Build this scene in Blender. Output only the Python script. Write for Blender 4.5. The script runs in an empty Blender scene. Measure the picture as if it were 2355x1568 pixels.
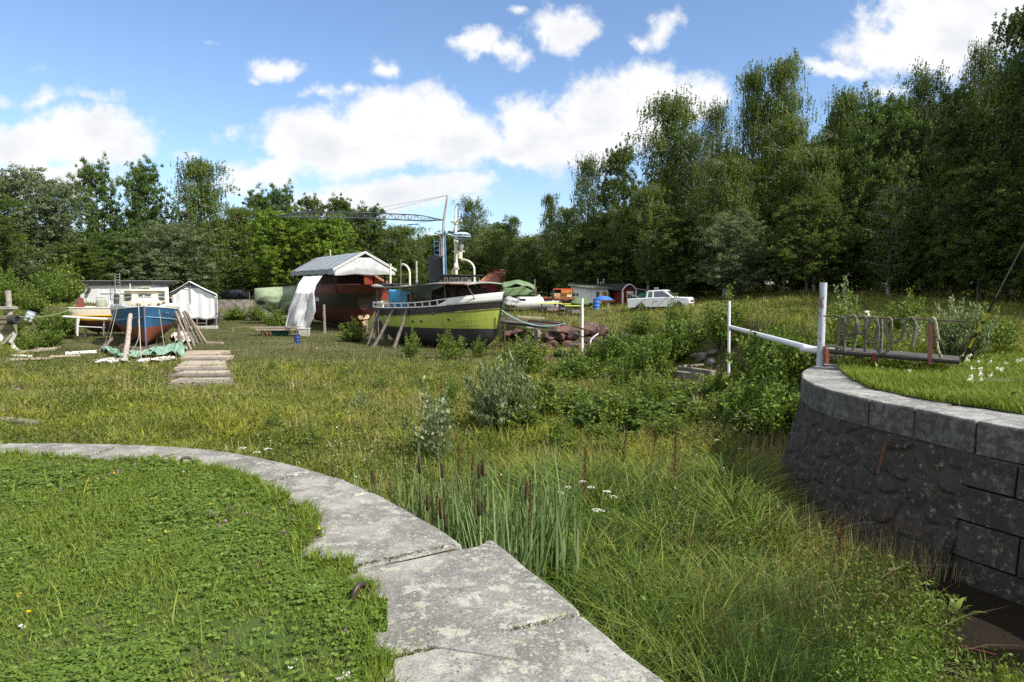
import bpy, math, random
import numpy as np
from mathutils import Vector, Matrix
PI = math.pi; R = math.radians
sc = bpy.context.scene
C = sc.collection
# ---------------------------------------------------------------- camera
F = 1570.0; UC = 1177.0; VC = 784.0; EYE = 1.7          # focal length and centre, in units of a 2354 wide picture
PITCH = math.atan(133 / F)
cam = bpy.data.cameras.new('camera'); camo = bpy.data.objects.new('camera', cam); C.objects.link(camo)
camo.location = (0, 0, EYE); camo.rotation_euler = (PI / 2 - PITCH, 0, 0)
cam.sensor_width = 36; cam.lens = 36 * F / 2354; cam.clip_start = .05; cam.clip_end = 3000
sc.camera = camo
# ---------------------------------------------------------------- exposure, sun, sky
sc.view_settings.view_transform = 'Standard'; sc.view_settings.look = 'None'
sc.view_settings.exposure = 0.55; sc.view_settings.gamma = 1
SUN_AZ = Vector((.84, -.54)).normalized(); SUN_EL = R(44)
sd = Vector((SUN_AZ.x * math.cos(SUN_EL), SUN_AZ.y * math.cos(SUN_EL), math.sin(SUN_EL)))
sl = bpy.data.lights.new('sun', 'SUN'); sl.energy = 4.9; sl.angle = R(.55); sl.color = (1, .94, .84)
so = bpy.data.objects.new('sun', sl); C.objects.link(so); so.rotation_euler = sd.to_track_quat('Z', 'Y').to_euler()
sc.cycles.max_bounces = 6; sc.cycles.diffuse_bounces = 3; sc.cycles.glossy_bounces = 2
sc.cycles.transmission_bounces = 4; sc.cycles.transparent_max_bounces = 6
sc.cycles.caustics_reflective = False; sc.cycles.caustics_refractive = False
sc.cycles.use_denoising = False

class NT:
    """small helper for node trees"""
    def __init__(s, t): s.t = t; t.nodes.clear()
    def n(s, kind, ins=None, **kw):
        nd = s.t.nodes.new('ShaderNode' + kind)
        for k, v in kw.items(): setattr(nd, k, v)
        for k, v in (ins or {}).items():
            if hasattr(v, 'is_output') or isinstance(v, bpy.types.NodeSocket): s.t.links.new(v, nd.inputs[k])
            else: nd.inputs[k].default_value = v
        return nd
    def m(s, op, a, b=0, c=0, clamp=False):
        return s.n('Math', {0: a, 1: b, 2: c}, operation=op, use_clamp=clamp).outputs[0]
    def mix(s, f, a, b, bt='MIX'):
        nd = s.t.nodes.new('ShaderNodeMix'); nd.data_type = 'RGBA'; nd.blend_type = bt
        for i, v in ((0, f), (6, a), (7, b)):
            if isinstance(v, bpy.types.NodeSocket): s.t.links.new(v, nd.inputs[i])
            else: nd.inputs[i].default_value = v if i == 0 else (*v[:3], 1)
        return nd.outputs[2]
    def step(s, x, a, b):
        return s.n('MapRange', {0: x, 1: a, 2: b, 3: 0.0, 4: 1.0}, interpolation_type='SMOOTHSTEP').outputs[0]
    def noise(s, vec, scale, detail=4, rough=.55, dist=0):
        return s.n('TexNoise', {'Vector': vec, 'Scale': scale, 'Detail': detail, 'Roughness': rough, 'Distortion': dist}).outputs[0]
    def link(s, a, b): s.t.links.new(a, b)

world = bpy.data.worlds.new('World'); sc.world = world; world.use_nodes = True
w = NT(world.node_tree)
sky = w.n('TexSky', sky_type='NISHITA', sun_disc=False)
sky.sun_elevation = SUN_EL; sky.sun_rotation = math.atan2(sd.x, sd.y)
sky.air_density = 1.0; sky.dust_density = .6; sky.ozone_density = 1.6
gen = w.n('TexCoord').outputs['Generated']
sep = w.n('SeparateXYZ', {0: gen})
yy = w.m('MAXIMUM', sep.outputs[1], .02)
px = w.m('DIVIDE', sep.outputs[0], yy); pz = w.m('DIVIDE', sep.outputs[2], yy)
P0 = w.n('CombineXYZ', {0: px, 1: pz}).outputs[0]
nz = w.n('TexNoise', {'Vector': P0, 'Scale': 7.0, 'Detail': 7.0, 'Roughness': .6}).outputs['Color']
nz = w.n('VectorMath', {0: nz, 1: (.5, .5, .5)}, operation='SUBTRACT').outputs[0]
P1 = w.n('VectorMath', {0: nz, 1: (.11, .085, 0), 2: P0}, operation='MULTIPLY_ADD').outputs[0]
# cumulus: centre and radii of each heap in the picture's units, turned into directions; last number is how solid it is
CL = [(760,335,150,75,1),(920,275,125,85,1),(1050,325,120,75,1),(860,355,190,45,.9),(1000,250,60,50,.8),(650,350,60,50,.7),
 (1230,310,100,80,1),(1400,275,150,95,1),(1490,205,85,70,1),(1610,215,80,55,.9),(1330,345,170,55,.8),(1190,345,90,50,.9),
 (185,315,140,65,1),(60,335,120,55,1),(260,325,95,60,.9),(95,225,130,28,.42),(100,408,170,45,.85),(215,225,60,22,.4),
 (590,408,95,38,.8),(900,450,190,40,.9),(760,470,120,40,.85),(1040,430,90,35,.75),(540,318,50,22,.35),(440,335,70,18,.3),
 (640,150,55,30,.72),(600,178,28,16,.5),(735,210,42,18,.45),(890,150,48,24,.55),(810,198,34,22,.5),(865,130,35,16,.4),
 (1095,112,62,34,.8),(1160,125,50,30,.75),(1295,62,72,50,.85),(1190,22,34,15,.5),(1525,55,32,44,.55),(1490,88,38,22,.5),(1545,30,22,24,.45),
 (2160,70,175,85,1),(2050,125,130,45,.95),(1930,172,80,22,.8),(2260,20,170,90,1),(2045,212,50,22,.5),(2500,60,200,90,1),(2140,10,110,60,1),
 (500,85,50,8,.2),(60,150,50,10,.15),(1780,470,200,40,.6),(1300,400,120,30,.3),(380,290,40,16,.25)]
acc = None
for (u, v, ru, rv, s_) in CL:
    k = 1.0 / math.cos(PITCH)
    a = (u - UC) / F; b = math.tan(math.atan((VC - v) / F) - PITCH); a *= math.cos(math.atan((VC-v)/F)) / math.cos(math.atan((VC-v)/F) - PITCH)
    ir = F / ru; iv = F / rv
    q = w.n('VectorMath', {0: P1, 1: (ir, iv, 0), 2: (-a * ir, -b * iv, 0)}, operation='MULTIPLY_ADD').outputs[0]
    l = w.n('VectorMath', {0: q}, operation='LENGTH').outputs['Value']
    g = w.m('MULTIPLY_ADD', l, -s_ * .80, s_ * 1.12)
    acc = g if acc is None else w.m('SMOOTH_MAX', acc, g, .12)
hi = w.noise(P0, 26, 6, .62)
dens = w.m('MULTIPLY_ADD', w.m('SUBTRACT', hi, .5), 1.15, acc)
alpha = w.step(dens, .10, .62)
alpha = w.m('MULTIPLY', alpha, w.step(sep.outputs[1], .12, .3))
sh = w.noise(w.n('VectorMath', {0: P0, 1: (1, 1.6, 1), 2: (0, .03, 0)}, operation='MULTIPLY_ADD').outputs[0], 6.5, 5, .55)
lit = w.m('MULTIPLY_ADD', w.step(dens, .5, 1.25), -.30, w.m('MULTIPLY_ADD', w.step(sh, .36, .6), .60, .66), clamp=True)
ccol = w.mix(lit, (4.0, 4.2, 4.7), (5.8, 5.85, 5.9))
# haze low over the horizon is part of the sky's own gradient; the clouds sit over it
skyc = w.mix(1.0, sky.outputs[0], (.92, 1.0, 1.12), 'MULTIPLY')
# unseen broken cloud added over the remaining sky to make ambient light less blue
bk = w.m('MULTIPLY', w.step(w.noise(gen, 2.6, 6, .6), .44, .56), w.step(sep.outputs[1], .25, .0)); bk = w.m('MULTIPLY', bk, w.step(sep.outputs[2], .02, .2))
ovh = w.m('MULTIPLY', w.step(w.noise(gen, 2.1, 6, .6), .42, .56), w.step(w.m('SUBTRACT', sep.outputs[2], w.m('MULTIPLY', sep.outputs[1], .62)), .10, .3))
col = w.mix(w.m('MAXIMUM', alpha, w.m('MAXIMUM', bk, ovh)), skyc, ccol)
bg = w.n('Background', {0: col, 1: .12})
w.link(bg.outputs[0], w.n('OutputWorld').inputs[0])

# ---------------------------------------------------------------- rays of the picture
def ray(u, v):
    cp, sp = math.cos(PITCH), math.sin(PITCH); a = (u - UC) / F; b = (VC - v) / F
    return Vector((a, cp + b * sp, -sp + b * cp))
def P(u, v, Y):
    if v == 0: v = 700.0
    d = ray(u, v); return Vector((d.x * Y / d.y, Y, EYE + d.z * Y / d.y))
def G(u, v, z=0.0):
    d = ray(u, v); t = (z - EYE) / d.z; return Vector((d.x * t, d.y * t, z))

# ---------------------------------------------------------------- object helpers
def tag(o, label=None, cat=None, group=None, kind=None):
    if label: o['label'] = label
    if cat: o['category'] = cat
    if group: o['group'] = group
    if kind or cat: o['kind'] = kind or 'thing'
    return o
def thing(name, label, cat, loc, rz=0, group=None):
    o = bpy.data.objects.new(name, None); C.objects.link(o); o.location = loc; o.rotation_euler = (0, 0, rz)
    o.empty_display_size = .1
    return tag(o, label, cat, group)
def link_mesh(name, me, parent=None, loc=None):
    o = bpy.data.objects.new(name, me); C.objects.link(o)
    if parent: o.parent = parent
    if loc is not None: o.location = loc
    return o
class MB:
    def __init__(s): s.v = []; s.f = []; s.mi = []; s.sm = []
    def add(s, vs, fs, mi=0, sm=False):
        b = len(s.v); s.v += [tuple(x) for x in vs]
        for f in fs: s.f.append(tuple(b + i for i in f)); s.mi.append(mi); s.sm.append(sm)
        return s
    def box(s, c, d, M=None, mi=0, taper=1.0):
        x, y, z = d[0] / 2, d[1] / 2, d[2] / 2
        vs = [Vector((i * x * (taper if k > 0 else 1), j * y * (taper if k > 0 else 1), k * z)) for k in (-1, 1) for j in (-1, 1) for i in (-1, 1)]
        if M is not None: vs = [M @ q for q in vs]
        c = Vector(c); vs = [q + c for q in vs]
        return s.add(vs, [(0, 2, 3, 1), (4, 5, 7, 6), (0, 1, 5, 4), (2, 6, 7, 3), (0, 4, 6, 2), (1, 3, 7, 5)], mi)
    def beam(s, p, q, w_, h, mi=0, up=(0, 0, 1)):
        p, q = Vector(p), Vector(q); d = q - p; x = d.normalized(); y = Vector(up).cross(x)
        if y.length < 1e-3: y = Vector((0, 1, 0)).cross(x)
        y.normalize(); z = x.cross(y)
        M = Matrix((x, y, z)).transposed()
        return s.box((p + q) / 2, (d.length, w_, h), M, mi)
    def tube(s, pts, r, n=8, mi=0, sm=True, caps=True):
        pts = [Vector(p) for p in pts]; m = len(pts); rs = r if isinstance(r, (list, tuple)) else [r] * m
        vs = []; prev = None
        for i, p in enumerate(pts):
            t = (pts[min(i + 1, m - 1)] - pts[max(i - 1, 0)]); t = t.normalized() if t.length > 1e-9 else Vector((0, 0, 1))
            if prev is None:
                a = Vector((0, 0, 1)) if abs(t.z) < .9 else Vector((1, 0, 0)); x = t.cross(a).normalized()
            else: x = (prev - t * prev.dot(t)).normalized()
            prev = x; y = t.cross(x)
            for k in range(n):
                an = 2 * PI * k / n; vs.append(p + (x * math.cos(an) + y * math.sin(an)) * rs[i])
        fs = [(i * n + k, i * n + (k + 1) % n, (i + 1) * n + (k + 1) % n, (i + 1) * n + k) for i in range(m - 1) for k in range(n)]
        s.add(vs, fs, mi, sm)
        if caps: s.add(vs[:n], [tuple(reversed(range(n)))], mi); s.add(vs[-n:], [tuple(range(n))], mi)
        return s
    def lathe(s, prof, c=(0, 0, 0), n=20, mi=0, axis=None, sm=True):
        c = Vector(c); vs = []
        M = Matrix.Identity(3) if axis is None else Vector((0, 0, 1)).rotation_difference(Vector(axis)).to_matrix()
        for r_, z in prof:
            for k in range(n):
                a = 2 * PI * k / n; vs.append(M @ Vector((r_ * math.cos(a), r_ * math.sin(a), z)) + c)
        m = len(prof)
        s.add(vs, [(i * n + k, i * n + (k + 1) % n, (i + 1) * n + (k + 1) % n, (i + 1) * n + k) for i in range(m - 1) for k in range(n)], mi, sm)
        if prof[0][0] > 1e-4: s.add(vs[:n], [tuple(reversed(range(n)))], mi)
        if prof[-1][0] > 1e-4: s.add(vs[-n:], [tuple(range(n))], mi)
        return s
    def grid(s, fn, nu, nv, mi=0, sm=True):
        vs = [fn(i / nu, j / nv) for i in range(nu + 1) for j in range(nv + 1)]
        return s.add(vs, [(i * (nv + 1) + j, (i + 1) * (nv + 1) + j, (i + 1) * (nv + 1) + j + 1, i * (nv + 1) + j + 1) for i in range(nu) for j in range(nv)], mi, sm)
    def prism(s, poly, a, b, fn=None, mi=0):
        """poly: 2-D outline; extruded from a to b; fn maps (p, q, t) to a point"""
        fn = fn or (lambda p, q, t: (p, t, q))
        n = len(poly); vs = [fn(p, q, a) for p, q in poly] + [fn(p, q, b) for p, q in poly]
        s.add(vs, [tuple(range(n)), tuple(reversed(range(n, 2 * n)))] + [(i, i + n, (i + 1) % n + n, (i + 1) % n) for i in range(n)], mi)
        return s
    def build(s, name, mats, parent=None, world=False, bevel=0, solid=0, loc=None, autosm=None):
        me = bpy.data.meshes.new(name); vs = s.v
        o0 = Vector((0, 0, 0))
        if world and parent is not None: o0 = Vector(parent.location)
        elif parent is None and loc is None:
            a = np.array(vs); o0 = Vector(((a[:, 0].min() + a[:, 0].max()) / 2, (a[:, 1].min() + a[:, 1].max()) / 2, a[:, 2].min()))
        elif loc is not None: o0 = Vector(loc)
        me.from_pydata([(q[0] - o0.x, q[1] - o0.y, q[2] - o0.z) for q in vs], [], s.f)
        mats = mats if isinstance(mats, (list, tuple)) else [mats]
        for m in mats: me.materials.append(m)
        me.polygons.foreach_set('material_index', s.mi); me.polygons.foreach_set('use_smooth', s.sm)
        me.validate(); me.update()
        o = link_mesh(name, me, parent)
        if parent is None: o.location = o0
        if solid:
            md = o.modifiers.new('solid', 'SOLIDIFY'); md.thickness = solid; md.offset = 0
        if bevel:
            md = o.modifiers.new('bevel', 'BEVEL'); md.width = bevel; md.segments = 2; md.limit_method = 'ANGLE'; md.angle_limit = R(40)
        return o
def copy_tree(o, parent=None):
    c = o.copy(); C.objects.link(c); c.parent = parent
    for ch in o.children: copy_tree(ch, c)
    return c
def np_mesh(name, V, quads, tris, mat, tint=None, parent=None, smooth=False):
    me = bpy.data.meshes.new(name)
    V = np.asarray(V, np.float32).reshape(-1, 3); me.vertices.add(len(V)); me.vertices.foreach_set('co', V.ravel())
    nq = 0 if quads is None else len(quads); ntr = 0 if tris is None else len(tris)
    loops = np.concatenate([np.asarray(a, np.int32).ravel() for a in (quads, tris) if a is not None and len(a)])
    me.loops.add(len(loops)); me.loops.foreach_set('vertex_index', loops)
    me.polygons.add(nq + ntr)
    st = np.concatenate([np.arange(nq) * 4, nq * 4 + np.arange(ntr) * 3]).astype(np.int32)
    me.polygons.foreach_set('loop_start', st)
    if smooth: me.polygons.foreach_set('use_smooth', np.ones(nq + ntr, bool))
    me.update(calc_edges=True)
    if tint is not None:
        at = me.attributes.new('tint', 'FLOAT', 'POINT'); at.data.foreach_set('value', np.asarray(tint, np.float32))
    if mat: me.materials.append(mat)
    return me

# ---------------------------------------------------------------- materials
_m = {}
def mat(name, c1, c2=None, sc1=3.0, rough=.7, bump=0, bsc=30, metal=0, spot=None, ssc=8, sth=.62, spec=.4, stretch=None, detail=5, wave=None):
    """painted / wooden / metal surface: two tones of noise, optional spots of a third colour, fine bump"""
    if name in _m: return _m[name]
    m = bpy.data.materials.new(name); m.use_nodes = True; t = NT(m.node_tree)
    co = t.n('TexCoord').outputs['Object']
    if stretch: co = t.n('Mapping', {0: co, 3: stretch}).outputs[0]
    c2 = c2 or tuple(x * .72 for x in c1)
    n1 = t.noise(co, sc1, detail, .6)
    c = t.mix(t.step(n1, .35, .68), c1, c2)
    if spot:
        s_ = t.noise(co, ssc, 6, .65); c = t.mix(t.step(s_, sth, sth + .07), c, spot)
    ins = {'Base Color': c, 'Roughness': t.m('MULTIPLY_ADD', n1, .2, rough - .1), 'Metallic': metal, 'Specular IOR Level': spec}
    if bump:
        b = t.noise(co, bsc, 4, .6)
        if wave: b = t.m('ADD', b, t.n('TexWave', {0: co, 1: wave, 2: .6}, bands_direction='Z').outputs[1])
        ins['Normal'] = t.n('Bump', {'Strength': bump, 'Distance': min(.03, .07 / bsc), 'Height': b}).outputs[0]
    t.link(t.n('BsdfPrincipled', ins).outputs[0], t.n('OutputMaterial').inputs[0])
    _m[name] = m; return m
def glass(name, c=(.03, .04, .05), rough=.06):
    return mat(name, c, tuple(x * .8 for x in c), 2, rough + .1, spec=.9)
def leaf(name, cols, trans=.30, rough=.55, big=.25, amt=.5, spec=.18):
    """foliage: colour ramp over the per-leaf tint, shifted by slow noise over the ground"""
    m = bpy.data.materials.new(name); m.use_nodes = True; t = NT(m.node_tree)
    a = t.n('Attribute', attribute_name='tint').outputs['Fac']
    g = t.n('NewGeometry').outputs['Position']
    n = t.noise(g, big, 3, .6)
    x = t.m('ADD', a, t.m('MULTIPLY', t.m('SUBTRACT', n, .5), amt * 2), clamp=True)
    r = t.n('ValToRGB', {0: x}); e = r.color_ramp.elements
    while len(e) < len(cols): e.new(.5)
    for i, c in enumerate(cols): e[i].position = i / (len(cols) - 1); e[i].color = (*c, 1)
    bs = t.n('BsdfPrincipled', {'Base Color': r.outputs[0], 'Roughness': rough, 'Specular IOR Level': spec})
    if trans:
        tc = t.mix(1.0, r.outputs[0], (1.5, 1.45, .55), 'MULTIPLY')
        tl = t.n('BsdfTranslucent', {0: tc})
        out = t.n('MixShader', {0: trans, 1: bs.outputs[0], 2: tl.outputs[0]}).outputs[0]
    else: out = bs.outputs[0]
    t.link(out, t.n('OutputMaterial').inputs[0]); return m

# ---------------------------------------------------------------- numeric noise
def vnoise(x, y, scale, seed=0):
    rg = np.random.default_rng(seed).random((97, 97)); x = np.asarray(x) * scale + 500.3; y = np.asarray(y) * scale + 500.7
    xi = np.floor(x).astype(int); yi = np.floor(y).astype(int); fx = x - xi; fy = y - yi
    fx = fx * fx * (3 - 2 * fx); fy = fy * fy * (3 - 2 * fy); g = lambda i, j: rg[i % 97, j % 97]
    return (g(xi, yi) * (1 - fx) + g(xi + 1, yi) * fx) * (1 - fy) + (g(xi, yi + 1) * (1 - fx) + g(xi + 1, yi + 1) * fx) * fy
def fnoise(x, y, scale, seed=0):
    return vnoise(x, y, scale, seed) * .55 + vnoise(x, y, scale * 2.3, seed + 1) * .3 + vnoise(x, y, scale * 5.1, seed + 2) * .15
def sstep(x, a, b):
    t = np.clip((np.asarray(x, float) - a) / (b - a), 0, 1); return t * t * (3 - 2 * t)
def inpoly(x, y, poly):
    ins = np.zeros(np.shape(x), bool); n = len(poly)
    for i in range(n):
        x1, y1 = poly[i][:2]; x2, y2 = poly[(i + 1) % n][:2]
        if y1 == y2: continue
        c = ((y1 > y) != (y2 > y)) & (x < (x2 - x1) * (y - y1) / (y2 - y1) + x1); ins ^= c
    return ins
def dline(x, y, pts, closed=False):
    d = np.full(np.shape(x), 1e9); n = len(pts)
    for i in range(n if closed else n - 1):
        x1, y1 = pts[i][:2]; x2, y2 = pts[(i + 1) % n][:2]; dx, dy = x2 - x1, y2 - y1
        t = np.clip(((x - x1) * dx + (y - y1) * dy) / (dx * dx + dy * dy + 1e-12), 0, 1)
        d = np.minimum(d, np.hypot(x - x1 - t * dx, y - y1 - t * dy))
    return d
def resample(pts, step):
    out = [Vector(pts[0])]; 
    for a, b in zip(pts, pts[1:]):
        a, b = Vector(a), Vector(b); n = max(1, round((b - a).length / step))
        out += [a + (b - a) * k / n for k in range(1, n + 1)]
    return out
# ================================================================ the dock: outlines
def g2(pts): return [tuple(G(u, v)[:2]) for u, v in pts]
LEFT_EDGE = g2([(0,1019),(149,1018.6),(283.7,1021.5),(421.8,1028.6),(522.6,1039),(597,1052),(664.4,1067),(720.4,1083),(784,1102.5),(862,1136),
  (936.6,1177),(992.6,1207),(1056,1252)])
NOTCH = g2([(1071,1258),(1108,1249),(1127,1248)])
NEAR_EDGE = g2([(1127,1248),(1160.6,1274),(1254,1348.8),(1328.6,1412),(1422,1494.5),(1515,1565)])
dx_, dy_ = NEAR_EDGE[-1][0] - NEAR_EDGE[-3][0], NEAR_EDGE[-1][1] - NEAR_EDGE[-3][1]
NEAR_EDGE += [(NEAR_EDGE[-1][0] + dx_ * k, NEAR_EDGE[-1][1] + dy_ * k) for k in (1, 2.2, 5)]
LEFT_EDGE = [(-13, -6), (-12.6, 1), (-11.6, 4.3), (-9.8, 6.2), (-8, 7.0), (-6.6, 7.25)] + LEFT_EDGE
RIGHT_EDGE = g2([(2355,984),(2250,966.6),(2109,936.5),(2003.6,916.4),(1923,898.8),(1878,884),(1852,868),(1848,856),(1868,843.5),(1900,835)])
RIGHT_EDGE = [(7.9, -6), (7.6, 2), (7.0, 6)] + RIGHT_EDGE
FOOT = [(7.4, 17), (8.8, 24), (10.2, 31), (7.5, 39), (4.2, 46), (.6, 49.5), (-1.9, 53.5), (-3.6, 60), (-5, 72), (-6, 85), (-40, 87), (-41, 75), (-38.5, 60),
        (-35, 50), (-27, 38), (-26.0, 30), (-28, 22), (-30, 8), (-30, -6)]
BASIN = NEAR_EDGE[::-1][:-1] + NOTCH[::-1][1:] + LEFT_EDGE[::-1]
BASIN = [(NEAR_EDGE[-1][0], -6)] + BASIN + FOOT[::-1] + RIGHT_EDGE[::-1]
LAWN_IN = g2([(-260,1050),(0,1047),(120,1052),(268,1064),(354,1058),(400,1070),(440,1077),(520,1090),(586,1115),(572,1129),(634,1136),(642,1162),(700,1170),(728,1184),(716,1230),(709,1281),
  (760,1300),(813,1293),(820,1320),(803,1345),(850,1360),(884,1393),(876,1430),(843,1468),(870,1505),(903,1543),(900,1600),(870,1700)])
RLAWN_IN = g2([(2420,966),(2354,955),(2279,942),(2149,924),(2069,909),(1998.6,894),(1958,874),(1935,856),(1928,838.5),(1940,832)])

def floor_z(x, y): return -2.0 - .8 * sstep(y, 12, 40) + .10 * (fnoise(x, y, .35, 5) - .5)
def plateau(x, y):
    right = .0 + .95 * sstep(y, 28, 62) * sstep(x, 13, 25) - 1.35 * sstep(y, 30, 46) * (1 - sstep(y, 47, 58)) * (1 - sstep(x, 7, 14)) \
            - .45 * sstep(y, 46, 56) * (1 - sstep(x, 9, 20))
    right = right + .12 * (fnoise(x, y, .25, 9) - .5) * sstep(y, 15, 22)
    left = -.5 + .25 * (fnoise(x, y, .3, 11) - .5)
    k = sstep(x, -22, -8)
    return right * k + left * (1 - k)
def height(x, y):
    x = np.asarray(x, float); y = np.asarray(y, float)
    ins = inpoly(x, y, BASIN); d = np.where(ins, 0, dline(x, y, BASIN, True))
    near = (y < 15) & (x > -14)
    near = near | ((x > -14) & (x < 4) & (y < 9))
    wdt = np.where((y > 80) | ((x > -8) & (x < 5) & (y > 48)), 1.0, np.where(x > 6.5, 2.2 + 1.5 * sstep(y, 30, 60), 4.5))
    t = np.where(near, sstep(d, .35, .7), sstep(d + .6 * (fnoise(x, y, .5, 3) - .5) * (d > 0), 0, wdt))
    pl = plateau(x, y)
    pl = np.where(near, -.03, pl)
    pl = np.where((x > -14) & (x < 3.4) & (y < 9), -.04, pl)
    return floor_z(x, y) * (1 - t) + pl * t
def axis(segs):
    out = []
    for a, b, s in segs: out += list(np.arange(a, b, s))
    out.append(segs[-1][1]); return np.array(out)
GX = axis([(-400, -70, 22), (-70, -14, 1.0), (-14, 14, .2), (14, 60, 1.0), (60, 400, 22)])
GY = axis([(-40, -6, 4), (-6, 16, .2), (16, 60, .6), (60, 130, 1.6), (130, 900, 35)])
XX, YY = np.meshgrid(GX, GY, indexing='ij'); ZZ = height(XX, YY)
def hz(x, y):
    """height of the ground sheet, read from its own grid"""
    x = np.asarray(x, float); y = np.asarray(y, float)
    i = np.clip(np.searchsorted(GX, x) - 1, 0, len(GX) - 2); j = np.clip(np.searchsorted(GY, y) - 1, 0, len(GY) - 2)
    fx = np.clip((x - GX[i]) / (GX[i + 1] - GX[i]), 0, 1); fy = np.clip((y - GY[j]) / (GY[j + 1] - GY[j]), 0, 1)
    return (ZZ[i, j] * (1 - fx) + ZZ[i + 1, j] * fx) * (1 - fy) + (ZZ[i, j + 1] * (1 - fx) + ZZ[i + 1, j + 1] * fx) * fy
def T(u, v):
    """where the ray of a picture point meets the ground"""
    d = ray(u, v); t = np.linspace(1, 160, 6000); z = EYE + d.z * t; k = np.nonzero(z < hz(d.x * t, d.y * t))[0]
    i = k[0] if len(k) else 5999
    return Vector((d.x * t[i], d.y * t[i], float(hz(d.x * t[i], d.y * t[i]))))
def on(u, Y, dz=0):
    x = (u - UC) / F * Y * 1.0; x = x * (math.cos(PITCH) + .0)  # rough column, refined below
    for _ in range(3):
        z = float(hz(x, Y)) + dz
        c = Y * math.cos(PITCH) + (EYE - z) * math.sin(PITCH); x = (u - UC) / F * c
    return Vector((x, Y, float(hz(x, Y)) + dz))

m = bpy.data.materials.new('soil'); m.use_nodes = True; t = NT(m.node_tree)
g = t.n('NewGeometry').outputs['Position']
n1 = t.noise(g, .22, 5, .6); n2 = t.noise(g, 2.2, 6, .65); n3 = t.noise(g, 14, 5, .7)
c = t.mix(t.step(n2, .35, .65), (.050, .060, .022), (.105, .098, .045))
c = t.mix(t.step(n1, .5, .66), c, (.13, .115, .06))
c = t.mix(t.step(n3, .52, .7), c, (.03, .032, .016))
dm = t.n('VectorMath', {0: g, 1: (4.7, 7.2, -2.0)}, operation='DISTANCE').outputs['Value']
c = t.mix(t.step(t.m('MULTIPLY_ADD', n2, 1.6, dm), 3.4, 2.4), c, t.mix(n3, (.030, .022, .014), (.012, .010, .008)))   # wet mud in the hollow
nrm = t.n('Bump', {'Strength': .8, 'Distance': .05, 'Height': t.m('ADD', n3, n2)}).outputs[0]
t.link(t.n('BsdfPrincipled', {'Base Color': c, 'Roughness': .95, 'Normal': nrm, 'Specular IOR Level': .1}).outputs[0], t.n('OutputMaterial').inputs[0])
SOIL = m
nx, ny = len(GX), len(GY); idx = np.arange(nx * ny).reshape(nx, ny)
Q = np.stack([idx[:-1, :-1], idx[1:, :-1], idx[1:, 1:], idx[:-1, 1:]], -1).reshape(-1, 4)
me = np_mesh('ground', np.stack([XX, YY, ZZ], -1).reshape(-1, 3), Q, None, SOIL, smooth=True)
tag(link_mesh('ground', me), kind='structure')
# lawn soil on the two quays
def sheet(name, poly, z, mt):
    import bmesh
    bm = bmesh.new(); vs = [bm.verts.new((x, y, z)) for x, y in poly]; fc = bm.faces.new(vs); bmesh.ops.triangulate(bm, faces=[fc])
    bm.normal_update()
    for f in bm.faces:
        if f.normal.z < 0: f.normal_flip()
    me = bpy.data.meshes.new(name); bm.to_mesh(me); bm.free(); me.materials.append(mt); return tag(link_mesh(name, me), kind='structure')
LAWN_POLY = [(p.x - .03 + .05 * math.sin(i * 2.3), p.y - .03 + .05 * math.sin(i * 3.7)) for i, p in enumerate(resample([Vector((*q, 0)) for q in LAWN_IN], .12))] + [(.2, -2), (-9, -2), (-10, 3), (-8, 5.6)]
RLAWN_POLY = RLAWN_IN + [(7.4, 14.8), (9, 15.4), (14, 15.5), (14, 4), (7.8, 4.5)]
LSOIL = mat('lawn_soil', (.05, .085, .02), (.075, .085, .035), 3, .95, .6, 40, spec=.1, spot=(.11, .08, .06), ssc=1.3, sth=.62)
sheet('lawn_soil', LAWN_POLY, .03, LSOIL); sheet('quay_soil', RLAWN_POLY, .014, LSOIL)

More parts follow.
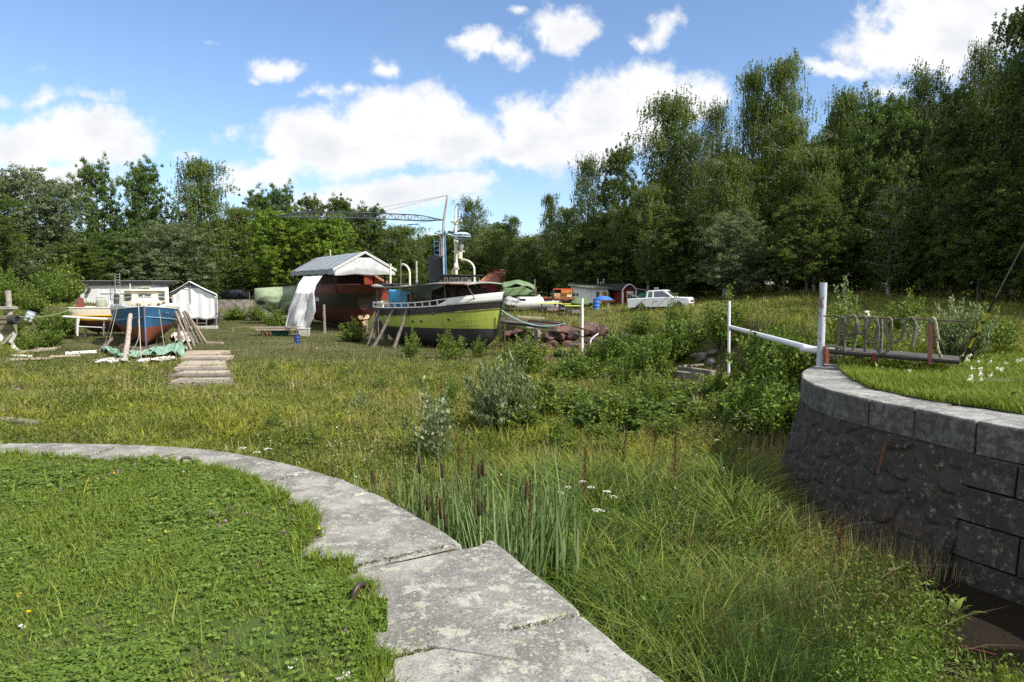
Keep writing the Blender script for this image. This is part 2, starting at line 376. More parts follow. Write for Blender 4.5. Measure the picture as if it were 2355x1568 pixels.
# ================================================================ masonry
def granite(name, base, dark, pale, stain=0):
    m = bpy.data.materials.new(name); m.use_nodes = True; t = NT(m.node_tree)
    g = t.n('NewGeometry').outputs['Position']
    rn = t.n('ObjectInfo').outputs['Random']
    off = t.n('CombineXYZ', {0: t.m('MULTIPLY', rn, 37), 1: t.m('MULTIPLY', rn, 19)}).outputs[0]
    gp = t.n('VectorMath', {0: g, 1: off}, operation='ADD').outputs[0]
    n1 = t.noise(gp, 1.7, 6, .62, .3); n2 = t.noise(gp, 9, 6, .7); n3 = t.noise(g, 95, 3, .7)
    c = t.mix(t.step(n1, .36, .6), base, dark)
    c = t.mix(t.m('MULTIPLY', t.step(n2, .45, .62), .6), c, tuple(x * .62 for x in base))
    # round lichen colonies in two sizes
    blot = t.noise(gp, 3.2, 9, .72, .4); c = t.mix(t.m('MULTIPLY', t.step(blot, .50, .58), .8), c, tuple(x * .42 for x in base))
    blot = t.noise(gp, 5.5, 9, .75, .2); c = t.mix(t.m('MULTIPLY', t.step(blot, .53, .60), .75), c, pale)
    blot = t.noise(gp, 11, 8, .75); c = t.mix(t.m('MULTIPLY', t.step(blot, .57, .62), .6), c, (.34, .35, .20))
    for s_, thr, colr, am in ((22, .26, pale, .6), (40, .3, pale, .6), (34, .2, (.045, .042, .04), .8), (17, .16, (.33, .26, .09), .5)):
        wv = t.n('VectorMath', {0: t.n('TexNoise', {0: gp, 'Scale': s_ * .9, 'Detail': 3.0}).outputs['Color'], 1: (.9 / s_,) * 3, 2: gp}, operation='MULTIPLY_ADD').outputs[0]
        vo = t.n('TexVoronoi', {'Vector': wv, 'Scale': float(s_)})
        rr = t.n('SeparateColor', {0: vo.outputs['Color']}).outputs[0]
        msk = t.m('MULTIPLY', t.step(t.m('SUBTRACT', t.m('MULTIPLY', rr, thr), t.m('MULTIPLY', vo.outputs['Distance'], .6)), 0, .03), am)
        msk = t.m('MULTIPLY', msk, t.step(t.noise(gp, 2.6 + s_ * .05, 3), .40, .60))
        c = t.mix(msk, c, colr)
    c = t.mix(t.m('MULTIPLY', t.step(n3, .5, .68), .55), c, tuple(x * 1.35 for x in base))
    c = t.mix(t.m('MULTIPLY', t.step(n3, .47, .36), .6), c, tuple(x * .4 for x in base))
    if stain:   # black growth on the upright faces below the worn edge
        nz_ = t.n('SeparateXYZ', {0: t.n('NewGeometry').outputs['True Normal']}).outputs[2]
        c = t.mix(t.m('MULTIPLY', t.step(nz_, .75, .25), t.m('MULTIPLY_ADD', t.step(n2, .40, .60), .35, .55)), c, (.055, .048, .041))
    h = t.m('ADD', t.m('MULTIPLY', n2, .5), t.m('ADD', t.m('MULTIPLY', n3, .35), n1))
    nrm = t.n('Bump', {'Strength': .55, 'Distance': .025, 'Height': h}).outputs[0]
    t.link(t.n('BsdfPrincipled', {'Base Color': c, 'Roughness': .85, 'Normal': nrm, 'Specular IOR Level': .25}).outputs[0], t.n('OutputMaterial').inputs[0])
    return m
GRAN = granite('granite_coping', (.32, .31, .285), (.135, .13, .125), (.43, .43, .385))
GRANR = granite('granite_stained', (.33, .325, .31), (.14, .14, .14), (.42, .43, .41), 1)  # coping of the right wall, with dark stain on its upright faces
_ = granite('rubble_stone', (.085, .083, .083), (.055, .055, .058), (.15, .15, .145))
ASH = granite('ashlar_stone', (.068, .062, .056), (.040, .036, .032), (.115, .108, .095))
MORT = mat('mortar', (.16, .125, .09), (.07, .065, .04), 9, .95, .5, 60)

def normals2(pts):
    out = []
    for i in range(len(pts)):
        a, b = pts[max(i - 1, 0)], pts[min(i + 1, len(pts) - 1)]; d = Vector((b[0] - a[0], b[1] - a[1])).normalized(); out.append(Vector((-d.y, d.x)))
    return out
def coping(pts, side, width, thick, name, parent, mt, top=0.0, seed=0, wob=.006, lip=.03):
    """one coping stone along a piece of the edge; its top a fine grid with worn, rounded edges"""
    rg = random.Random(seed); P_ = resample([Vector((*p, 0)) for p in pts], .06)
    P_ = [P_[0], P_[0].lerp(P_[1], .25)] + P_[1:-1] + [P_[-1].lerp(P_[-2], .25), P_[-1]]; nn = normals2(P_)
    L = len(P_); mb = MB(); nc = 14; prof = []
    # across: face bottom, face, rounded arris, top ..., inner end
    r = .035
    across = [(-lip, -thick), (-lip, -thick * .5), (-lip, -r), (-lip + r * .3, -r * .3), (-lip + r, 0)] + [(-lip + r + (width - r) * k / nc, 0) for k in range(1, nc + 1)] + [(width, -thick)]
    def seam(i): return min(1, min(i, L - 1 - i))
    vs = []; tilt = rg.uniform(-.006, .006)
    for i, p in enumerate(P_):
        n = nn[i] * side; e = seam(i)
        for k, (a, z) in enumerate(across):
            zz = z + tilt * (i / L - .5) * (z > -.2)
            if k >= 2: zz += wob * (float(fnoise(p.x + n.x * a, p.y + n.y * a, 2.2, 21 + seed)) - .5) * 1.6 - (1 - e) * .022
            aa = a + (.014 * (float(vnoise(i * .06, seed * 7.1, 6, 3)) - .5) if k < 5 else 0) + ((1 - e) * .012 if k < 5 else 0)
            q = p + Vector((n.x, n.y, 0)) * aa; vs.append((q.x, q.y, top + zz))
    m_ = len(across)
    fs = [(i * m_ + k, i * m_ + k + 1, (i + 1) * m_ + k + 1, (i + 1) * m_ + k) for i in range(L - 1) for k in range(m_ - 1)]
    if side > 0: fs = [f[::-1] for f in fs]
    fs += [tuple(range(m_)), tuple(reversed(range((L - 1) * m_, L * m_)))]
    mb.add(vs, fs, 0, False)
    return mb.build(name, mt, parent, world=True)
def cutline(pts, cuts, gap=.026):
    """cut a polyline at given arc lengths into pieces with a small gap"""
    P_ = [Vector((*p, 0)) for p in pts]; S = [0]
    for a, b in zip(P_, P_[1:]): S.append(S[-1] + (b - a).length)
    def at(s):
        for i in range(len(S) - 1):
            if s <= S[i + 1]: return P_[i].lerp(P_[i + 1], (s - S[i]) / (S[i + 1] - S[i] + 1e-9))
        return P_[-1]
    cuts = [0] + [c for c in cuts if 0 < c < S[-1]] + [S[-1]]; out = []
    for a, b in zip(cuts, cuts[1:]):
        a += gap / 2; b -= gap / 2
        out.append([tuple(at(a)[:2])] + [tuple(P_[i][:2]) for i in range(len(S)) if a < S[i] < b] + [tuple(at(b)[:2])])
    return out
def arcpos(pts, q):
    s = 0; best = (1e9, 0)
    for a, b in zip(pts, pts[1:]):
        a, b = Vector(a), Vector(b); L = (b - a).length
        for k in range(20):
            p = a.lerp(b, k / 20); d = (p - Vector(q)).length
            if d < best[0]: best = (d, s + L * k / 20)
        s += L
    return best[1]
qw = thing('quay_wall', 'pale lichen-spotted granite quay edge curving round the mown clover lawn', 'quay wall', (-3, 6.5, -2.1))
cuts = [1.5, 3.6, 5.6, 7.7, 9.6, 11.2, 12.9] + [arcpos(LEFT_EDGE, g2([q])[0]) for q in ((18, 1019), (112, 1019), (286, 1022), (448, 1031), (720.4, 1083), (850, 1130))]
cuts = sorted(cuts)
cuts = [c for i, c in enumerate(cuts) if i == 0 or c - cuts[i - 1] > .45]
for k, pc in enumerate(cutline(LEFT_EDGE, cuts)):
    coping(pc, -1, 1.25, .32, 'coping_stone', qw, GRAN, seed=k + 1)
NE = NOTCH[1:] + NEAR_EDGE[1:]
ncut = [arcpos(NE, g2([(1330, 1413)])[0])]
ncut += [ncut[0] + 1.5, ncut[0] + 3.2]
for k, pc in enumerate(cutline(NE, ncut)):
    coping(pc, -1, 1.45 if k == 0 else 1.3, .34, 'coping_stone', qw, GRAN, top=.012 if k == 0 else .004, seed=k + 40)
# mortar bed filling the joints, a touch below the tops
mb = MB()
for E in (LEFT_EDGE, [LEFT_EDGE[-2]] + [LEFT_EDGE[-1]] + NOTCH[:1] + NOTCH[1:] + NEAR_EDGE[1:]):
    E2 = resample([Vector((*p, 0)) for p in E], .4); nn = normals2(E2)
    vs = []
    for p, n in zip(E2, nn):
        for a, z in ((.03, -.34), (.03, -.028), (1.05, -.028)): vs.append((p.x - n.x * a, p.y - n.y * a, z))
    mb.add(vs, [(3 * i + k, 3 * i + 3 + k, 3 * i + 4 + k, 3 * i + 1 + k) for i in range(len(E2) - 1) for k in range(2)], 0)
mb.build('mortar_bed', MORT, qw, world=True)
def rubble(pts, side, z0, z1, batter, name, parent, mt, cell=(.55, .42), step=.035, seed=3, depth=.05):
    """a battered face of fitted boulders: irregular cells bulging out of mortar"""
    P_ = resample([Vector((*p, 0)) for p in pts], step); nn = normals2(P_)
    L = len(P_); Z = np.arange(z1, z0 - step, -step); K = len(Z)
    S = np.arange(L) * step; s, z = np.meshgrid(S, Z, indexing='ij')
    rg = np.random.default_rng(seed)
    wx = s + .16 * (fnoise(s, z, 2.1, 60) - .5); wz = z + .16 * (fnoise(s, z, 2.1, 70) - .5)
    ci = np.floor(wx / cell[0]).astype(int); cj = np.floor(wz / cell[1]).astype(int)
    J = rg.random((60, 60, 4)); d1 = np.full(s.shape, 9.); d2 = d1.copy(); hb = np.zeros(s.shape)
    for a in (-1, 0, 1):
        for b in (-1, 0, 1):
            i_, j_ = (ci + a) % 60, (cj + b) % 60; q = J[i_, j_]
            cx = (ci + a + .5 + (q[..., 0] - .5) * .8) * cell[0]; cz = (cj + b + .5 + (q[..., 1] - .5) * .8) * cell[1]
            d = np.hypot((wx - cx) / cell[0], (wz - cz) / cell[1]); nw = d < d1
            d2 = np.where(nw, d1, np.minimum(d2, d)); hb = np.where(nw, q[..., 2], hb); d1 = np.where(nw, d, d1)
    e = sstep(d2 - d1, .08, .26); bul = e * (depth * (.5 + hb)) + .022 * (fnoise(s * 1.3, z * 1.3, 4, 81) - .5) * 2 * e
    px_ = np.array([p.x for p in P_])[:, None]; py_ = np.array([p.y for p in P_])[:, None]
    nx_ = np.array([n.x for n in nn])[:, None] * side; ny_ = np.array([n.y for n in nn])[:, None] * side
    out = bul + (z1 - z) / (z1 - z0) * batter
    V = np.stack([px_ - nx_ * out, py_ - ny_ * out, z + 0 * s], -1)
    ix = np.arange(L * K).reshape(L, K); q_ = np.stack([ix[:-1, :-1], ix[1:, :-1], ix[1:, 1:], ix[:-1, 1:]], -1).reshape(-1, 4)
    if side > 0: q_ = q_[:, ::-1]
    o0 = np.array(parent.location); me = np_mesh(name, V.reshape(-1, 3) - o0, q_, None, mt, tint=(e * (.35 + .65 * hb)).ravel(), smooth=True)
    return link_mesh(name, me, parent)
# rubble material: mortar where tint is 0
def rubble_mat(name):
    m = granite(name, (.054, .048, .043), (.030, .027, .024), (.10, .093, .080)); t = NT.__new__(NT); t.t = m.node_tree
    bs = [n for n in m.node_tree.nodes if n.type == 'BSDF_PRINCIPLED'][0]; src = bs.inputs['Base Color'].links[0].from_socket
    a = t.n('Attribute', attribute_name='tint').outputs['Fac']; g = t.n('NewGeometry').outputs['Position']
    c = t.mix(t.m('MULTIPLY', t.step(a, .6, 1.0), .6), src, (.058, .050, .045))
    c = t.mix(t.step(a, .3, .12), c, t.mix(t.noise(g, 12, 4), (.075, .063, .052), (.042, .036, .030)))
    t.link(c, bs.inputs['Base Color']); return m
RUBM = rubble_mat('rubble_masonry')
rubble([p for p in NE] , -1, -2.5, -.33, .25, 'wall_face', qw, RUBM, seed=5)
rubble(LEFT_EDGE[3:], -1, -2.5, -.31, .3, 'wall_face', qw, RUBM, seed=6, step=.07)

rw = thing('dock_wall', 'dark rounded dock wall of boulders under a granite coping, facing the quay', 'dock wall', (6.2, 10, -2.1))
rc = [arcpos(RIGHT_EDGE, g2([q])[0]) for q in ((2250, 966.6), (2109, 936.5), (2003, 916.4), (1890, 889), (1850, 862))]
rc = sorted(rc + [rc[-1] + .55, 1.2, 2.8, 4.4, 6.1, 7.6, 9.0, 10.5, 11.9])
rc = [c for i, c in enumerate(rc) if i == 0 or c - rc[i - 1] > .4]
for k, pc in enumerate(cutline(RIGHT_EDGE, rc, .02)):
    coping(pc, -1, 1.15, .42, 'coping_stone', rw, GRANR, seed=k + 70, wob=.018, lip=.05)
rubble(RIGHT_EDGE[4:], -1, -2.6, -.40, .52, 'wall_face', rw, RUBM, cell=(.46, .34), step=.024, seed=9, depth=.028)
# ashlar quoin at the near end: big squared blocks
A0 = arcpos(RIGHT_EDGE, g2([(2235, 964)])[0])
def along(pts, s):
    acc_ = 0
    for a, b in zip(pts, pts[1:]):
        a, b = Vector(a), Vector(b); L = (b - a).length
        if acc_ + L >= s: return a.lerp(b, (s - acc_) / L), (b - a).normalized()
        acc_ += L
    return Vector(pts[-1]), (b - a).normalized()
zc = -.42
for row, hgt in enumerate((.40, .42, .46, .44, .44)):
    s1 = A0 + (.06 if row == 2 else 0); k = 0
    while s1 > 2.5 and k < 7:
        ln = (.62, .95, .8, 1.1)[(k + row) % 4]; s0 = s1 - ln; mb = MB(); pts = []
        for j in range(5):
            p, d = along(RIGHT_EDGE, s0 + .012 + (ln - .024) * j / 4); n = Vector((-d.y, d.x)); pts.append((p, n))
        b0 = .23 * (-zc) / 2.3; b1 = .23 * (-(zc - hgt)) / 2.3; bo = .10 + .012 * ((row * 3 + k * 5) % 4 - 1.5)
        vs = []
        for p, n in pts:
            for a_, z_ in ((b1 + bo, zc - hgt + .012), (b0 + bo, zc - .012), (-.35, zc - .012), (-.35, zc - hgt + .012)): vs.append((p.x + n.x * a_, p.y + n.y * a_, z_))
        fs = [(4 * i + q, 4 * i + (q + 1) % 4, 4 * i + 4 + (q + 1) % 4, 4 * i + 4 + q) for i in range(4) for q in range(4)] + [(3, 2, 1, 0), (16, 17, 18, 19)]
        mb.add(vs, fs); o = mb.build('ashlar_block', ASH, rw, world=True, bevel=.012)
        s1 = s0; k += 1
    zc -= hgt
mb = MB(); q0 = P(2066, 1050, 9.0)
RUST = mat('rusty_iron', (.13, .055, .03), (.07, .035, .025), 20, .85, .3, 80)
p0, d0 = along(RIGHT_EDGE, arcpos(RIGHT_EDGE, g2([(2062, 929)])[0])); n0 = Vector((-d0.y, d0.x))
def wp(a_, z_, s_=0): q = p0 + n0 * a_ + d0 * s_; return (q.x, q.y, z_)
mb.beam(wp(.20, -.55), wp(.32, -.98), .045, .02); mb.beam(wp(.12, -.55), wp(.21, -.53), .05, .02)
mb.build('wall_bracket', RUST, rw, world=True)
# ================================================================ plant geometry
rng = np.random.default_rng(7)
def blades(x, y, z, h, w_, bend, az=None, nseg=2, lean=None, tint=None, droop=0.0):
    """tapering grass blades; bend = sideways reach of the tip as a share of the height"""
    N = len(x); az = rng.random(N) * 2 * PI if az is None else az; face = az + PI / 2 + (rng.random(N) - .5) * 1.2
    dx, dy = np.cos(az), np.sin(az); sx, sy = np.cos(face), np.sin(face); V = []; 
    for k in range(nseg + 1):
        f = k / nseg; out = bend * f ** 1.8 * h; zz = z + h * (f - droop * f ** 3); ww = w_ * (1 - f ** 1.6) * .5 * (.6 + .4 * min(1, f * 3) if nseg > 2 else 1)
        cx, cy = x + dx * out, y + dy * out
        if k < nseg: V += [np.stack([cx - sx * ww, cy - sy * ww, zz], -1), np.stack([cx + sx * ww, cy + sy * ww, zz], -1)]
        else: V += [np.stack([cx, cy, zz], -1)]
    K = 2 * nseg + 1; V = np.stack(V, 1).reshape(-1, 3); b = (np.arange(N) * K)[:, None]
    q = [b + np.array([[2 * k, 2 * k + 1, 2 * k + 3, 2 * k + 2]]) for k in range(nseg - 1)]
    t_ = b + np.array([[2 * nseg - 2, 2 * nseg - 1, 2 * nseg]])
    tint = rng.random(N) if tint is None else tint
    return V, (np.concatenate(q) if q else np.zeros((0, 4), int)), t_, np.repeat(tint, K)
def leaves(c, size, aspect=.5, tint=None, flat=0.0, dirs=None, nrm=None):
    """diamond leaves at the points c, random or mostly flat, or facing along nrm"""
    if nrm is not None:
        N = len(c); nr = nrm + rng.normal(size=(N, 3)) * .45; nr /= np.linalg.norm(nr, axis=1, keepdims=True) + 1e-9; r = rng.normal(size=(N, 3)); d = np.cross(nr, r); d /= np.linalg.norm(d, axis=1, keepdims=True) + 1e-9
        s = np.cross(nr, d); L = size[:, None] * .5; V = np.stack([c - d * L, c + s * L * aspect, c + d * L, c - s * L * aspect], 1).reshape(-1, 3)
        return V, (np.arange(N) * 4)[:, None] + np.array([[0, 1, 2, 3]]), np.zeros((0, 3), int), np.repeat(tint, 4)
    N = len(c); d = rng.normal(size=(N, 3)) if dirs is None else dirs; d[:, 2] *= (1 - flat); d /= np.linalg.norm(d, axis=1, keepdims=True) + 1e-9
    r = rng.normal(size=(N, 3)); r[:, 2] *= (1 - flat); s = np.cross(d, r) if flat < .5 else np.cross(d, np.array([0, 0, 1.]) + .35 * r)
    s /= np.linalg.norm(s, axis=1, keepdims=True) + 1e-9
    L = (size * (np.ones(N) if np.ndim(size) == 0 else 1))[:, None] * .5
    V = np.stack([c - d * L, c + s * L * aspect, c + d * L, c - s * L * aspect], 1).reshape(-1, 3)
    q = (np.arange(N) * 4)[:, None] + np.array([[0, 1, 2, 3]])
    tint = rng.random(N) if tint is None else tint
    return V, q, np.zeros((0, 3), int), np.repeat(tint, 4)
def join(parts):
    V = []; q = []; t_ = []; ti = []; b = 0
    for a in parts:
        V.append(a[0]); q.append(a[1] + b); t_.append(a[2] + b); ti.append(a[3]); b += len(a[0])
    return np.concatenate(V), np.concatenate(q), np.concatenate(t_), np.concatenate(ti)
def stuff(name, geo, mt, label=None):
    return tag(link_mesh(name, np_mesh(name, geo[0], geo[1], geo[2], mt, geo[3])), label, 'plants' if label else None, kind='stuff')

# ---------------------------------------------------------------- tree prototypes
def leafset(name, a, b, c, **k): return leaf(name, [a, b, c], **k)
LEAF = {
 'birch': leafset('leaf_birch', (.050, .085, .014), (.095, .14, .022), (.145, .19, .040), big=.06, amt=.3),
 'dark': leafset('leaf_dark', (.032, .058, .012), (.062, .10, .018), (.125, .17, .032), big=.06, amt=.3),
 'maple': leafset('leaf_maple', (.065, .115, .014), (.125, .20, .022), (.21, .29, .04), big=.1, amt=.3),
 'pale': leafset('leaf_pale', (.055, .082, .032), (.10, .14, .06), (.25, .29, .19), big=.08, amt=.3),
 'thick': leafset('leaf_thicket', (.045, .09, .014), (.095, .16, .024), (.22, .29, .06), big=.5, amt=.22),
 'oak': leafset('leaf_oak', (.036, .072, .015), (.070, .122, .024), (.14, .20, .05), big=.08, amt=.3),
 'shrub': leafset('leaf_shrub', (.06, .105, .015), (.115, .18, .026), (.24, .31, .07), big=.5, amt=.2),
 'willow': leafset('leaf_willow', (.07, .105, .04), (.13, .18, .08), (.36, .42, .27), big=.5, amt=.15),
}
BARK = mat('bark', (.10, .085, .07), (.05, .042, .035), 6, .9, .6, 30, stretch=(1, 1, .3))
WBARK = mat('birch_bark', (.42, .40, .37), (.26, .24, .22), 3, .8, .3, 20, spot=(.035, .03, .028), ssc=3.2, sth=.55, stretch=(1, 1, 2.2))
def tree_mesh(kind, H, W, seed, nbr, lpc, lsize, lm, bm_, base=.14, top=.35):
    """returns (trunk mesh, crown mesh): limbs leave a tapering trunk and carry clumps of leaves"""
    global rng
    rng = np.random.default_rng(seed); rd = random.Random(seed); mb = MB()
    tp = []; x = y = 0
    for i in range(9):
        tp.append(Vector((x, y, H * .93 * i / 8))); x += rd.uniform(-.02, .02) * H * .5; y += rd.uniform(-.02, .02) * H * .5
    r0 = H * .014; mb.tube(tp, [r0 * (1 - .88 * i / 8) * (1.35 if i == 0 else 1) for i in range(9)], 8)
    def env(f):
        if f < base: return .25
        g_ = (f - base) / (1 - base)
        if kind == 'birch': return (min(1, .55 + g_ * 1.4)) * math.sqrt(max(0, 1 - max(0, (g_ - top) / (1 - top)) ** 2)) * .9 + .10
        return math.sqrt(max(0, 1 - ((g_ - .40) / .62) ** 2)) * .97 + .06
    cen = []; sg = []
    for i in range(nbr):
        f = base + (1 - base) * ((i + rd.random()) / nbr) ** (.85) * .98; k = min(7, int(f / .93 * 8)); a = tp[k].lerp(tp[min(8, k + 1)], (f / .93 * 8) - k if f < .93 else 1)
        az = i * 2.4 + rd.uniform(-.5, .5); L = W * .5 * env(f) * rd.uniform(.62, 1.12); up = rd.uniform(.25, .75) if kind != 'birch' else rd.uniform(.45, 1.0)
        d = Vector((math.cos(az), math.sin(az), up)).normalized(); pts = [a]
        for q in range(4):
            pts.append(pts[-1] + d * L / 4); d = (d + Vector((rd.uniform(-.25, .25), rd.uniform(-.25, .25), rd.uniform(-.22, .10) - (.12 if kind == 'birch' else 0)))).normalized()
        mb.tube(pts, [max(.012, r0 * .42 * (1 - f * .6) * (1 - .22 * q)) for q in range(5)], 5, caps=False)
        nl = max(3, int(L * 2.1)) + (4 if kind != 'birch' else 2)
        for q in range(nl):
            s_ = rd.uniform(.25, 1.08); j = min(3, int(s_ * 4)); p = pts[j].lerp(pts[j + 1], s_ * 4 - j)
            p = p + Vector((rd.gauss(0, 1), rd.gauss(0, 1), rd.gauss(0, .8))) * (.10 * L + .25)
            cen.append(p); sg.append(rd.uniform(.55, 1.15))
            if q % 2 == 0 and lpc > 8:
                j = int(rd.uniform(1, 3.9)); mb.tube([pts[j], pts[j].lerp(p, .55) + Vector((0, 0, .1)), p], [.03, .018, .008], 3, caps=False)
    cen = np.array([tuple(c) for c in cen]); sg = np.array(sg); N = len(cen); parts = []
    n = max(3, int(lpc)); C_ = np.repeat(cen, n, 0); S_ = np.repeat(sg, n)
    if kind == 'birch':
        # hanging strands: each clump is a handful of strings of leaves
        st = 5; so_ = np.repeat(rng.normal(size=(N * st, 3)) * np.array([.42, .42, .25]) * np.repeat(sg, st)[:, None], max(1, n // st), 0)
        Cb = np.repeat(cen, st * max(1, n // st), 0); ln = np.repeat(rng.random(N * st) * 1.1 + .35, max(1, n // st))
        f = rng.random(len(Cb)); pos = Cb + so_ + np.stack([rng.normal(size=len(Cb)) * .05 + .12 * f, rng.normal(size=len(Cb)) * .05, -f * ln], -1)
        tn = np.repeat(rng.random(N), st * max(1, n // st)) * .55 + rng.random(len(Cb)) * .4
        ax_ = pos.copy(); ax_[:, 2] = 0; nrm = so_ * 1.0 + ax_ / (np.linalg.norm(ax_, axis=1, keepdims=True) + .5) * .6 + np.array([0, 0, .35])
    else:
        o_ = rng.normal(size=(len(C_), 3)); o_ /= np.linalg.norm(o_, axis=1, keepdims=True); rad = rng.random(len(C_)) ** .45
        o_[:, 2] = np.where(o_[:, 2] < 0, o_[:, 2] * .45, o_[:, 2] * .75)
        pos = C_ + o_ * (rad * S_ * .62)[:, None]; tn = np.repeat(rng.random(N), n) * .55 + rng.random(len(C_)) * .4; nrm = o_ + np.array([0, 0, .35])
    sz = lsize * (.7 + .6 * rng.random(len(pos)))
    crown = np_mesh('crown', *[(g_) for g_ in leaves(pos, sz, .62, tn, nrm=nrm)[:3]], lm, tint=leaves_tint(tn))
    me_o = mb.build('trunk', bm_, None, loc=(0, 0, 0)); me = me_o.data; bpy.data.objects.remove(me_o)
    return me, crown
def leaves_tint(tn): return np.repeat(tn, 4)
PROTO = {}
def proto(key, *a): PROTO[key] = tree_mesh(*a)
proto('birch1', 'birch', 18, 8.5, 11, 92, 52, .19, LEAF['birch'], WBARK, .14, .45)
proto('birch2', 'birch', 18, 7.0, 12, 88, 52, .19, LEAF['birch'], WBARK, .18, .5)
proto('birch3', 'birch', 18, 9.5, 13, 84, 44, .19, LEAF['dark'], WBARK, .10, .5)
proto('aspen', 'birch', 18, 6.5, 14, 84, 44, .20, LEAF['dark'], BARK, .08, .25)
proto('oak1', 'round', 15, 11.5, 21, 64, 42, .24, LEAF['oak'], BARK)
proto('oak2', 'round', 15, 10, 22, 62, 42, .24, LEAF['dark'], BARK)
proto('pale1', 'round', 12, 11, 23, 64, 44, .20, LEAF['pale'], BARK, .08)
proto('maple', 'round', 14, 11.5, 24, 68, 44, .30, LEAF['maple'], BARK, .07)
proto('under', 'round', 8, 8, 25, 46, 40, .20, LEAF['dark'], BARK, .04)
trees_n = [0]
def place_tree(key, base, h, wid, label, group=None, cat='tree', name='tree', rz=None):
    tm, cm = PROTO[key]; H = {'birch1': 18, 'birch2': 18, 'birch3': 18, 'aspen': 18, 'oak1': 15, 'oak2': 15, 'pale1': 12, 'maple': 14, 'under': 8}[key]
    W = {'birch1': 8.5, 'birch2': 7, 'birch3': 9.5, 'aspen': 6.5, 'oak1': 11.5, 'oak2': 10, 'pale1': 11, 'maple': 11.5, 'under': 8}[key]
    trees_n[0] += 1
    t_ = thing(name, label, cat, (base[0], base[1], base[2] - .15), (trees_n[0] * 1.37) % 6.28 if rz is None else rz, group)
    s = h / H; sx = wid / W
    t_.scale = (sx, sx, s)
    link_mesh('trunk', tm, t_); link_mesh('crown', cm, t_); return t_
def tree_at(key, u, vtop, Y, wpx, label, group=None, name='tree', cat='tree'):
    b = on(u, Y); top = P(u, vtop, Y).z
    return place_tree(key, b, top - b.z, wpx / F * Y, label, group, cat, name)

# left and back of the yard --------------------------------------------------
TL = [('pale1', 50, 405, 84, 230, 'broad greyish-green tree at the far left of the yard'),
 ('oak2', -25, 440, 76, 170, 'dark leafy tree cut by the left edge of the photo'),
 ('pale1', 140, 425, 88, 150, 'grey-green round tree beside the broad one at far left'),
 ('oak1', 235, 384, 92, 110, 'tall oak with lumpy crown rising left of the forked oak'),
 ('oak1', 345, 386, 93, 130, 'tall forked oak just left of the birch behind the white tent'),
 ('birch1', 472, 362, 92, 150, 'tall airy birch with pale limbs behind the white tent'),
 ('pale1', 395, 520, 84, 220, 'silvery willow tree with wind-turned leaves behind the white shed'),
 ('oak1', 280, 540, 86, 170, 'mid-green tree right behind the black roof of the shed'),
 ('oak2', 180, 560, 80, 150, 'dark low tree left of the white shed'),
 ('oak2', 455, 600, 86, 120, 'dark shaded tree filling the gap behind the white tent'),
 ('birch2', 552, 470, 98, 110, 'slim dark green tree right of the tall airy birch'),
 ('oak1', 600, 450, 104, 120, 'grey-green tree between the airy birch and the yellow-green maple'),
 ('oak1', 655, 438, 106, 100, 'bright-topped tree poking up behind the left end of the crane jib'),
 ('maple', 655, 490, 88, 170, 'yellow-green maple over the boat wrapped in green tarpaulin'),
 ('maple', 765, 500, 87, 140, 'yellow-green maple over the grey tent roof'),
 ('oak2', 725, 455, 108, 90, 'small round treetop above the middle of the crane jib'),
 ('oak2', 790, 458, 108, 90, 'twin treetops above the crane jib, right of the maples'),
 ('oak2', 850, 478, 104, 110, 'dark round tree under the crane jib right of the maples'),
 ('birch1', 935, 515, 100, 120, 'green birch left of the black funnel'),
 ('oak2', 1000, 545, 104, 100, 'dark tree directly behind the blue and cream masts'),
 ('birch3', 1085, 452, 102, 100, 'drooping birch with shaggy top behind the radar'),
 ('birch2', 1140, 520, 96, 110, 'pale-stemmed birch above the red tiled roof'),
 ('aspen', 1180, 488, 92, 60, 'thin spiky tree right of the red tiled roof'),
 ('birch2', 1215, 540, 90, 80, 'light green young birch above the green canopy'),
 ('aspen', 1262, 436, 94, 60, 'lonely tall thin treetop between the canopy and the forest'),
 ('birch2', 1300, 470, 86, 90, 'slender tree at the left shoulder of the forest')]
for k, u, v, Y, wd, lb in TL: tree_at(k, u, v, Y, wd, lb)
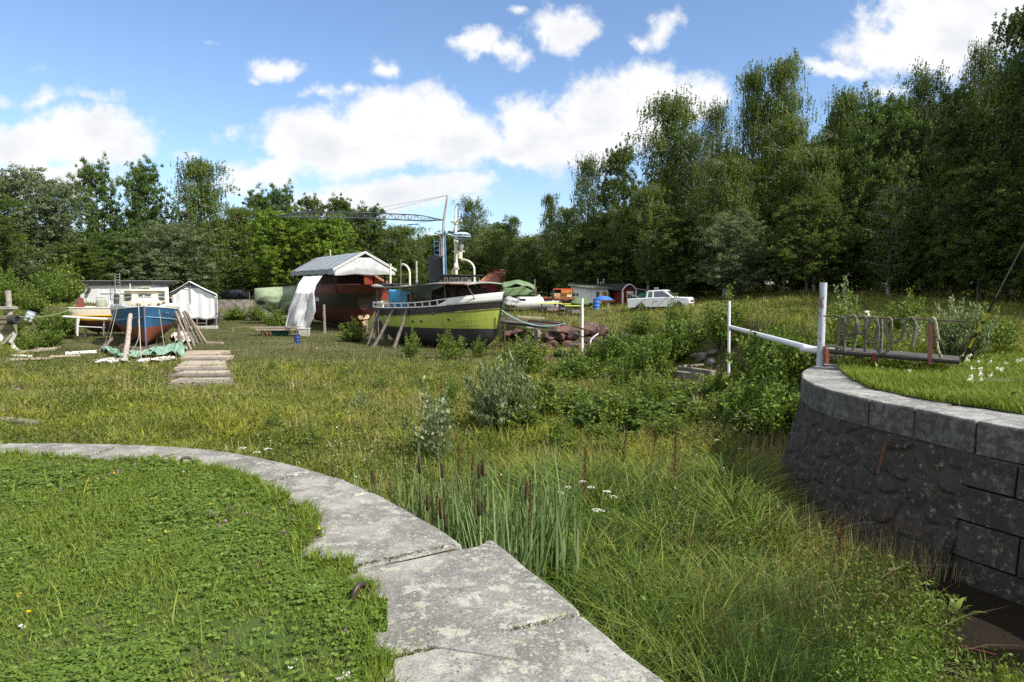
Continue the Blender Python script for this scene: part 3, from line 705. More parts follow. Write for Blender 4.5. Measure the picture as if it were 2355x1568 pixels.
TR = [('birch3', 1352, 355, 80, 110, 'small birch forming the left corner of the forest'),
 ('oak2', 1415, 342, 80, 110, 'dark round-topped tree behind the corner birch'),
 ('birch1', 1440, 470, 70, 130, 'drooping light birch above the red hut'),
 ('birch1', 1532, 210, 70, 175, 'tall light birch with weeping crown above the pickup'),
 ('birch3', 1640, 230, 74, 110, 'dark birch in the dip between the two tallest birches'),
 ('birch2', 1722, 140, 66, 90, 'left stem of the tall twin birch in the middle of the forest'),
 ('birch2', 1785, 120, 65, 120, 'right and tallest stem of the twin birch in the forest'),
 ('birch1', 1665, 355, 60, 150, 'bushy light green birch in front of the twin birch'),
 ('birch3', 1590, 300, 66, 110, 'dark birch tucked behind the tall weeping one'),
 ('birch1', 1800, 260, 60, 140, 'leafy birch with forked white trunk right of the bushy one'),
 ('birch1', 1935, 198, 66, 130, 'pale green weeping treetop left of the drooping dark birch'),
 ('oak1', 2000, 240, 58, 180, 'broad yellowish-green tree standing out of the right forest'),
 ('birch3', 2110, 146, 58, 150, 'drooping dark birch in front of the white cloud'),
 ('birch1', 1870, 330, 57, 120, 'light birch with sky showing through beside its stem'),
 ('oak2', 2190, 265, 50, 160, 'yellow-green bushy tree below the drooping dark birch'),
 ('birch3', 2225, 88, 56, 120, 'shaggy dark birch leaning against the tallest aspen'),
 ('aspen', 2312, -5, 48, 190, 'tallest aspen, rising to the top right corner of the photo'),
 ('aspen', 2420, -40, 45, 170, 'aspen cut off by the right edge of the photo'),
 ('pale1', 1690, 500, 56, 190, 'silver-leaved bushy tree with a yellow patch, right of the pickup'),
 ('oak2', 1850, 450, 52, 170, 'dark tree at the forest edge left of the tall grey post'),
 ('birch3', 2040, 420, 50, 150, 'dark slender tree behind the rope railing'),
 ('oak2', 2250, 380, 44, 190, 'black-green tree behind the wind-blown shrub'),
 ('oak2', 1560, 500, 62, 140, 'dark tree right behind the white pickup'),
 ('oak2', 1370, 500, 76, 110, 'dark tree behind the white hut with the orange door'),
 ('birch2', 1490, 420, 66, 110, 'green birch with thin grey stem left of the pickup cab')]
for k, u, v, Y, wd, lb in TR: tree_at(k, u, v, Y, wd, lb)
# the wood behind: one after the other along three rows
rd = random.Random(5)
for row, (dy, n) in enumerate(((8, 18), (17, 18))):
    for i in range(n):
        f = (i + rd.random() * .6) / n; u = 1340 + f * 1130; Yb = 80 - 34 * f + dy; vt = 400 - 330 * f + rd.uniform(0, 60) + 40 + (70 if f < .15 else 0)
        tree_at(('oak2', 'birch3', 'aspen', 'oak2')[rd.randrange(4)], u, vt, Yb, rd.uniform(120, 170), 'dark tree crowded inside the right-hand wood, seen only in scraps between others', 'trees inside the right-hand wood')
for i in range(26):
    f = (i + rd.random() * .6) / 26; u = -80 + f * 1500; Yb = 112 + rd.uniform(-3, 10); vt = 520 + rd.uniform(-35, 35) + (30 if u > 900 else 0)
    tree_at(('oak2', 'oak1', 'birch3')[rd.randrange(3)], u, vt, Yb, rd.uniform(110, 160), 'tree of the far row closing the back of the yard', 'trees of the far back row')
for i in range(20):
    f = (i + rd.random() * .5) / 20; u = 1330 + f * 1120; Yb = 74 - 33 * f + rd.uniform(-2, 2)
    tree_at('under', u, 560 - 60 * f + rd.uniform(-40, 40), Yb, rd.uniform(100, 190), 'low dark underwood tree along the foot of the right-hand wood', 'underwood along the foot of the wood', cat='undergrowth tree')
for i in range(16):
    f = (i + rd.random() * .5) / 16; u = -60 + f * 1330; Yb = 96 + rd.uniform(-3, 3)
    tree_at('under', u, 610 + rd.uniform(-25, 20), Yb, rd.uniform(90, 150), 'low dark underwood tree at the back of the yard', 'underwood at the back of the yard', cat='undergrowth tree')
for i in range(22):
    f = (i + rd.random() * .5) / 22; u = 1300 + f * 1180; Yb = 92 - 34 * f + rd.uniform(-2, 2)
    tree_at('under', u, 560 - 60 * f + rd.uniform(-30, 30), Yb, rd.uniform(150, 220), 'low dark underwood tree deeper inside the right-hand wood', 'underwood deeper inside the wood', cat='undergrowth tree')
for i in range(14):
    f = (i + rd.random() * .5) / 14; u = -60 + f * 1400; Yb = 118 + rd.uniform(-3, 3)
    tree_at('under', u, 600 + rd.uniform(-15, 10), Yb, rd.uniform(150, 220), 'low tree of the farthest strip behind the yard', 'farthest strip of low trees', cat='undergrowth tree')
# trees beyond the right edge of the view, which shade the wood
for x, y, h in ((36, 34, 19), (42, 28, 20), (39, 40, 19), (48, 36, 20), (34, 26, 18), (45, 20, 19), (50, 46, 20), (40, 15, 18)):
    place_tree('oak2', (x, y, float(hz(x, y))), h, 10, 'tree standing outside the photo past its right edge', 'trees past the right edge')

# ---------------------------------------------------------------- shrubs
def shrub_mesh(seed, H, W, nst, lps, lsize, asp, lm, upright=.6, stem=None):
    global rng
    rng = np.random.default_rng(seed); rd = random.Random(seed); mb = MB(); pos = []; dr = []
    for i in range(nst):
        az = rd.random() * 2 * PI; r = rd.random() ** .6 * W * .5; h = H * rd.uniform(.35, 1.12) * (1 - .35 * (r / (W * .5)) ** 2)
        b = Vector((math.cos(az) * r * .25, math.sin(az) * r * .25, 0)); e = Vector((math.cos(az) * r, math.sin(az) * r, h)) + Vector((.10 * h, -.02 * h, 0))
        mid = b.lerp(e, .5) + Vector((0, 0, h * .12 * upright)); mb.tube([b, mid, e], [.012, .007, .002], 3, caps=False)
        for k in range(lps):
            f = .18 + .82 * (k + rd.random()) / lps; p = (b.lerp(mid, f * 2) if f < .5 else mid.lerp(e, f * 2 - 1))
            a2 = rd.random() * 2 * PI; o_ = Vector((math.cos(a2), math.sin(a2), upright)).normalized()
            reach = rd.uniform(.02, .16) * H * (1.1 - f)
            pos.append(p + o_ * (lsize * .5 + reach)); dr.append(o_)
    pos = np.array([tuple(p) for p in pos]); dr = np.array([tuple(p) for p in dr]) + rng.normal(size=pos.shape) * .35
    tn = rng.random(len(pos)); g_ = leaves(pos, lsize * (.7 + .6 * rng.random(len(pos))), asp, tn, dirs=dr)
    crown = np_mesh('foliage', g_[0], g_[1], g_[2], lm, g_[3])
    o = mb.build('stem', stem or BARK, None, loc=(0, 0, 0)); me = o.data; bpy.data.objects.remove(o); return me, crown, H, W
SH = {'willow': shrub_mesh(31, 1.5, 1.7, 120, 64, .10, .28, LEAF['willow'], 1.3),
 'bush': shrub_mesh(32, 1.3, 1.5, 60, 60, .07, .7, LEAF['shrub'], .4),
 'birchling': shrub_mesh(33, 1.6, 1.2, 42, 66, .065, .75, LEAF['shrub'], .5),
 'alder': shrub_mesh(34, 1.1, 1.1, 40, 46, .11, .75, LEAF['oak'], .3),
 'wispy': shrub_mesh(35, 1.8, 1.0, 9, 60, .11, .45, LEAF['willow'], .8),
 'darkbush': shrub_mesh(36, 1.3, 2.0, 90, 64, .085, .65, LEAF['thick'], .4)}
nsh = [0]
def shrub(kind, u, vbase, hpx, wpx, label, Y=None, group=None, name='shrub', cat='shrub', sink=.1):
    b = (vbase if isinstance(vbase, Vector) else T(u, vbase)) if Y is None else on(u, Y); sm, cm, H, W = SH[kind]; nsh[0] += 1
    k = b.y / F; t_ = thing(name, label, cat, (b.x, b.y, b.z - sink), nsh[0] * 2.1, group); t_.scale = (wpx * k / W, wpx * k / W, hpx * k / H * 1.18)
    link_mesh('stem', sm, t_); link_mesh('foliage', cm, t_); return t_
for a in [('willow', 1155, 1000, 165, 175, 'silvery willow bush in the middle of the meadow, biggest of the willows'),
 ('wispy', 1010, 1075, 200, 100, 'tall wispy willow shoots just beyond the cattails'),
 ('wispy', 965, 1060, 150, 110, 'grey-green willow bush left of the wispy shoots'),
 ('alder', 1342, 972, 78, 66, 'small dense dark green alder right of the big willow bush'),
 ('bush', 1245, 965, 90, 60, 'low green sapling between the big willow and the alder'),
 ('bush', 1210, 865, 95, 110, 'green bush in front of the rusty slab under the bow'),
 ('birchling', 945, 822, 58, 52, 'leafy sapling left of the black keel of the tug'),
 ('birchling', 1040, 826, 62, 80, 'leafy sapling in front of the tug keel'),
 ('birchling', 1100, 822, 45, 40, 'small sapling below the tug stem'),
 ('bush', 815, 785, 48, 80, 'round bush under the red ship rudder'),
 ('bush', 635, 755, 45, 70, 'pale bush by the foot of the white tarpaulin'),
 ('birchling', 1665, 800, 120, 115, 'round birch bush behind the white pole'),
 ('birchling', 1470, 775, 65, 85, 'birch bush in front of the pickup rear wheel'),
 ('birchling', 1560, 770, 80, 80, 'birch bush in front of the pickup bonnet'),
 ('darkbush', 1420, 850, 80, 150, 'dark thicket by the foot of the thin white post'),
 ('darkbush', 1500, 880, 105, 130, 'leafy bush left of the timber stack'),
 ('darkbush', 1560, 830, 90, 140, 'dense bush above the timber stack'),
 ('darkbush', 1330, 880, 60, 170, 'spreading bush right of the tug bow'),
 ('darkbush', 1640, 930, 70, 120, 'low bush right of the timber stack'),
 ('darkbush', 1760, 930, 150, 190, 'big dark thicket between the white pole and the stone wall'),
 ('darkbush', 1820, 900, 120, 120, 'dark bush under the slanting white pipe'),
 ('bush', 1700, 980, 90, 130, 'bright leafy bush in front of the dark thicket'),
 ('bush', 1600, 985, 60, 120, 'pale low bush beyond the dock stalks'),
 ('darkbush', 1830, 1010, 90, 90, 'dark brambles in the shade of the stone wall'),
 ('birchling', 1530, 1020, 80, 110, 'silvery birch shoots left of the brown dock stalks'),
 ('bush', 875, 900, 40, 60, 'small bush in the dry grass left of the willow'),
 ('birchling', 1400, 1060, 70, 110, 'yellow-green shoots in the sedge behind the cattails')]:
    shrub(*a)
for u, Y, h, wd, kd, lb in [(1835, 17, 90, 120, 'darkbush', 'leafy bush left of the tall grey post'), (1960, 19, 130, 130, 'birchling', 'windblown bush behind the rope loops'),
  (2075, 22, 95, 95, 'birchling', 'small birch bush behind the right end of the rope loops'), (1945, 19.5, 175, 55, 'wispy', 'tall willow whip rising behind the rope railing'),
  (2200, 14.5, 135, 150, 'willow', 'pale wind-bent willow shrub right of the red post'), (2265, 16, 105, 130, 'bush', 'bush behind the yellow and black guy wire'), (2120, 17, 85, 80, 'wispy', 'thin willow behind the red post'),
  (1790, 24, 130, 120, 'darkbush', 'bush behind the slanting white pipe'), (1900, 15.2, 90, 100, 'darkbush', 'brambles at the foot of the tall grey post')]:
    shrub(kd, u, 0, h, wd, lb, Y=Y)
rs_ = random.Random(77)
for i in range(32):
    u = rs_.uniform(1165, 1850); v = rs_.uniform(815, 1010); b_ = T(u, v)
    if 1520 < u < 1640 and 850 < v < 930 or not inpoly(np.array(b_.x), np.array(b_.y), BASIN): continue
    k = (v - 740) / 130
    shrub(('birchling', 'bush', 'darkbush', 'alder')[i % 4], u, b_, rs_.uniform(38, 70) * k, rs_.uniform(50, 100) * k, 'low leafy sapling among many filling the right side of the dock', group='saplings filling the right side of the dock')
for i in range(15):
    u = rs_.uniform(560, 1500); v = rs_.uniform(850, 1060); b_ = T(u, v)
    shrub(('wispy', 'bush', 'birchling', 'bush')[i % 4], u, b_, rs_.uniform(35, 70) * (v - 700) / 200, rs_.uniform(25, 60) * (v - 700) / 200, 'small thin sapling standing alone in the open meadow', group='lone saplings in the open meadow')
# overgrown bank at the left
for i, (u, Y, h, wd, kd) in enumerate([(105, 68, 70, 90, 'darkbush'), (40, 66, 60, 90, 'bush'), (150, 72, 90, 100, 'bush'), (20, 50, 50, 80, 'darkbush'), (130, 55, 60, 90, 'darkbush'), (75, 60, 50, 80, 'bush'),
  (-10, 60, 90, 90, 'darkbush'), (160, 60, 50, 60, 'bush'), (105, 47, 40, 90, 'darkbush'), (50, 44, 40, 80, 'bush'), (545, 84, 30, 80, 'bush'), (590, 82, 40, 50, 'bush')]):
    shrub(kd, u, 0, h, wd, ['dense dark bush on the left bank above the tilted barrel', 'bush behind the leaning post at far left', 'light green bush left of the white shed', 'dark bush above the white boards', 'nettle thicket left of the white trestle',
     'bush just above the tilted barrel', 'dark bush cut by the left edge', 'bush by the corner of the white shed', 'low weeds in front of the white trestle', 'weeds between the boards and the tyres', 'bush on the old stone wall below the parked car', 'bush left of the boat in green tarpaulin'][i], Y=Y)
# ================================================================ grasses
rng = np.random.default_rng(99)
GM = {'lawn': leaf('grass_lawn', [(.08, .13, .014), (.145, .205, .026), (.28, .33, .07)], big=1.6, amt=.22),
 'clover': leaf('clover_leaf', [(.065, .12, .016), (.125, .195, .03), (.235, .31, .075)], big=1.2, amt=.2),
 'meadow': leaf('grass_meadow', [(.045, .070, .012), (.12, .165, .022), (.245, .265, .045), (.33, .29, .12)], big=.35, amt=.42),
 'dry': leaf('grass_dry', [(.18, .15, .065), (.32, .26, .13), (.45, .39, .22)], big=.3, amt=.2),
 'sedge': leaf('grass_sedge', [(.025, .055, .010), (.08, .13, .018), (.22, .27, .05)], big=.9, amt=.25),
 'rush': leaf('grass_rush', [(.025, .055, .018), (.05, .095, .03), (.11, .16, .055)], big=.9, amt=.2),
 'herb': leaf('herb_leaf', [(.045, .095, .014), (.10, .17, .024), (.21, .29, .06)], big=.7, amt=.25),
 'weed': leaf('meadow_weed_leaf', [(.035, .055, .014), (.08, .105, .022), (.17, .19, .05)], big=.4, amt=.3),
 'ochre': leaf('yellow_clump_grass', [(.12, .14, .012), (.24, .25, .022), (.38, .37, .05)], big=.6, amt=.2),
 'russet': leaf('russet_weed', [(.055, .045, .02), (.10, .075, .035), (.17, .12, .06)], big=.6, amt=.2),
 'brown': leaf('seed_brown', [(.05, .018, .012), (.09, .035, .02), (.14, .06, .035)], big=1, amt=.1, trans=.1),
 'white': leaf('petal_white', [(.6, .6, .55), (.75, .75, .7), (.8, .8, .76)], trans=.2),
 'yellow': leaf('petal_yellow', [(.6, .42, .02), (.7, .52, .03), (.75, .6, .05)], trans=.2),
 'purple': leaf('petal_purple', [(.28, .12, .32), (.38, .18, .42), (.5, .28, .5)], trans=.2)}
def pick(n, x0, x1, y0, y1, dens=None):
    x = rng.uniform(x0, x1, n); y = rng.uniform(y0, y1, n)
    if dens is not None:
        k = rng.random(n) < dens(x, y); x, y = x[k], y[k]
    return x, y
def bare(x, y):
    b = np.ones_like(x)
    for u, v, r in ((560, 1300, .13), (582, 1468, .15), (640, 1490, .09), (470, 1220, .10)):
        c = G(u, v); b *= 1 - .85 * np.exp(-(((x - c.x) / r) ** 2 + ((y - c.y) / (r * 1.1)) ** 2))
    return b
# mown clover lawn
ll = LAWN_POLY
def inlawn(x, y):
    a = np.where(y > 1.6, .13 * (vnoise(x, y, 7, 71) - .5) + .10 * (vnoise(x, y, 19, 72) - .5), 0); b = .13 * (vnoise(x, y, 7, 73) - .5) + .10 * (vnoise(x, y, 19, 74) - .5)
    return inpoly(x + a - .02, y + b - .02, ll)
x, y = pick(620000, -9, .5, 1.6, 7.6, lambda x, y: inlawn(x, y) * bare(x, y) * np.minimum(1, (3.2 / y) ** 1.1))
k = np.abs(x) < y * .82 + .4; x, y = x[k], y[k]; N = len(x)
hh = (.025 + .05 * fnoise(x, y, 1.1, 31)) * (.6 + .8 * rng.random(N)) * (1 + .7 * (dline(x, y, LAWN_IN) < .10))
stuff('lawn_grass', blades(x, y, np.full(N, .008), hh, .0045 + .0009 * y, .3 + .7 * rng.random(N), tint=np.clip(rng.normal(.45, .22, N), 0, 1)), GM['lawn'])
x, y = pick(260000, -9, .5, 1.6, 7.6, lambda x, y: inlawn(x, y) * bare(x, y) * np.minimum(1, (3.2 / y) ** 1.2) * (.12 + .88 * sstep(fnoise(x, y, 1.3, 37), .36, .58)))
k = np.abs(x) < y * .82 + .4; x, y = x[k], y[k]; N = len(x)
h = .02 + .045 * fnoise(x, y, 1.3, 33) + .02 * rng.random(N); s = (.014 + .010 * rng.random(N)) * (1 + .05 * y)
parts = []; a0 = rng.random(N) * 6.28
tl = np.clip(rng.normal(.42, .2, N), 0, 1)
for j in range(3):
    a = a0 + j * 2.094; d = np.stack([np.cos(a), np.sin(a), rng.normal(0, .35, N)], -1); cpos = np.stack([x + np.cos(a) * s * .5, y + np.sin(a) * s * .5, h], -1)
    parts.append(leaves(cpos, s, .85, tl, flat=.6, dirs=d))
stuff('clover', join(parts), GM['clover'])
# a few tall stems and small flowers in the lawn
x, y = pick(1600, -7, .3, 1.8, 7.2, lambda x, y: inlawn(x, y)); N = len(x)
stuff('lawn_tall_grass', blades(x, y, np.zeros(N), .10 + .10 * rng.random(N), np.full(N, .008), .5 + .6 * rng.random(N), nseg=3), GM['lawn'])
def flowers(name, pts, r, mt, n=9):
    pts = np.array([tuple(p) for p in pts]); c = np.repeat(pts, n, 0) + rng.normal(size=(len(pts) * n, 3)) * r * .45
    stuff(name, leaves(c, r * 1.0, .8, flat=.3), mt)
flowers('yellow_flowers', [G(u, v, .06) for u, v in ((135,1068),(163,1086),(261,1087),(204,1105),(200,1123),(434,1093),(483,1160),(380,1222),(42,1369),(67,1404),(345,1243),(733,1215),(413,1066),(424,1066),(454,1076))], .013, GM['yellow'])
flowers('clover_flowers', [G(u, v, .06) for u, v in ((71,1044),(272,1085),(250,1090),(140,1125),(530,1166),(498,1185),(487,1178),(517,1197),(566,1179),(672,1195),(654,1223),(793,1450),(310,1066),(505,1208))], .013, GM['purple'])
flowers('white_flowers', [G(u, v, .05) for u, v in ((421,1085),(513,1115),(50,1437),(675,1518),(790,1555),(800,1548),(668,1538),(780,1560))], .014, GM['white'])
x, y = pick(14000, -8, .5, 1.7, 7.4, lambda x, y: inlawn(x, y) * sstep(fnoise(x, y, 1.5, 39), .40, .6)); N = len(x)
stuff('lawn_straw', blades(x, y, np.full(N, .012), .02 + .04 * rng.random(N), np.full(N, .006), .8 + 1.2 * rng.random(N)), GM['dry'])
# moss and small weeds in the joints of the coping
jx = []
for E_, q_ in [(LEFT_EDGE, (18, 1019)), (LEFT_EDGE, (286, 1022)), (LEFT_EDGE, (448, 1031)), (LEFT_EDGE, (720.4, 1083)), (NE, (1330, 1413)), (LEFT_EDGE, (1056, 1252))]:
    p_, d_ = along(E_, arcpos(E_, g2([q_])[0])); n_ = Vector((d_.y, -d_.x))
    for k in range(260): a_ = rng.random() ** .7 * 1.2; jx.append((p_.x + n_.x * a_ + rng.normal(0, .008) , p_.y + n_.y * a_ + rng.normal(0, .008), .002 + .006 * rng.random()))
jx = np.array(jx); stuff('joint_moss', leaves(jx, np.full(len(jx), .013), .8, flat=.3), GM['weed'])
k = rng.random(len(jx)) < .12; jj = jx[k]; stuff('joint_grass', blades(jj[:, 0], jj[:, 1], jj[:, 2] - .02, .03 + .05 * rng.random(len(jj)), np.full(len(jj), .004), .6 + rng.random(len(jj))), GM['lawn'])
# the right-hand quay: longer grass, wild flowers, broad leaves
x, y = pick(230000, 4, 14.5, 6, 16, lambda x, y: inpoly(x, y, RLAWN_POLY)); k = x < y * .80 + .6; x, y = x[k], y[k]; N = len(x)
stuff('quay_grass', blades(x, y, np.full(N, .01), (.05 + .12 * fnoise(x, y, .9, 41)) * (.5 + rng.random(N)), .006 + .0009 * y, .4 + .8 * rng.random(N), tint=np.clip(rng.normal(.5, .22, N), 0, 1)), GM['lawn'])
x, y = pick(5200, 5, 14, 7, 15.5, lambda x, y: inpoly(x, y, RLAWN_POLY) * (dline(x, y, RLAWN_IN) > .5) * sstep(fnoise(x, y, .8, 43), .45, .6)); N = len(x)
stuff('quay_herbs', leaves(np.stack([x, y, .06 + .12 * rng.random(N)], -1), .05 + .07 * rng.random(N), .5, flat=.2), GM['herb'])
pts = [Vector((a, b, .16 + .1 * rng.random())) for a, b in zip(*pick(90, 7, 13, 9, 14.5, lambda x, y: inpoly(x, y, RLAWN_POLY) * (dline(x, y, RLAWN_IN) > .5)))]
flowers('quay_flowers', pts, .035, GM['white'], 14)

# meadow of the dock floor and the banks: dense near, sparser but broader blades far away
def meadow(n, y0, y1, pw):
    """positions inside the view, density falling with distance"""
    f = rng.random(n); a = y0 ** (1 - pw); b = y1 ** (1 - pw); y = (a + f * (b - a)) ** (1 / (1 - pw)); x = (rng.random(n) * 2 - 1) * (y * .80 + 1.0)
    return x, y
PLANKS = [tuple(T(u, v)[:2]) for u, v in ((424, 811), (530, 811), (540, 896), (392, 896), (396, 868))]
STACK = [tuple(T(u, v)[:2]) for u, v in ((1530, 880), (1625, 880), (1630, 930), (1525, 930))]
def hollow(x, y): return ((x - 5.6) / 1.15) ** 2 + ((y - 6.95) / 1.1) ** 2 < 1
def offwall(x, y):
    m_ = (~inpoly(x, y, LAWN_POLY)) & (~inpoly(x, y, RLAWN_POLY))
    cp_ = (dline(x, y, LEFT_EDGE) < 1.5) | (dline(x, y, [LEFT_EDGE[-1]] + NOTCH + NEAR_EDGE[1:]) < 1.7); ins = inpoly(x, y, BASIN)
    m_ &= ~(cp_ & ~ins) & ~((x < 3.3) & (x > -14) & (y < 8) & ~ins)
    m_ &= ~((dline(x, y, RIGHT_EDGE) < 1.45) & ~ins)
    m_ &= ~(inpoly(x, y, PLANKS) & (rng.random(np.shape(x)) < .93)) & ~(inpoly(x, y, STACK) & (rng.random(np.shape(x)) < .8))
    return m_ & ~hollow(x, y)
def tyre_gap(x, y):   # worn, low ground round the boats
    d = np.hypot((x + 24) / 5.5, (y - 52) / 7); return sstep(d, .55, 1.1)
x, y = meadow(760000, 5.2, 105, 1.75); k = offwall(x, y); x, y = x[k], y[k]; N = len(x)
low = sstep(y, 34, 44) * (1 - sstep(x, -3, 0)) * (1 - sstep(y, 80, 86)); ins = inpoly(x, y, BASIN)
h = (.12 + .34 * fnoise(x, y, .6, 51)) * (.4 + .9 * rng.random(N)) * (.15 + .85 * sstep(dline(x, y, RIGHT_EDGE[3:]), .9, 2.4)); h = h * (1 - .60 * (1 - sstep(y, 8, 11)) * ins) * (1 - .78 * low * ins) * (1 - .25 * sstep(y, 12, 25)) * (.35 + .65 * tyre_gap(x, y)) * np.where(ins, 1, 1.0 + .35 * sstep(y, 25, 50))
pudd = ((x - G(2010, 1540, -2).x) / 1.7) ** 2 + ((y - G(2010, 1540, -2).y) / .55) ** 2
kk = (rng.random(N) < np.clip(pudd - .3, .02, 1)); x, y, h = x[kk], y[kk], h[kk]; N = len(x)
dryp = .22 * sstep(fnoise(x, y, .12, 55), .45, .62) + .35 * sstep(y, 40, 60) * sstep(x, 5, 12)
greenp = .3 * sstep(x, 0, 5) * (1 - sstep(y, 22, 34)) + .25 * (1 - sstep(y, 9, 13))
tn = np.clip(rng.normal(.42, .2, N) + dryp * .6 - greenp * .35, 0, 1)
stuff('meadow_grass', blades(x, y, hz(x, y) - .02, h, .006 + .00085 * y, .3 + .9 * rng.random(N), tint=tn), GM['meadow'])
# straw-coloured seed stalks standing over the grass
x, y = meadow(90000, 8, 95, 1.6); k = offwall(x, y) & (rng.random(len(x)) < (.04 + .45 * sstep(fnoise(x, y, .16, 61), .45, .62) + .3 * (x > 4) * (y > 38)) * (1 - .85 * sstep(y, 36, 46) * (x < -2) * (y < 85))); x, y = x[k], y[k]; N = len(x)
stuff('dry_stalks', blades(x, y, hz(x, y), (.22 + .28 * rng.random(N)) * (1 + .3 * (y > 45)), .003 + .00060 * y, .15 + .3 * rng.random(N)), GM['dry'])
# leafy weeds low in the meadow
x, y = meadow(230000, 6.5, 90, 1.6); k = offwall(x, y) & (dline(x, y, RIGHT_EDGE[3:]) > 1.2) & (rng.random(len(x)) < .35 + 1.1 * sstep(fnoise(x, y, .3, 65) + .16 * sstep(x, -1, 3) * (1 - sstep(y, 40, 50)), .46, .64)); x, y = x[k], y[k]; N = len(x)
pz_ = hz(x, y) + (.05 + .40 * rng.random(N) * (.4 + fnoise(x, y, .6, 66))) * (1 - .6 * sstep(y, 36, 46) * (x < -2))
stuff('meadow_weeds', leaves(np.stack([x, y, pz_], -1), .035 + .0016 * y + .03 * rng.random(N), .55, flat=.2), GM['weed'])
x, y = meadow(1500, 9, 60, 1.6); k = offwall(x, y) & (rng.random(len(x)) < sstep(fnoise(x, y, .3, 67), .45, .6)); x, y = x[k], y[k]; N = len(x)
stuff('meadow_flowers', leaves(np.stack([x, y, hz(x, y) + .30 + .25 * rng.random(N)], -1), .02 + .0011 * y, .8, flat=.5), GM['white'])
# sedge filling the dock in front of the quay: tussocks of long arching blades
def tuss(n, fn_pos, per, h0, w0, bend, mt, name, nseg=4, spread=.12, droop=.25, tn=(.5, .25)):
    cx, cy, s = fn_pos(n); X = np.repeat(cx, per) + rng.normal(0, spread, len(cx) * per); Y_ = np.repeat(cy, per) + rng.normal(0, spread, len(cx) * per); S = np.repeat(s, per); N = len(X)
    az = np.arctan2(Y_ - np.repeat(cy, per), X - np.repeat(cx, per)) + rng.normal(0, .5, N)
    g_ = blades(X, Y_, hz(X, Y_) - .02, h0 * S * (.55 + .6 * rng.random(N)), np.full(N, w0) * (1 + .05 * Y_), bend * (.4 + rng.random(N)), az=az, nseg=nseg, droop=droop, tint=np.clip(np.repeat(rng.normal(tn[0], tn[1], len(cx)), per) + rng.normal(0, .12, N), 0, 1))
    stuff(name, g_, mt)
def near_pos(u0, u1, v0, v1, zb=-2.0):
    def f(n):
        u = rng.uniform(u0, u1, n); v = rng.uniform(v0, v1, n); pt = [G(a, b, zb) for a, b in zip(u, v)]
        x = np.array([p.x for p in pt]); y = np.array([p.y for p in pt]); k = inpoly(x, y, BASIN) & (y < 18) & (dline(x, y, RIGHT_EDGE[3:]) > .95) & ~hollow(x, y); x, y = x[k], y[k]
        return x, y, .75 + .5 * rng.random(len(x))
    return f
tuss(330, near_pos(1150, 1780, 1130, 1900), 70, .80, .021, .95, GM['sedge'], 'sedge', spread=.13)
tuss(60, near_pos(1800, 2080, 1560, 1900), 46, .45, .010, .8, GM['sedge'], 'sedge_by_wall')
tuss(52, near_pos(1720, 1980, 1450, 1800), 42, .95, .007, .28, GM['rush'], 'rushes', nseg=3, spread=.10, droop=.05)
tuss(110, near_pos(1350, 1950, 1300, 1700), 24, .80, .005, .35, GM['meadow'], 'hair_grass', nseg=3, spread=.2, droop=.1, tn=(.6, .2))
tuss(200, near_pos(500, 1500, 1080, 1180), 40, .45, .013, .6, GM['meadow'], 'yellow_sedge', tn=(.55, .2))
tuss(150, near_pos(1150, 2000, 1130, 1850), 14, .75, .010, .9, GM['dry'], 'dead_sedge', spread=.2)
def herbpatch(name, n, fn_pos, hmax, size, mt, rad=.3, asp=.45, per=60):
    cx, cy, s = fn_pos(n); X = np.repeat(cx, per) + rng.normal(0, rad, len(cx) * per); Y_ = np.repeat(cy, per) + rng.normal(0, rad, len(cx) * per); N = len(X)
    r2 = ((X - np.repeat(cx, per)) ** 2 + (Y_ - np.repeat(cy, per)) ** 2) / (rad * 1.6) ** 2
    z = hz(X, Y_) + hmax * np.repeat(s, per) * np.clip(1 - .5 * r2, .1, 1) * rng.random(N) ** .5
    stuff(name, leaves(np.stack([X, Y_, z], -1), size * (.6 + .8 * rng.random(N)), asp, flat=.1), mt)
herbpatch('leafy_herbs', 130, near_pos(1250, 1780, 1180, 1800), .60, .055, GM['herb'])
herbpatch('willowherb', 34, near_pos(1880, 2120, 1540, 1850), .85, .05, GM['herb'], rad=.20, per=320, asp=.3)
herbpatch('bog_herbs', 40, near_pos(2120, 2460, 1560, 1850), .32, .05, GM['herb'], rad=.2, per=60)
def mead_pos(y0, y1, thr):
    def f(n):
        x, y = meadow(n, y0, y1, 1.5); k = offwall(x, y) & (fnoise(x, y, .35, 91) > thr) & ~((x < -2) & (y > 36) & (y < 84)); x, y = x[k], y[k]
        return x, y, .6 + .7 * rng.random(len(x))
    return f
tuss(2600, mead_pos(8, 55, .42), 26, .52, .012, .75, GM['meadow'], 'meadow_tussocks', nseg=3, spread=.14, tn=(.55, .28))
tuss(700, mead_pos(8, 60, .5), 22, .62, .009, .4, GM['dry'], 'straw_tussocks', nseg=3, spread=.16)
herbpatch('meadow_herbs', 900, mead_pos(7.5, 50, .45), .45, .06, GM['herb'], rad=.28, per=46)
def region_pos(x0, x1, y0, y1, thr, sd):
    def f(n):
        y = rng.uniform(0, 1, n); y = 1 / (1 / y0 + y * (1 / y1 - 1 / y0)); x = rng.uniform(x0, x1, n) * y; k = offwall(x, y) & (fnoise(x, y, .45, sd) > thr) & inpoly(x, y, BASIN); x, y = x[k], y[k]
        return x, y, .6 + .7 * rng.random(len(x))
    return f
tuss(1500, region_pos(-.8, .25, 9, 36, .52, 101), 34, .40, .013, .8, GM['ochre'], 'yellow_clumps', nseg=3, spread=.18, tn=(.5, .25))
tuss(700, region_pos(0, .55, 10, 40, .48, 107), 30, .50, .013, .8, GM['ochre'], 'yellow_tufts', nseg=3, spread=.18, tn=(.35, .25))
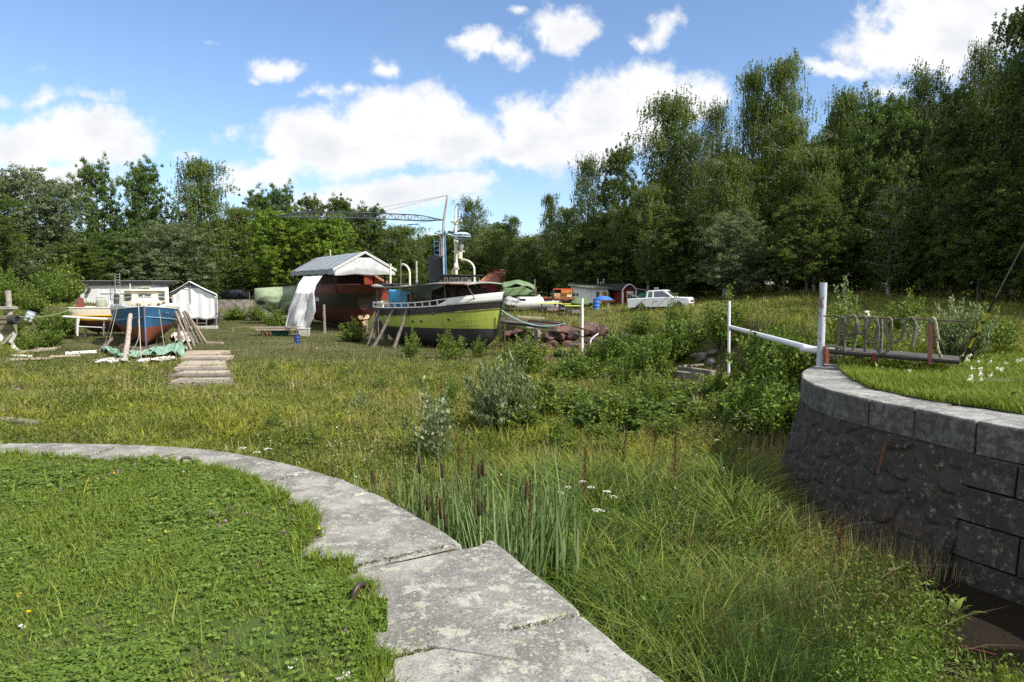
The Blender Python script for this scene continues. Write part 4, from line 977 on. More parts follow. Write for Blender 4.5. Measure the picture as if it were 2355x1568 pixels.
tuss(500, region_pos(0, .55, 10, 44, .48, 109), 24, .60, .009, .4, GM['dry'], 'straw_tufts', nseg=3, spread=.2)
herbpatch('russet_weeds', 1000, region_pos(-.8, .1, 9, 40, .50, 103), .32, .045, GM['russet'], rad=.35, per=40)
cx, cy, s_ = near_pos(1600, 2120, 1330, 1700)(260); zt_h = hz(cx, cy) + .75 + .35 * rng.random(len(cx))
stuff('rush_stems', blades(cx, cy, hz(cx, cy), zt_h - hz(cx, cy), np.full(len(cx), .009), .05 + .2 * rng.random(len(cx)), az=np.zeros(len(cx)), nseg=3), GM['rush'])
hp_ = np.repeat(np.stack([cx + .1 * .8, cy, zt_h - .04], -1), 22, 0) + rng.normal(size=(len(cx) * 22, 3)) * np.array([.025, .025, .03]); stuff('rush_heads', leaves(hp_, np.full(len(hp_), .012), .6), GM['brown'])
# big dock leaves at the foot of the dark wall
pts = []; dr_ = []
for u, v in ((2180, 1370), (2060, 1330), (2130, 1400), (1990, 1330)):
    c = G(u, v + 60, -2.0); c.z = float(hz(c.x, c.y))
    for k in range(9):
        a = rng.random() * 6.28; pts.append((c.x + math.cos(a) * .14, c.y + math.sin(a) * .14, c.z + .16 + .12 * rng.random())); dr_.append((math.cos(a), math.sin(a), .6))
pts = np.array(pts); N = len(pts)
stuff('dock_leaves', blades(pts[:, 0], pts[:, 1], pts[:, 2] - .2, .18 + .10 * rng.random(N), .06 + .03 * rng.random(N), .5 + .5 * rng.random(N), az=np.arctan2(np.array(dr_)[:, 1], np.array(dr_)[:, 0]), nseg=5, droop=.45), GM['herb'])
for k, (u, v, h, lb) in enumerate(((1075,1330,.0,''),)): pass
def umbels(name, pts, r):
    P_ = []
    for p in pts:
        for k in range(34):
            a = rng.random() * 6.28; q = math.sqrt(rng.random()) * r; P_.append((p[0] + math.cos(a) * q, p[1] + math.sin(a) * q, p[2] - q * .25))
    st = [p for p in pts]; x = np.array([p[0] for p in st]); y = np.array([p[1] for p in st]); zt = np.array([p[2] for p in st]); zb = hz(x, y)
    stuff(name, leaves(np.array(P_), .016, .9, flat=.7), GM['white'])
    stuff(name + '_stems', blades(x, y, zb, zt - zb, np.full(len(x), .012), np.full(len(x), .03), nseg=2), GM['herb'])
ump = []
for u, v, Y in ((558,1028,8.6),(613,1030,8.6),(588,1038,8.4),(1360,1118,9),(1395,1128,9),(1340,1105,9.2),(1380,1172,8),(1305,1118,9.3),(1372,1170,8.1),(1715,955,15),(1700,945,15),(1725,960,15),(1690,962,15),(1738,940,15.5),(1540,885,24),
  (1650,1010,14),(1290,1130,9),(1410,1140,8.8),(1700,1030,13),(1750,930,16)): ump.append(P(u, v, Y))
umbels('cow_parsley', ump, .055)

# ---------------------------------------------------------------- cattails and dock stalks: each its own thing
CATH = mat('cattail_head_brown', (.055, .025, .014), (.035, .016, .01), 40, .95, .4, 200)
CATL = leaf('cattail_leaf', [(.075, .125, .045), (.135, .205, .08), (.23, .31, .14)], big=2, amt=.15, trans=.25)
STK = mat('green_stalk', (.09, .14, .05), (.12, .12, .06), 10, .7)
def cattail(u, vtop, Y, heads, nl, label, seed):
    global rng
    rng = np.random.default_rng(seed); rd = random.Random(seed); top = P(u, vtop, Y); b = Vector((top.x, top.y, float(hz(top.x, top.y)))); H = top.z - b.z
    t_ = thing('cattail', label, 'cattail', b, 0, 'cattails below the quay edge')
    N = int(nl * 2.4); x = rng.normal(0, .13, N); y = rng.normal(0, .09, N); az = rng.random(N) * 6.28
    g_ = blades(x, y, np.zeros(N), H * (.72 + .34 * rng.random(N)), np.full(N, .042), .05 + .36 * rng.random(N) ** 2, az=az, nseg=4)
    link_mesh('leaf_blades', np_mesh('leaf_blades', g_[0], g_[1], g_[2], CATL, g_[3]), t_)
    for k in range(heads):
        hx = rd.uniform(-.09, .09); hh = H * rd.uniform(.86, 1.0) if k else H; mb = MB()
        mb.tube([(hx * .4, .01 * k, 0), (hx * .8, 0, hh * .6), (hx, 0, hh - .02)], [.006, .005, .003], 5); mb.build('stalk', STK, t_)
        mb = MB(); hl = rd.uniform(.15, .21); z0 = hh - .12 - hl; mb.lathe([(.004, z0 - .005), (.017, z0 + .01), (.019, z0 + hl * .5), (.017, z0 + hl - .01), (.004, z0 + hl)], (hx, 0, 0), 8); mb.build('seed_head', CATH, t_)
for i, a in enumerate([(826,1075,7.6,0,9,'leafy cattail clump nearest the bend of the quay, without a seed head'),(872,1055,7.4,1,10,'short cattail second from the left of the stand'),(925,1060,7.2,0,16,'broad clump of cattail leaves left of the first seed heads'),
  (980,1022,7.2,1,14,'cattail with its seed head highest at the left of the stand'),(1020,1040,7.0,1,16,'cattail leaning over the quay joint'),(1050,1015,7.6,0,12,'tall leafy cattail behind the brown dock stalk'),
  (1003,1110,6.6,3,12,'cattail with three low seed heads close to the coping'),(1085,1052,7.2,0,16,'dense cattail leaves in the middle of the stand'),(1118,1030,7.3,2,16,'cattail with two seed heads above the notch in the coping'),
  (1150,1075,7.0,0,14,'leafy cattail just right of the two-headed one'),(1195,1110,7.0,0,14,'cattail leaves right of the notch'),(1208,1085,7.4,1,14,'cattail with a single slim seed head at the right'),
  (1250,1035,7.6,0,16,'tall leafy cattail second from the right'),(1275,1065,7.4,0,16,'rightmost clump of upright cattail leaves'),(1100,1120,6.5,1,12,'low cattail with seed head in front of the stand'),(1165,1140,6.4,0,12,'low cattail leaves over the notch in the coping')]):
    cattail(*a, seed=200 + i)
def dockstalk(u, vtop, Y, label, seed, w_=.035, lean=0.0, H=None):
    rd = random.Random(seed); top = P(u, vtop, Y); b = Vector((top.x, top.y, float(hz(top.x, top.y)))); Hh = H or (top.z - b.z)
    b.z = top.z - Hh
    t_ = thing('dock_plant', label, 'dock plant', b, 0, 'brown dock stalks in the marsh'); mb = MB()
    mb.tube([(0, 0, 0), (lean * .5, 0, Hh * .5), (lean, 0, Hh)], [.009, .007, .004], 5); mb.build('stalk', mat('dock_stem', (.10, .045, .03), None, 20), t_)
    N = 520; f = np.array([rd.random() for _ in range(N)]); r = w_ * (1 - .75 * f) * np.array([abs(rd.gauss(.7, .4)) for _ in range(N)]); a = np.array([rd.random() * 6.28 for _ in range(N)])
    z = Hh * (.45 + .55 * f); c = np.stack([lean * z / Hh + np.cos(a) * r, np.sin(a) * r, z], -1); g_ = leaves(c, np.full(N, .016), .8)
    link_mesh('seed_spike', np_mesh('seed_spike', g_[0], g_[1], g_[2], GM['brown'], g_[3]), t_)
for i, a in enumerate([(1050,1020,7.9,'thick brown dock stalk rising behind the cattails'),(1082,1042,7.8,'second brown dock stalk, between the cattail seed heads'),(1343,1035,10,'brown dock stalk left of the pale umbels'),(1552,980,11,'tallest brown dock stalk in the sedge'),
  (1425,985,12,'leaning brown dock stalk beyond the sedge'),(1013,865,20,'thin brown stalk in the dry meadow'),(1215,1095,7.2,'small brown dock stalk between the rightmost cattails'),(1505,985,14,'slim reddish stalk left of the tallest one'),(1932,1190,8.2,'reddish dock stalk against the stone wall'),
  (1000,1130,6.7,'brown dock stalk beside the low seed heads'),(760,1070,8.2,'short brown dock stalk by the coping at left'),(1640,1415,6.3,'dark red dock stalk lowest in the sedge'),(1700,1440,6.2,'dark red dock stalk by the puddle'),(1480,1470,5.9,'brown dock stalk against the near coping')]):
    dockstalk(*a, seed=300 + i, w_=.045 if a[2] > 9 else .032, lean=.12 if i in (4, 11, 12) else .02, H=.8 if i in (11, 12, 13) else None)
# puddle
WAT = bpy.data.materials.new('water'); WAT.use_nodes = True; t = NT(WAT.node_tree)
g = t.n('NewGeometry').outputs['Position']
t.link(t.n('BsdfPrincipled', {'Base Color': (.010, .008, .005, 1), 'Roughness': .12, 'Specular IOR Level': .5, 'Normal': t.n('Bump', {'Strength': .15, 'Distance': .02, 'Height': t.noise(g, 9, 3)}).outputs[0]}).outputs[0], t.n('OutputMaterial').inputs[0])
c = G(2080, 1545, -2.0); pp = [(c.x + math.cos(a) * (1.7 + .3 * math.sin(3 * a)), c.y + math.sin(a) * (.6 + .15 * math.sin(5 * a))) for a in np.linspace(0, 2 * PI, 40, endpoint=False)]
sheet('puddle_water', pp, float(hz(c.x, c.y)) + .035, WAT)
# ================================================================ boats
class Hull:
    def __init__(s, L, B, keel, sheer, rake_b=.9, rake_s=.5, sf=0.0, tm=.62, ts=.34, full=.5, vee=2.4):
        s.L, s.B, s.keel, s.sheer, s.rb, s.rs, s.sf, s.tm, s.ts, s.full, s.vee = L, B, keel, sheer, rake_b, rake_s, sf, tm, ts, full, vee
    def P(s, t, z, side=1):
        zk, zs = s.keel(t), s.sheer(t); h = (z - zk) / (zs - zk); hc = min(max(h, 0), 1)
        mid = (1 - (1 - hc) ** s.vee) ** s.full; f = 1.0
        if t > s.tm:
            tb = (t - s.tm) / (1 - s.tm); f = 1 - tb ** (1.35 + 1.5 * hc ** 1.5)
        elif t < s.ts:
            tq = (s.ts - t) / s.ts; g_ = max(0, 1 - tq ** (1.1 + 1.9 * hc)) ** (1.0 - .5 * hc); f = s.sf + (1 - s.sf) * g_
        x = t * s.L; tb = max(0, (t - .7) / .3); tq = max(0, (.3 - t) / .3)
        x += s.rb * (h - .35) * tb ** 2 - s.rs * hc ** 1.5 * tq ** 2
        return Vector((x, side * s.B / 2 * mid * f * (1 + .05 * max(0, h - 1)), z))
    def skin(s, mb, rows, nt=44, sub=5, t0=0.0, t1=1.0, both=True):
        """rows: [(zfunc, material index of the band above)]; adds both sides, joined at the keel"""
        zs = []; mi = []
        for (za, m_), (zb, _) in zip(rows, rows[1:]):
            for k in range(sub): zs.append((za, zb, k / sub)); mi.append(m_)
        zs.append((rows[-1][0], rows[-1][0], 0)); n = len(zs)
        T_ = [t0 + (t1 - t0) * (.5 - .5 * math.cos(PI * i / nt)) for i in range(nt + 1)]
        for side in (1, -1):
            vs = [s.P(t, za(t) + (zb(t) - za(t)) * k, side) for t in T_ for za, zb, k in zs]
            for j in range(n - 1):
                fs = [(i * n + j, (i + 1) * n + j, (i + 1) * n + j + 1, i * n + j + 1) for i in range(nt)]
                if side > 0: fs = [f[::-1] for f in fs]
                b = len(mb.v)
                if j == 0: base = b; mb.v += [tuple(q) for q in vs]
                for f in fs: mb.f.append(tuple(base + q for q in f)); mb.mi.append(mi[j]); mb.sm.append(True)
        if s.sf > 0 and t0 == 0:
            for j in range(n - 1):
                za, zb, k = zs[j]; za2, zb2, k2 = zs[j + 1]; z1 = za(0) + (zb(0) - za(0)) * k; z2 = za2(0) + (zb2(0) - za2(0)) * k2
                mb.add([s.P(0, z1, 1), s.P(0, z1, -1), s.P(0, z2, -1), s.P(0, z2, 1)], [(0, 1, 2, 3)], mi[j])
        return mb
    def deck(s, mb, zf, nt=40, inset=.03, t0=0.0, t1=.995, mi=0, camber=.05):
        vs = []
        for i in range(nt + 1):
            t = t0 + (t1 - t0) * (.5 - .5 * math.cos(PI * i / nt)); a = s.P(t, zf(t), 1); b = s.P(t, zf(t), -1)
            vs += [a - Vector((0, min(inset, abs(a.y)), 0)), Vector((a.x, 0, a.z + camber)), b + Vector((0, min(inset, abs(a.y)), 0))]
        return mb.add(vs, [(3 * i + k, 3 * i + 3 + k, 3 * i + 4 + k, 3 * i + 1 + k) for i in range(nt) for k in range(2)], mi)
    def line(s, zf, t0, t1, n, side, off=0.0):
        out = []
        for i in range(n + 1):
            t = t0 + (t1 - t0) * i / n; p = s.P(t, zf(t), side); out.append(p + Vector((0, side * off, 0)))
        return out
lerp = lambda a, b, t: a + (b - a) * t
WHITE = mat('white_paint', (.78, .78, .76), (.66, .66, .63), 4, .5, .1, 40, spot=(.38, .30, .22), ssc=6, sth=.70)
CLEANW = mat('clean_white', (.80, .80, .78), (.72, .72, .70), 3, .5, .08, 30)
CREAM = mat('cream_paint', (.74, .70, .56), (.62, .58, .46), 5, .55, .1, 40, spot=(.35, .25, .16), ssc=9, sth=.70)
LIME = mat('lime_green_paint', (.40, .46, .085), (.33, .40, .075), 2.2, .6, .35, 3.5, spot=(.20, .15, .07), ssc=4, sth=.63, stretch=(1, 1, .3))
BLACK = mat('black_paint', (.022, .022, .024), (.04, .038, .038), 3, .55, .3, 4, spot=(.16, .06, .035), ssc=3.5, sth=.70)
BOTTOM = mat('grey_black_bottom', (.035, .035, .042), (.055, .052, .056), 1.5, .8, .3, 6)
DKWOOD = mat('dark_weathered_wood', (.075, .058, .045), (.04, .032, .026), 3, .85, .5, 12, stretch=(1, 1, .25))
GWOOD = mat('grey_weathered_wood', (.24, .215, .185), (.15, .13, .11), 4, .9, .6, 14, stretch=(.35, 1, 1))
PWOOD = mat('pale_sawn_wood', (.42, .36, .28), (.28, .235, .18), 5, .9, .5, 16, stretch=(.4, 1, 1), spot=(.16, .10, .075), ssc=3, sth=.66)
LOGM = mat('log_bark', (.20, .165, .14), (.11, .09, .075), 5, .95, .7, 20, spot=(.30, .27, .24), ssc=7, sth=.6)
IRONW = mat('dark_iron', (.04, .035, .033), (.07, .05, .04), 8, .7, .3, 40)
DGLASS = glass('dark_window_glass'); LGLASS = glass('pale_window_glass', (.06, .08, .09))
TARPG = mat('green_tarpaulin', (.17, .25, .12), (.12, .19, .09), 1.2, .62, .7, 3.0, detail=6)
TARPD = mat('dark_green_tarpaulin', (.028, .042, .026), (.018, .028, .018), 1.5, .75, .5, 4)
TARPS = mat('silver_tarpaulin', (.27, .30, .32), (.21, .235, .26), .8, .5, .4, 3)
PLASTIC = mat('white_plastic_sheet', (.56, .57, .60), (.44, .45, .48), 1.6, .45, .8, 4.0, detail=7)
BLUEP = mat('worn_blue_paint', (.10, .24, .52), (.16, .34, .62), 6, .6, .2, 30, spot=(.30, .12, .07), ssc=12, sth=.6)
ROPEM = mat('weathered_rope', (.33, .30, .24), (.19, .17, .135), 25, .95, 1.0, 60)

def along_hull_cap(h, zf, t0, t1, n, r, name, mt, parent, off=0.0):
    mb = MB()
    for s_ in (1, -1): mb.tube(h.line(zf, t0, t1, n, s_, off), r, 6)
    return mb.build(name, mt, parent)

# ---------------------------------------------------------------- lime green tug
tug = thing('tugboat', 'lime green and black old tugboat with white bulwark, propped up on land', 'tugboat', (-9.85, 52.65, -2.82), math.atan2(-7.5, 9.6))
TL_ = 11.35
def z_(w): return w + 2.82
Hg = Hull(TL_, 4.1, lambda t: .02 + .85 * max(0, (.16 - t) / .16) ** 1.5 + .0 + .95 * max(0, (t - .80) / .20) ** 2.6, lambda t: z_(lerp(-.16, .50, t ** 2.0) + .08 * (1 - t) ** 3), .55, .55, 0, .58, .36, .52, 2.6)
wl = lambda t: z_(-1.44 + .10 * t); strk = lambda t: z_(lerp(-.74, .02, t ** 1.7) + .1 * (1 - t) ** 4); shr = Hg.sheer
mb = MB(); Hg.skin(mb, [(Hg.keel, 0), (wl, 1), (strk, 2), (shr, 2)], 56, 5); mb.build('hull', [BOTTOM, LIME, BLACK], tug)
mb = MB(); Hg.deck(mb, lambda t: shr(t) - .06); mb.build('deck', GWOOD, tug)
bwt = lambda t: shr(t) + lerp(.34, .60, min(1, max(0, (t - .45) / .55)) ** 1.4)
mb = MB(); Hg.skin(mb, [(lambda t: shr(t) + .002, 0), (lambda t: lerp(shr(t) + .03, bwt(t), min(1, max(0, (t - .66) / .10)) ** 1.2), 0)], 30, 3, .66, 1.0); mb.build('bulwark', CLEANW, tug, solid=.05)
along_hull_cap(Hg, bwt, .0, 1.0, 60, .038, 'cap_rail', CLEANW, tug)
along_hull_cap(Hg, lambda t: shr(t) + .02, .0, .74, 44, .045, 'deck_rail', CLEANW, tug)
along_hull_cap(Hg, strk, .0, .995, 60, .035, 'rubbing_strake', mat('strake_brown', (.12, .085, .04), (.25, .24, .06), 4), tug, .01)
for i in range(13):
    t = .02 + .72 * (i / 12) ** 1.05
    for s_ in (1, -1):
        a = Hg.P(t, shr(t), s_); b = Hg.P(t, bwt(t), s_); mb = MB(); mb.beam(a, b, .05, .10); mb.build('stanchion', CLEANW, tug)
mb = MB(); a = Hg.P(1, .35, 1); pts = [Hg.P(1, z, 1) + Vector((.015, 0, 0)) for z in np.linspace(1.0, bwt(1), 14)]; mb.tube(pts, .055, 6); mb.build('stem_post', mat('stem_dark', (.03, .04, .02), (.05, .06, .02), 3), tug)
for t, zz, r in ((.46, -.95, .12), (.535, -.92, .12), (.745, -.72, .13), (.64, -.36, .10)):
    p = Hg.P(t, z_(zz), -1); q = Hg.P(t + .01, z_(zz), -1); q2 = Hg.P(t, z_(zz) + .05, -1); n_ = (q - p).cross(q2 - p).normalized()
    if n_.y > 0: n_ = -n_
    mb = MB(); mb.lathe([(r * 1.12, -.02), (r * 1.12, .03), (r * .85, .03)], p, 16, 0, n_); po = mb.build('porthole', LIME if zz < -.5 else BLACK, tug)
    mb = MB(); mb.lathe([(r * .86, .0), (r * .86, .034), (.0, .036)], p, 16, 0, n_); mb.build('glass', DGLASS, po)
for s_ in (-1,):   # riveted seams near the bow
    mb = MB()
    for k in range(3):
        zf = lambda t, k=k: lerp(wl(t), strk(t), (.22, .5, .78)[k]); mb.tube(Hg.line(zf, .60, .985, 30, s_, .0), .009, 4)
    for t in (.62, .70, .79, .87, .94): mb.tube([Hg.P(t, z, s_) for z in np.linspace(wl(t) + .02, strk(t) - .03, 10)], .009, 4)
    mb.build('plate_seams', LIME, tug)
# rudder and aft
mb = MB(); mb.box((-.35, 0, 1.05), (.5, .06, 1.1)); mb.build('rudder', BOTTOM, tug, bevel=.02)
# superstructure, local coordinates; dk = deck height at t
dk = lambda x: shr(x / TL_)
mb = MB(); mb.box((6.2, .05, dk(5) + .75), (4.2, 2.2, 1.5)); dh = mb.build('deckhouse', DKWOOD, tug, bevel=.02)
for x in (4.7, 5.7, 6.9, 7.8): mb = MB(); mb.box((x, -1.07, dk(5) + .95), (.42, .03, .42)); mb.build('window', DGLASS, dh)
mb = MB(); mb.box((9.1, .0, dk(8) + .6), (1.2, 1.7, 1.2)); mb.build('forward_cabin', mat('dark_brown_panel', (.06, .03, .022), (.035, .02, .016), 3, .8), tug, bevel=.02)
mb = MB(); mb.box((3.5, .3, dk(2) + .75), (.9, .9, 1.5)); mb.build('companionway', mat('dark_brown_panel', (.06, .03, .022)), tug)
# awning over the side deck: forward fall and long aft roof
za = dk(5) + 1.58
def aw(u, v): 
    x = lerp(3.9, 10.6, u); y = lerp(-2.15, 1.6, v); s_ = .30 * (1 - (2 * v - 1) ** 2)
    return Vector((x, y, za - .10 + .22 * min(1, u * 1.4) + s_ * .4 - .03 * math.sin(u * 9) - .08 * (u > .98)))
mb = MB(); mb.grid(aw, 26, 8); mb.build('awning', mat('awning_grey', (.30, .30, .27), (.20, .20, .18), 3, .9, .3), tug, solid=.05)
def dr(u, v):
    x = lerp(5.3, 8.9, u); d_ = 1.25 * math.sin(PI * min(1, .12 + u * .88)) ** .7 * (.45 + .55 * (u < .55)); return Vector((x, -2.16 - .12 * math.sin(v * 3 + u * 7) * v, za - .02 + .2 * min(1, u * .7 + .2) - v * d_ * .85))
mb = MB(); mb.grid(dr, 24, 8); mb.build('drop_cloth', TARPD, tug, solid=.012)
mb = MB(); mb.tube([aw(.62 + .38 * k / 6, 0) + Vector((0, -.03, -.02)) for k in range(7)], .045, 6); mb.build('awning_pole', mat('red_brown_pole', (.22, .07, .045), (.32, .16, .11), 6, .7), tug)
for x in (5.0, 8.3, 10.3): mb = MB(); b = Hg.P(min(.97, x / TL_), shr(x / TL_), -1); mb.tube([(x, b.y + .1, b.z), (x, -2.0, za + .05)], .03, 6); mb.build('awning_post', GWOOD, tug)
# aft canopy with rolled tarpaulins
mb = MB(); mb.box((2.6, -.1, dk(1) + 1.52), (3.6, 3.2, .06)); mb.build('aft_canopy', mat('canopy_grey', (.36, .38, .36), (.25, .27, .25), 3), tug)
for k, (x0, x1, y) in enumerate(((.7, 2.9, -1.3), (1.9, 4.2, -1.0), (1.2, 3.6, -.5))):
    mb = MB(); mb.tube([(lerp(x0, x1, q / 6), y + .05 * math.sin(q * 2 + k), dk(1) + 1.66 + .04 * math.sin(q * 3)) for q in range(7)], [.06, .12, .13, .12, .14, .12, .07], 8); mb.build('rolled_tarpaulin', mat('roll_black', (.028, .028, .032), (.06, .06, .065), 5, .7, .6, 12), tug)
mb = MB(); mb.tube([(.2, -1.35, dk(1) + 1.60), (1.0, -1.6, dk(1) + 1.62), (1.7, -1.62, dk(1) + 1.54)], [.05, .10, .05], 8); mb.build('oar_blade', CREAM, tug)
for x, y in ((.9, -1.45), (4.2, -1.6), (2.3, -1.55)): mb = MB(); mb.tube([(x, y, dk(1) - .05), (x, y, dk(1) + 1.5)], .035, 6); mb.build('canopy_post', GWOOD, tug)
# blue tarpaulin stretched over the after deck
def bt(u, v): return Vector((lerp(-.35, 3.4, u), 1.2 - .5 * math.sin(v * 2), dk(1) - .35 + 1.65 * v + .1 * math.sin(u * 8 + v * 3) * (1 - v)))
mb = MB(); mb.grid(bt, 20, 10)
mb.build('blue_tarpaulin', mat('sky_blue_sheet', (.10, .42, .72), (.07, .34, .62), 1.5, .5, .5, 5), tug, solid=.01)
# wheelhouse
wz = za + .02
wh = MB(); WX = .75; poly = [(6.5 + WX, -1.0), (8.1 + WX, -1.0), (8.5 + WX, -.55), (8.5 + WX, .55), (8.1 + WX, 1.0), (6.5 + WX, 1.0)]
wh.prism(poly, wz - .1, wz + .62, lambda p, q, t_: (p, q, t_)); who = wh.build('wheelhouse', DKWOOD, tug)
mb = MB(); mb.prism([(7.0, -1.2), (8.95, -1.25), (9.55, -.65), (9.55, .65), (8.95, 1.25), (7.0, 1.2)], wz + .62, wz + .70, lambda p, q, t_: (p, q, t_)); mb.build('roof', BLACK, who)
def whwin(a, b, z0, z1):
    a, b = Vector(a), Vector(b); d = (b - a).normalized(); n_ = Vector((d.y, -d.x, 0))
    mb = MB(); mb.box(((a + b) / 2 + n_ * .012 + Vector((0, 0, (z0 + z1) / 2))), ((b - a).length, .02, z1 - z0), Matrix((d, n_, Vector((0, 0, 1)))).transposed()); f = mb.build('window_frame', CREAM, who)
    mb = MB(); mb.box(((a + b) / 2 + n_ * .028 + Vector((0, 0, (z0 + z1) / 2))), ((b - a).length - .09, .02, z1 - z0 - .09), Matrix((d, n_, Vector((0, 0, 1)))).transposed()); mb.build('pane', DGLASS, who)
for x0, x1 in ((7.35, 7.7), (7.85, 8.25), (8.35, 8.75)): whwin((x0, -1.0, 0), (x1, -1.0, 0), wz + .08, wz + .50)
whwin((8.89, -.95, 0), (9.21, -.6, 0), wz + .08, wz + .50)
for y0, y1 in ((-.5, -.05), (.05, .5)): whwin((9.25, y0, 0), (9.25, y1, 0), wz + .08, wz + .50)
# funnel, masts, davits
mb = MB(); fp = [(math.cos(a) * .62, math.sin(a) * .42) for a in np.linspace(0, 2 * PI, 20, endpoint=False)]; mb.prism(fp, za, za + 2.05, lambda p, q, t_: (5.6 + p - .04 * (t_ - za), q, t_)); mb.build('funnel', mat('funnel_black', (.020, .021, .024), (.035, .035, .04), 2, .5, .1), tug)
mb = MB(); mb.tube([(7.3, .25, wz + .6), (7.3, .25, wz + 3.8), (7.3, .25, wz + 5.75)], [.125, .10, .05], 10); mt_ = mb.build('mast', CREAM, tug)
for z in (1.2, 2.9, 4.2): mb = MB(); mb.lathe([(.15, 0), (.17, .05), (.15, .3), (.10, .32)], (7.3, .25, wz + z), 10); mb.build('mast_band', CREAM, mt_)
mb = MB(); mb.beam((6.3, .85, wz + 4.45), (8.4, -.35, wz + 4.40), .09, .09); mb.build('crosstree', CREAM, mt_)
mb = MB(); mb.box((7.8, .0, wz + 2.32), (.75, .45, .06)); mb.lathe([(.16, -.5), (.17, -.05)], (8.1, -.2, wz + 2.3), 10); mb.build('mast_platform', CREAM, mt_)
sl_ = MB(); sl_.lathe([(.10, 0), (.20, .35), (.20, .4)], (8.2, -.2, wz + 2.35), 10, 0, (0, 0, 1)); sl_.tube([(8.0, -.2, wz + 3.1), (8.1, -.25, wz + 2.6)], .02, 5); sl_.tube([(8.5, -.2, wz + 3.1), (8.3, -.25, wz + 2.6)], .02, 5); sl_.build('searchlight', mat('grey_lamp', (.35, .37, .38), None, 5), mt_)
rdr = MB(); rx, ry, rz_ = 8.25, -.25, wz + 3.12
for za_, rr in ((0.0, .50), (.14, .66), (.30, .62), (.40, .45)):
    rdr.lathe([(rr - .03, 0), (rr, .012), (rr, .05), (rr - .03, .062)], (rx, ry, rz_ + za_), 26)
for k in range(10):
    a = k * .628; rdr.tube([(rx + math.cos(a) * .50, ry + math.sin(a) * .50, rz_ + .03), (rx + math.cos(a) * .66, ry + math.sin(a) * .66, rz_ + .17), (rx + math.cos(a) * .62, ry + math.sin(a) * .62, rz_ + .33), (rx + math.cos(a) * .43, ry + math.sin(a) * .43, rz_ + .43)], .02, 4)
rdr.lathe([(.62, .32), (.46, .43), (.0, .47)], (rx, ry, rz_), 26)
rdr.lathe([(.38, -.06), (.40, -.02), (.0, .0)], (rx, ry, rz_), 20); rdr.tube([(rx, ry, rz_ - .5), (rx, ry, rz_)], .06, 8)
rdr.build('radar_ring', mat('pale_blue_grey', (.42, .52, .60), (.32, .42, .50), 4, .5), mt_)
def davit(x, y, z0, h, reach, name='davit'):
    mb = MB(); pts = [(x, y, z0)] + [(x, y, z0 + h * .6)] + [(x + reach * (1 - math.cos(a)), y, z0 + h * .6 + h * .4 * math.sin(a)) for a in np.linspace(.2, PI / 2, 7)]; mb.tube(pts, .07, 8); mb.lathe([(.05, -.12), (.09, -.08), (.09, .05)], pts[-1], 8); return mb.build(name, CREAM, tug)
davit(4.3, -1.35, dk(2) + 1.4, 1.75, -.75); davit(2.1, -1.2, dk(1) + 1.4, 1.75, .02); davit(9.4, -.2, za + .0, 1.75, -1.1); davit(7.3, -.1, wz + .7, .45, .5)
mb = MB(); mb.tube([(3.5, -1.5, dk(1) - .1), (3.55, -1.5, dk(1) + 3.5)], .035, 6); mb.build('boathook_pole', GWOOD, tug)
mb = MB(); mb.tube([(4.9, -1.2, za), (6.4, -.6, za + 2.6)], .012, 4); mb.tube([(4.9, -1.2, za), (5.9, -.6, za + 2.9)], .012, 4); mb.lathe([(.07, 0), (.07, .25)], (4.9, -1.2, za - .05), 8); mb.build('funnel_stays', IRONW, tug)
mb = MB(); mb.tube([(7.3, .25, wz + 5.6), (9.0, -.1, wz + 4.6)], .02, 4); mb.lathe([(.09, -.03), (.11, .03)], (8.8, .0, wz + 4.85), 10, 0, (0, 1, 0)); mb.tube([(7.3, .2, wz + 4.4), (8.8, 0, wz + 4.85)], .03, 5); mb.build('signal_block', BLUEP, mt_)
mb = MB(); mb.tube([(2.9, 0, dk(2)), (2.9, 0, dk(2) + 1.0)], .25, 8); mb.build('winch', IRONW, tug)
def W(o, p): return Matrix.Translation(o.location) @ Matrix.Rotation(o.rotation_euler.z, 4, 'Z') @ Vector(p)
# shores leaning on the hull: separate logs
def log(name, label, cat, p, q, r0, r1, mt=LOGM, group=None, n=9):
    p, q = Vector(p), Vector(q); rd = random.Random(int(abs(p.x * 97 + p.y * 31)) + 1); t_ = 6; pts = []
    for i in range(t_ + 1): pts.append(p.lerp(q, i / t_) + Vector((rd.uniform(-1, 1), rd.uniform(-1, 1), 0)) * .018 * (0 < i < t_))
    mb = MB(); mb.tube(pts, [lerp(r0, r1, i / t_) * rd.uniform(.93, 1.07) for i in range(t_ + 1)], n); o = mb.build(name, mt, None, loc=p); return tag(o, label, cat, group)
for t, dx, dz, lb in ((.155, -.3, .95, 'leftmost leaning log shore against the green tug'), (.30, -.75, 1.35, 'second log shore against the tug, leaning most'), (.425, -.2, 1.2, 'third log shore against the tug, with a rope round its top')):
    zt = shr(t) - .15; a = W(tug, Hg.P(t, zt, -1) + Vector((0, -.10, 0))); b = W(tug, Hg.P(t, zt, -1) + Vector((dx, -dz, 0))); b.z = float(hz(b.x, b.y)) - .05
    log('log_shore', lb, 'log prop', b, a, .13, .10, group='log shores of the green tug')
for t, s_, lb in ((.02, -1, 'upright post by the stern of the green tug'), (.05, 1, 'dark post behind the stern of the green tug')):
    a = W(tug, (-.9 + t * 16, -.7 * -s_ * -1, 2.6)); b = a.copy(); b.z = float(hz(b.x, b.y)) - .05
    log('log_shore', lb, 'log prop', b, a, .11, .09, group='log shores of the green tug')
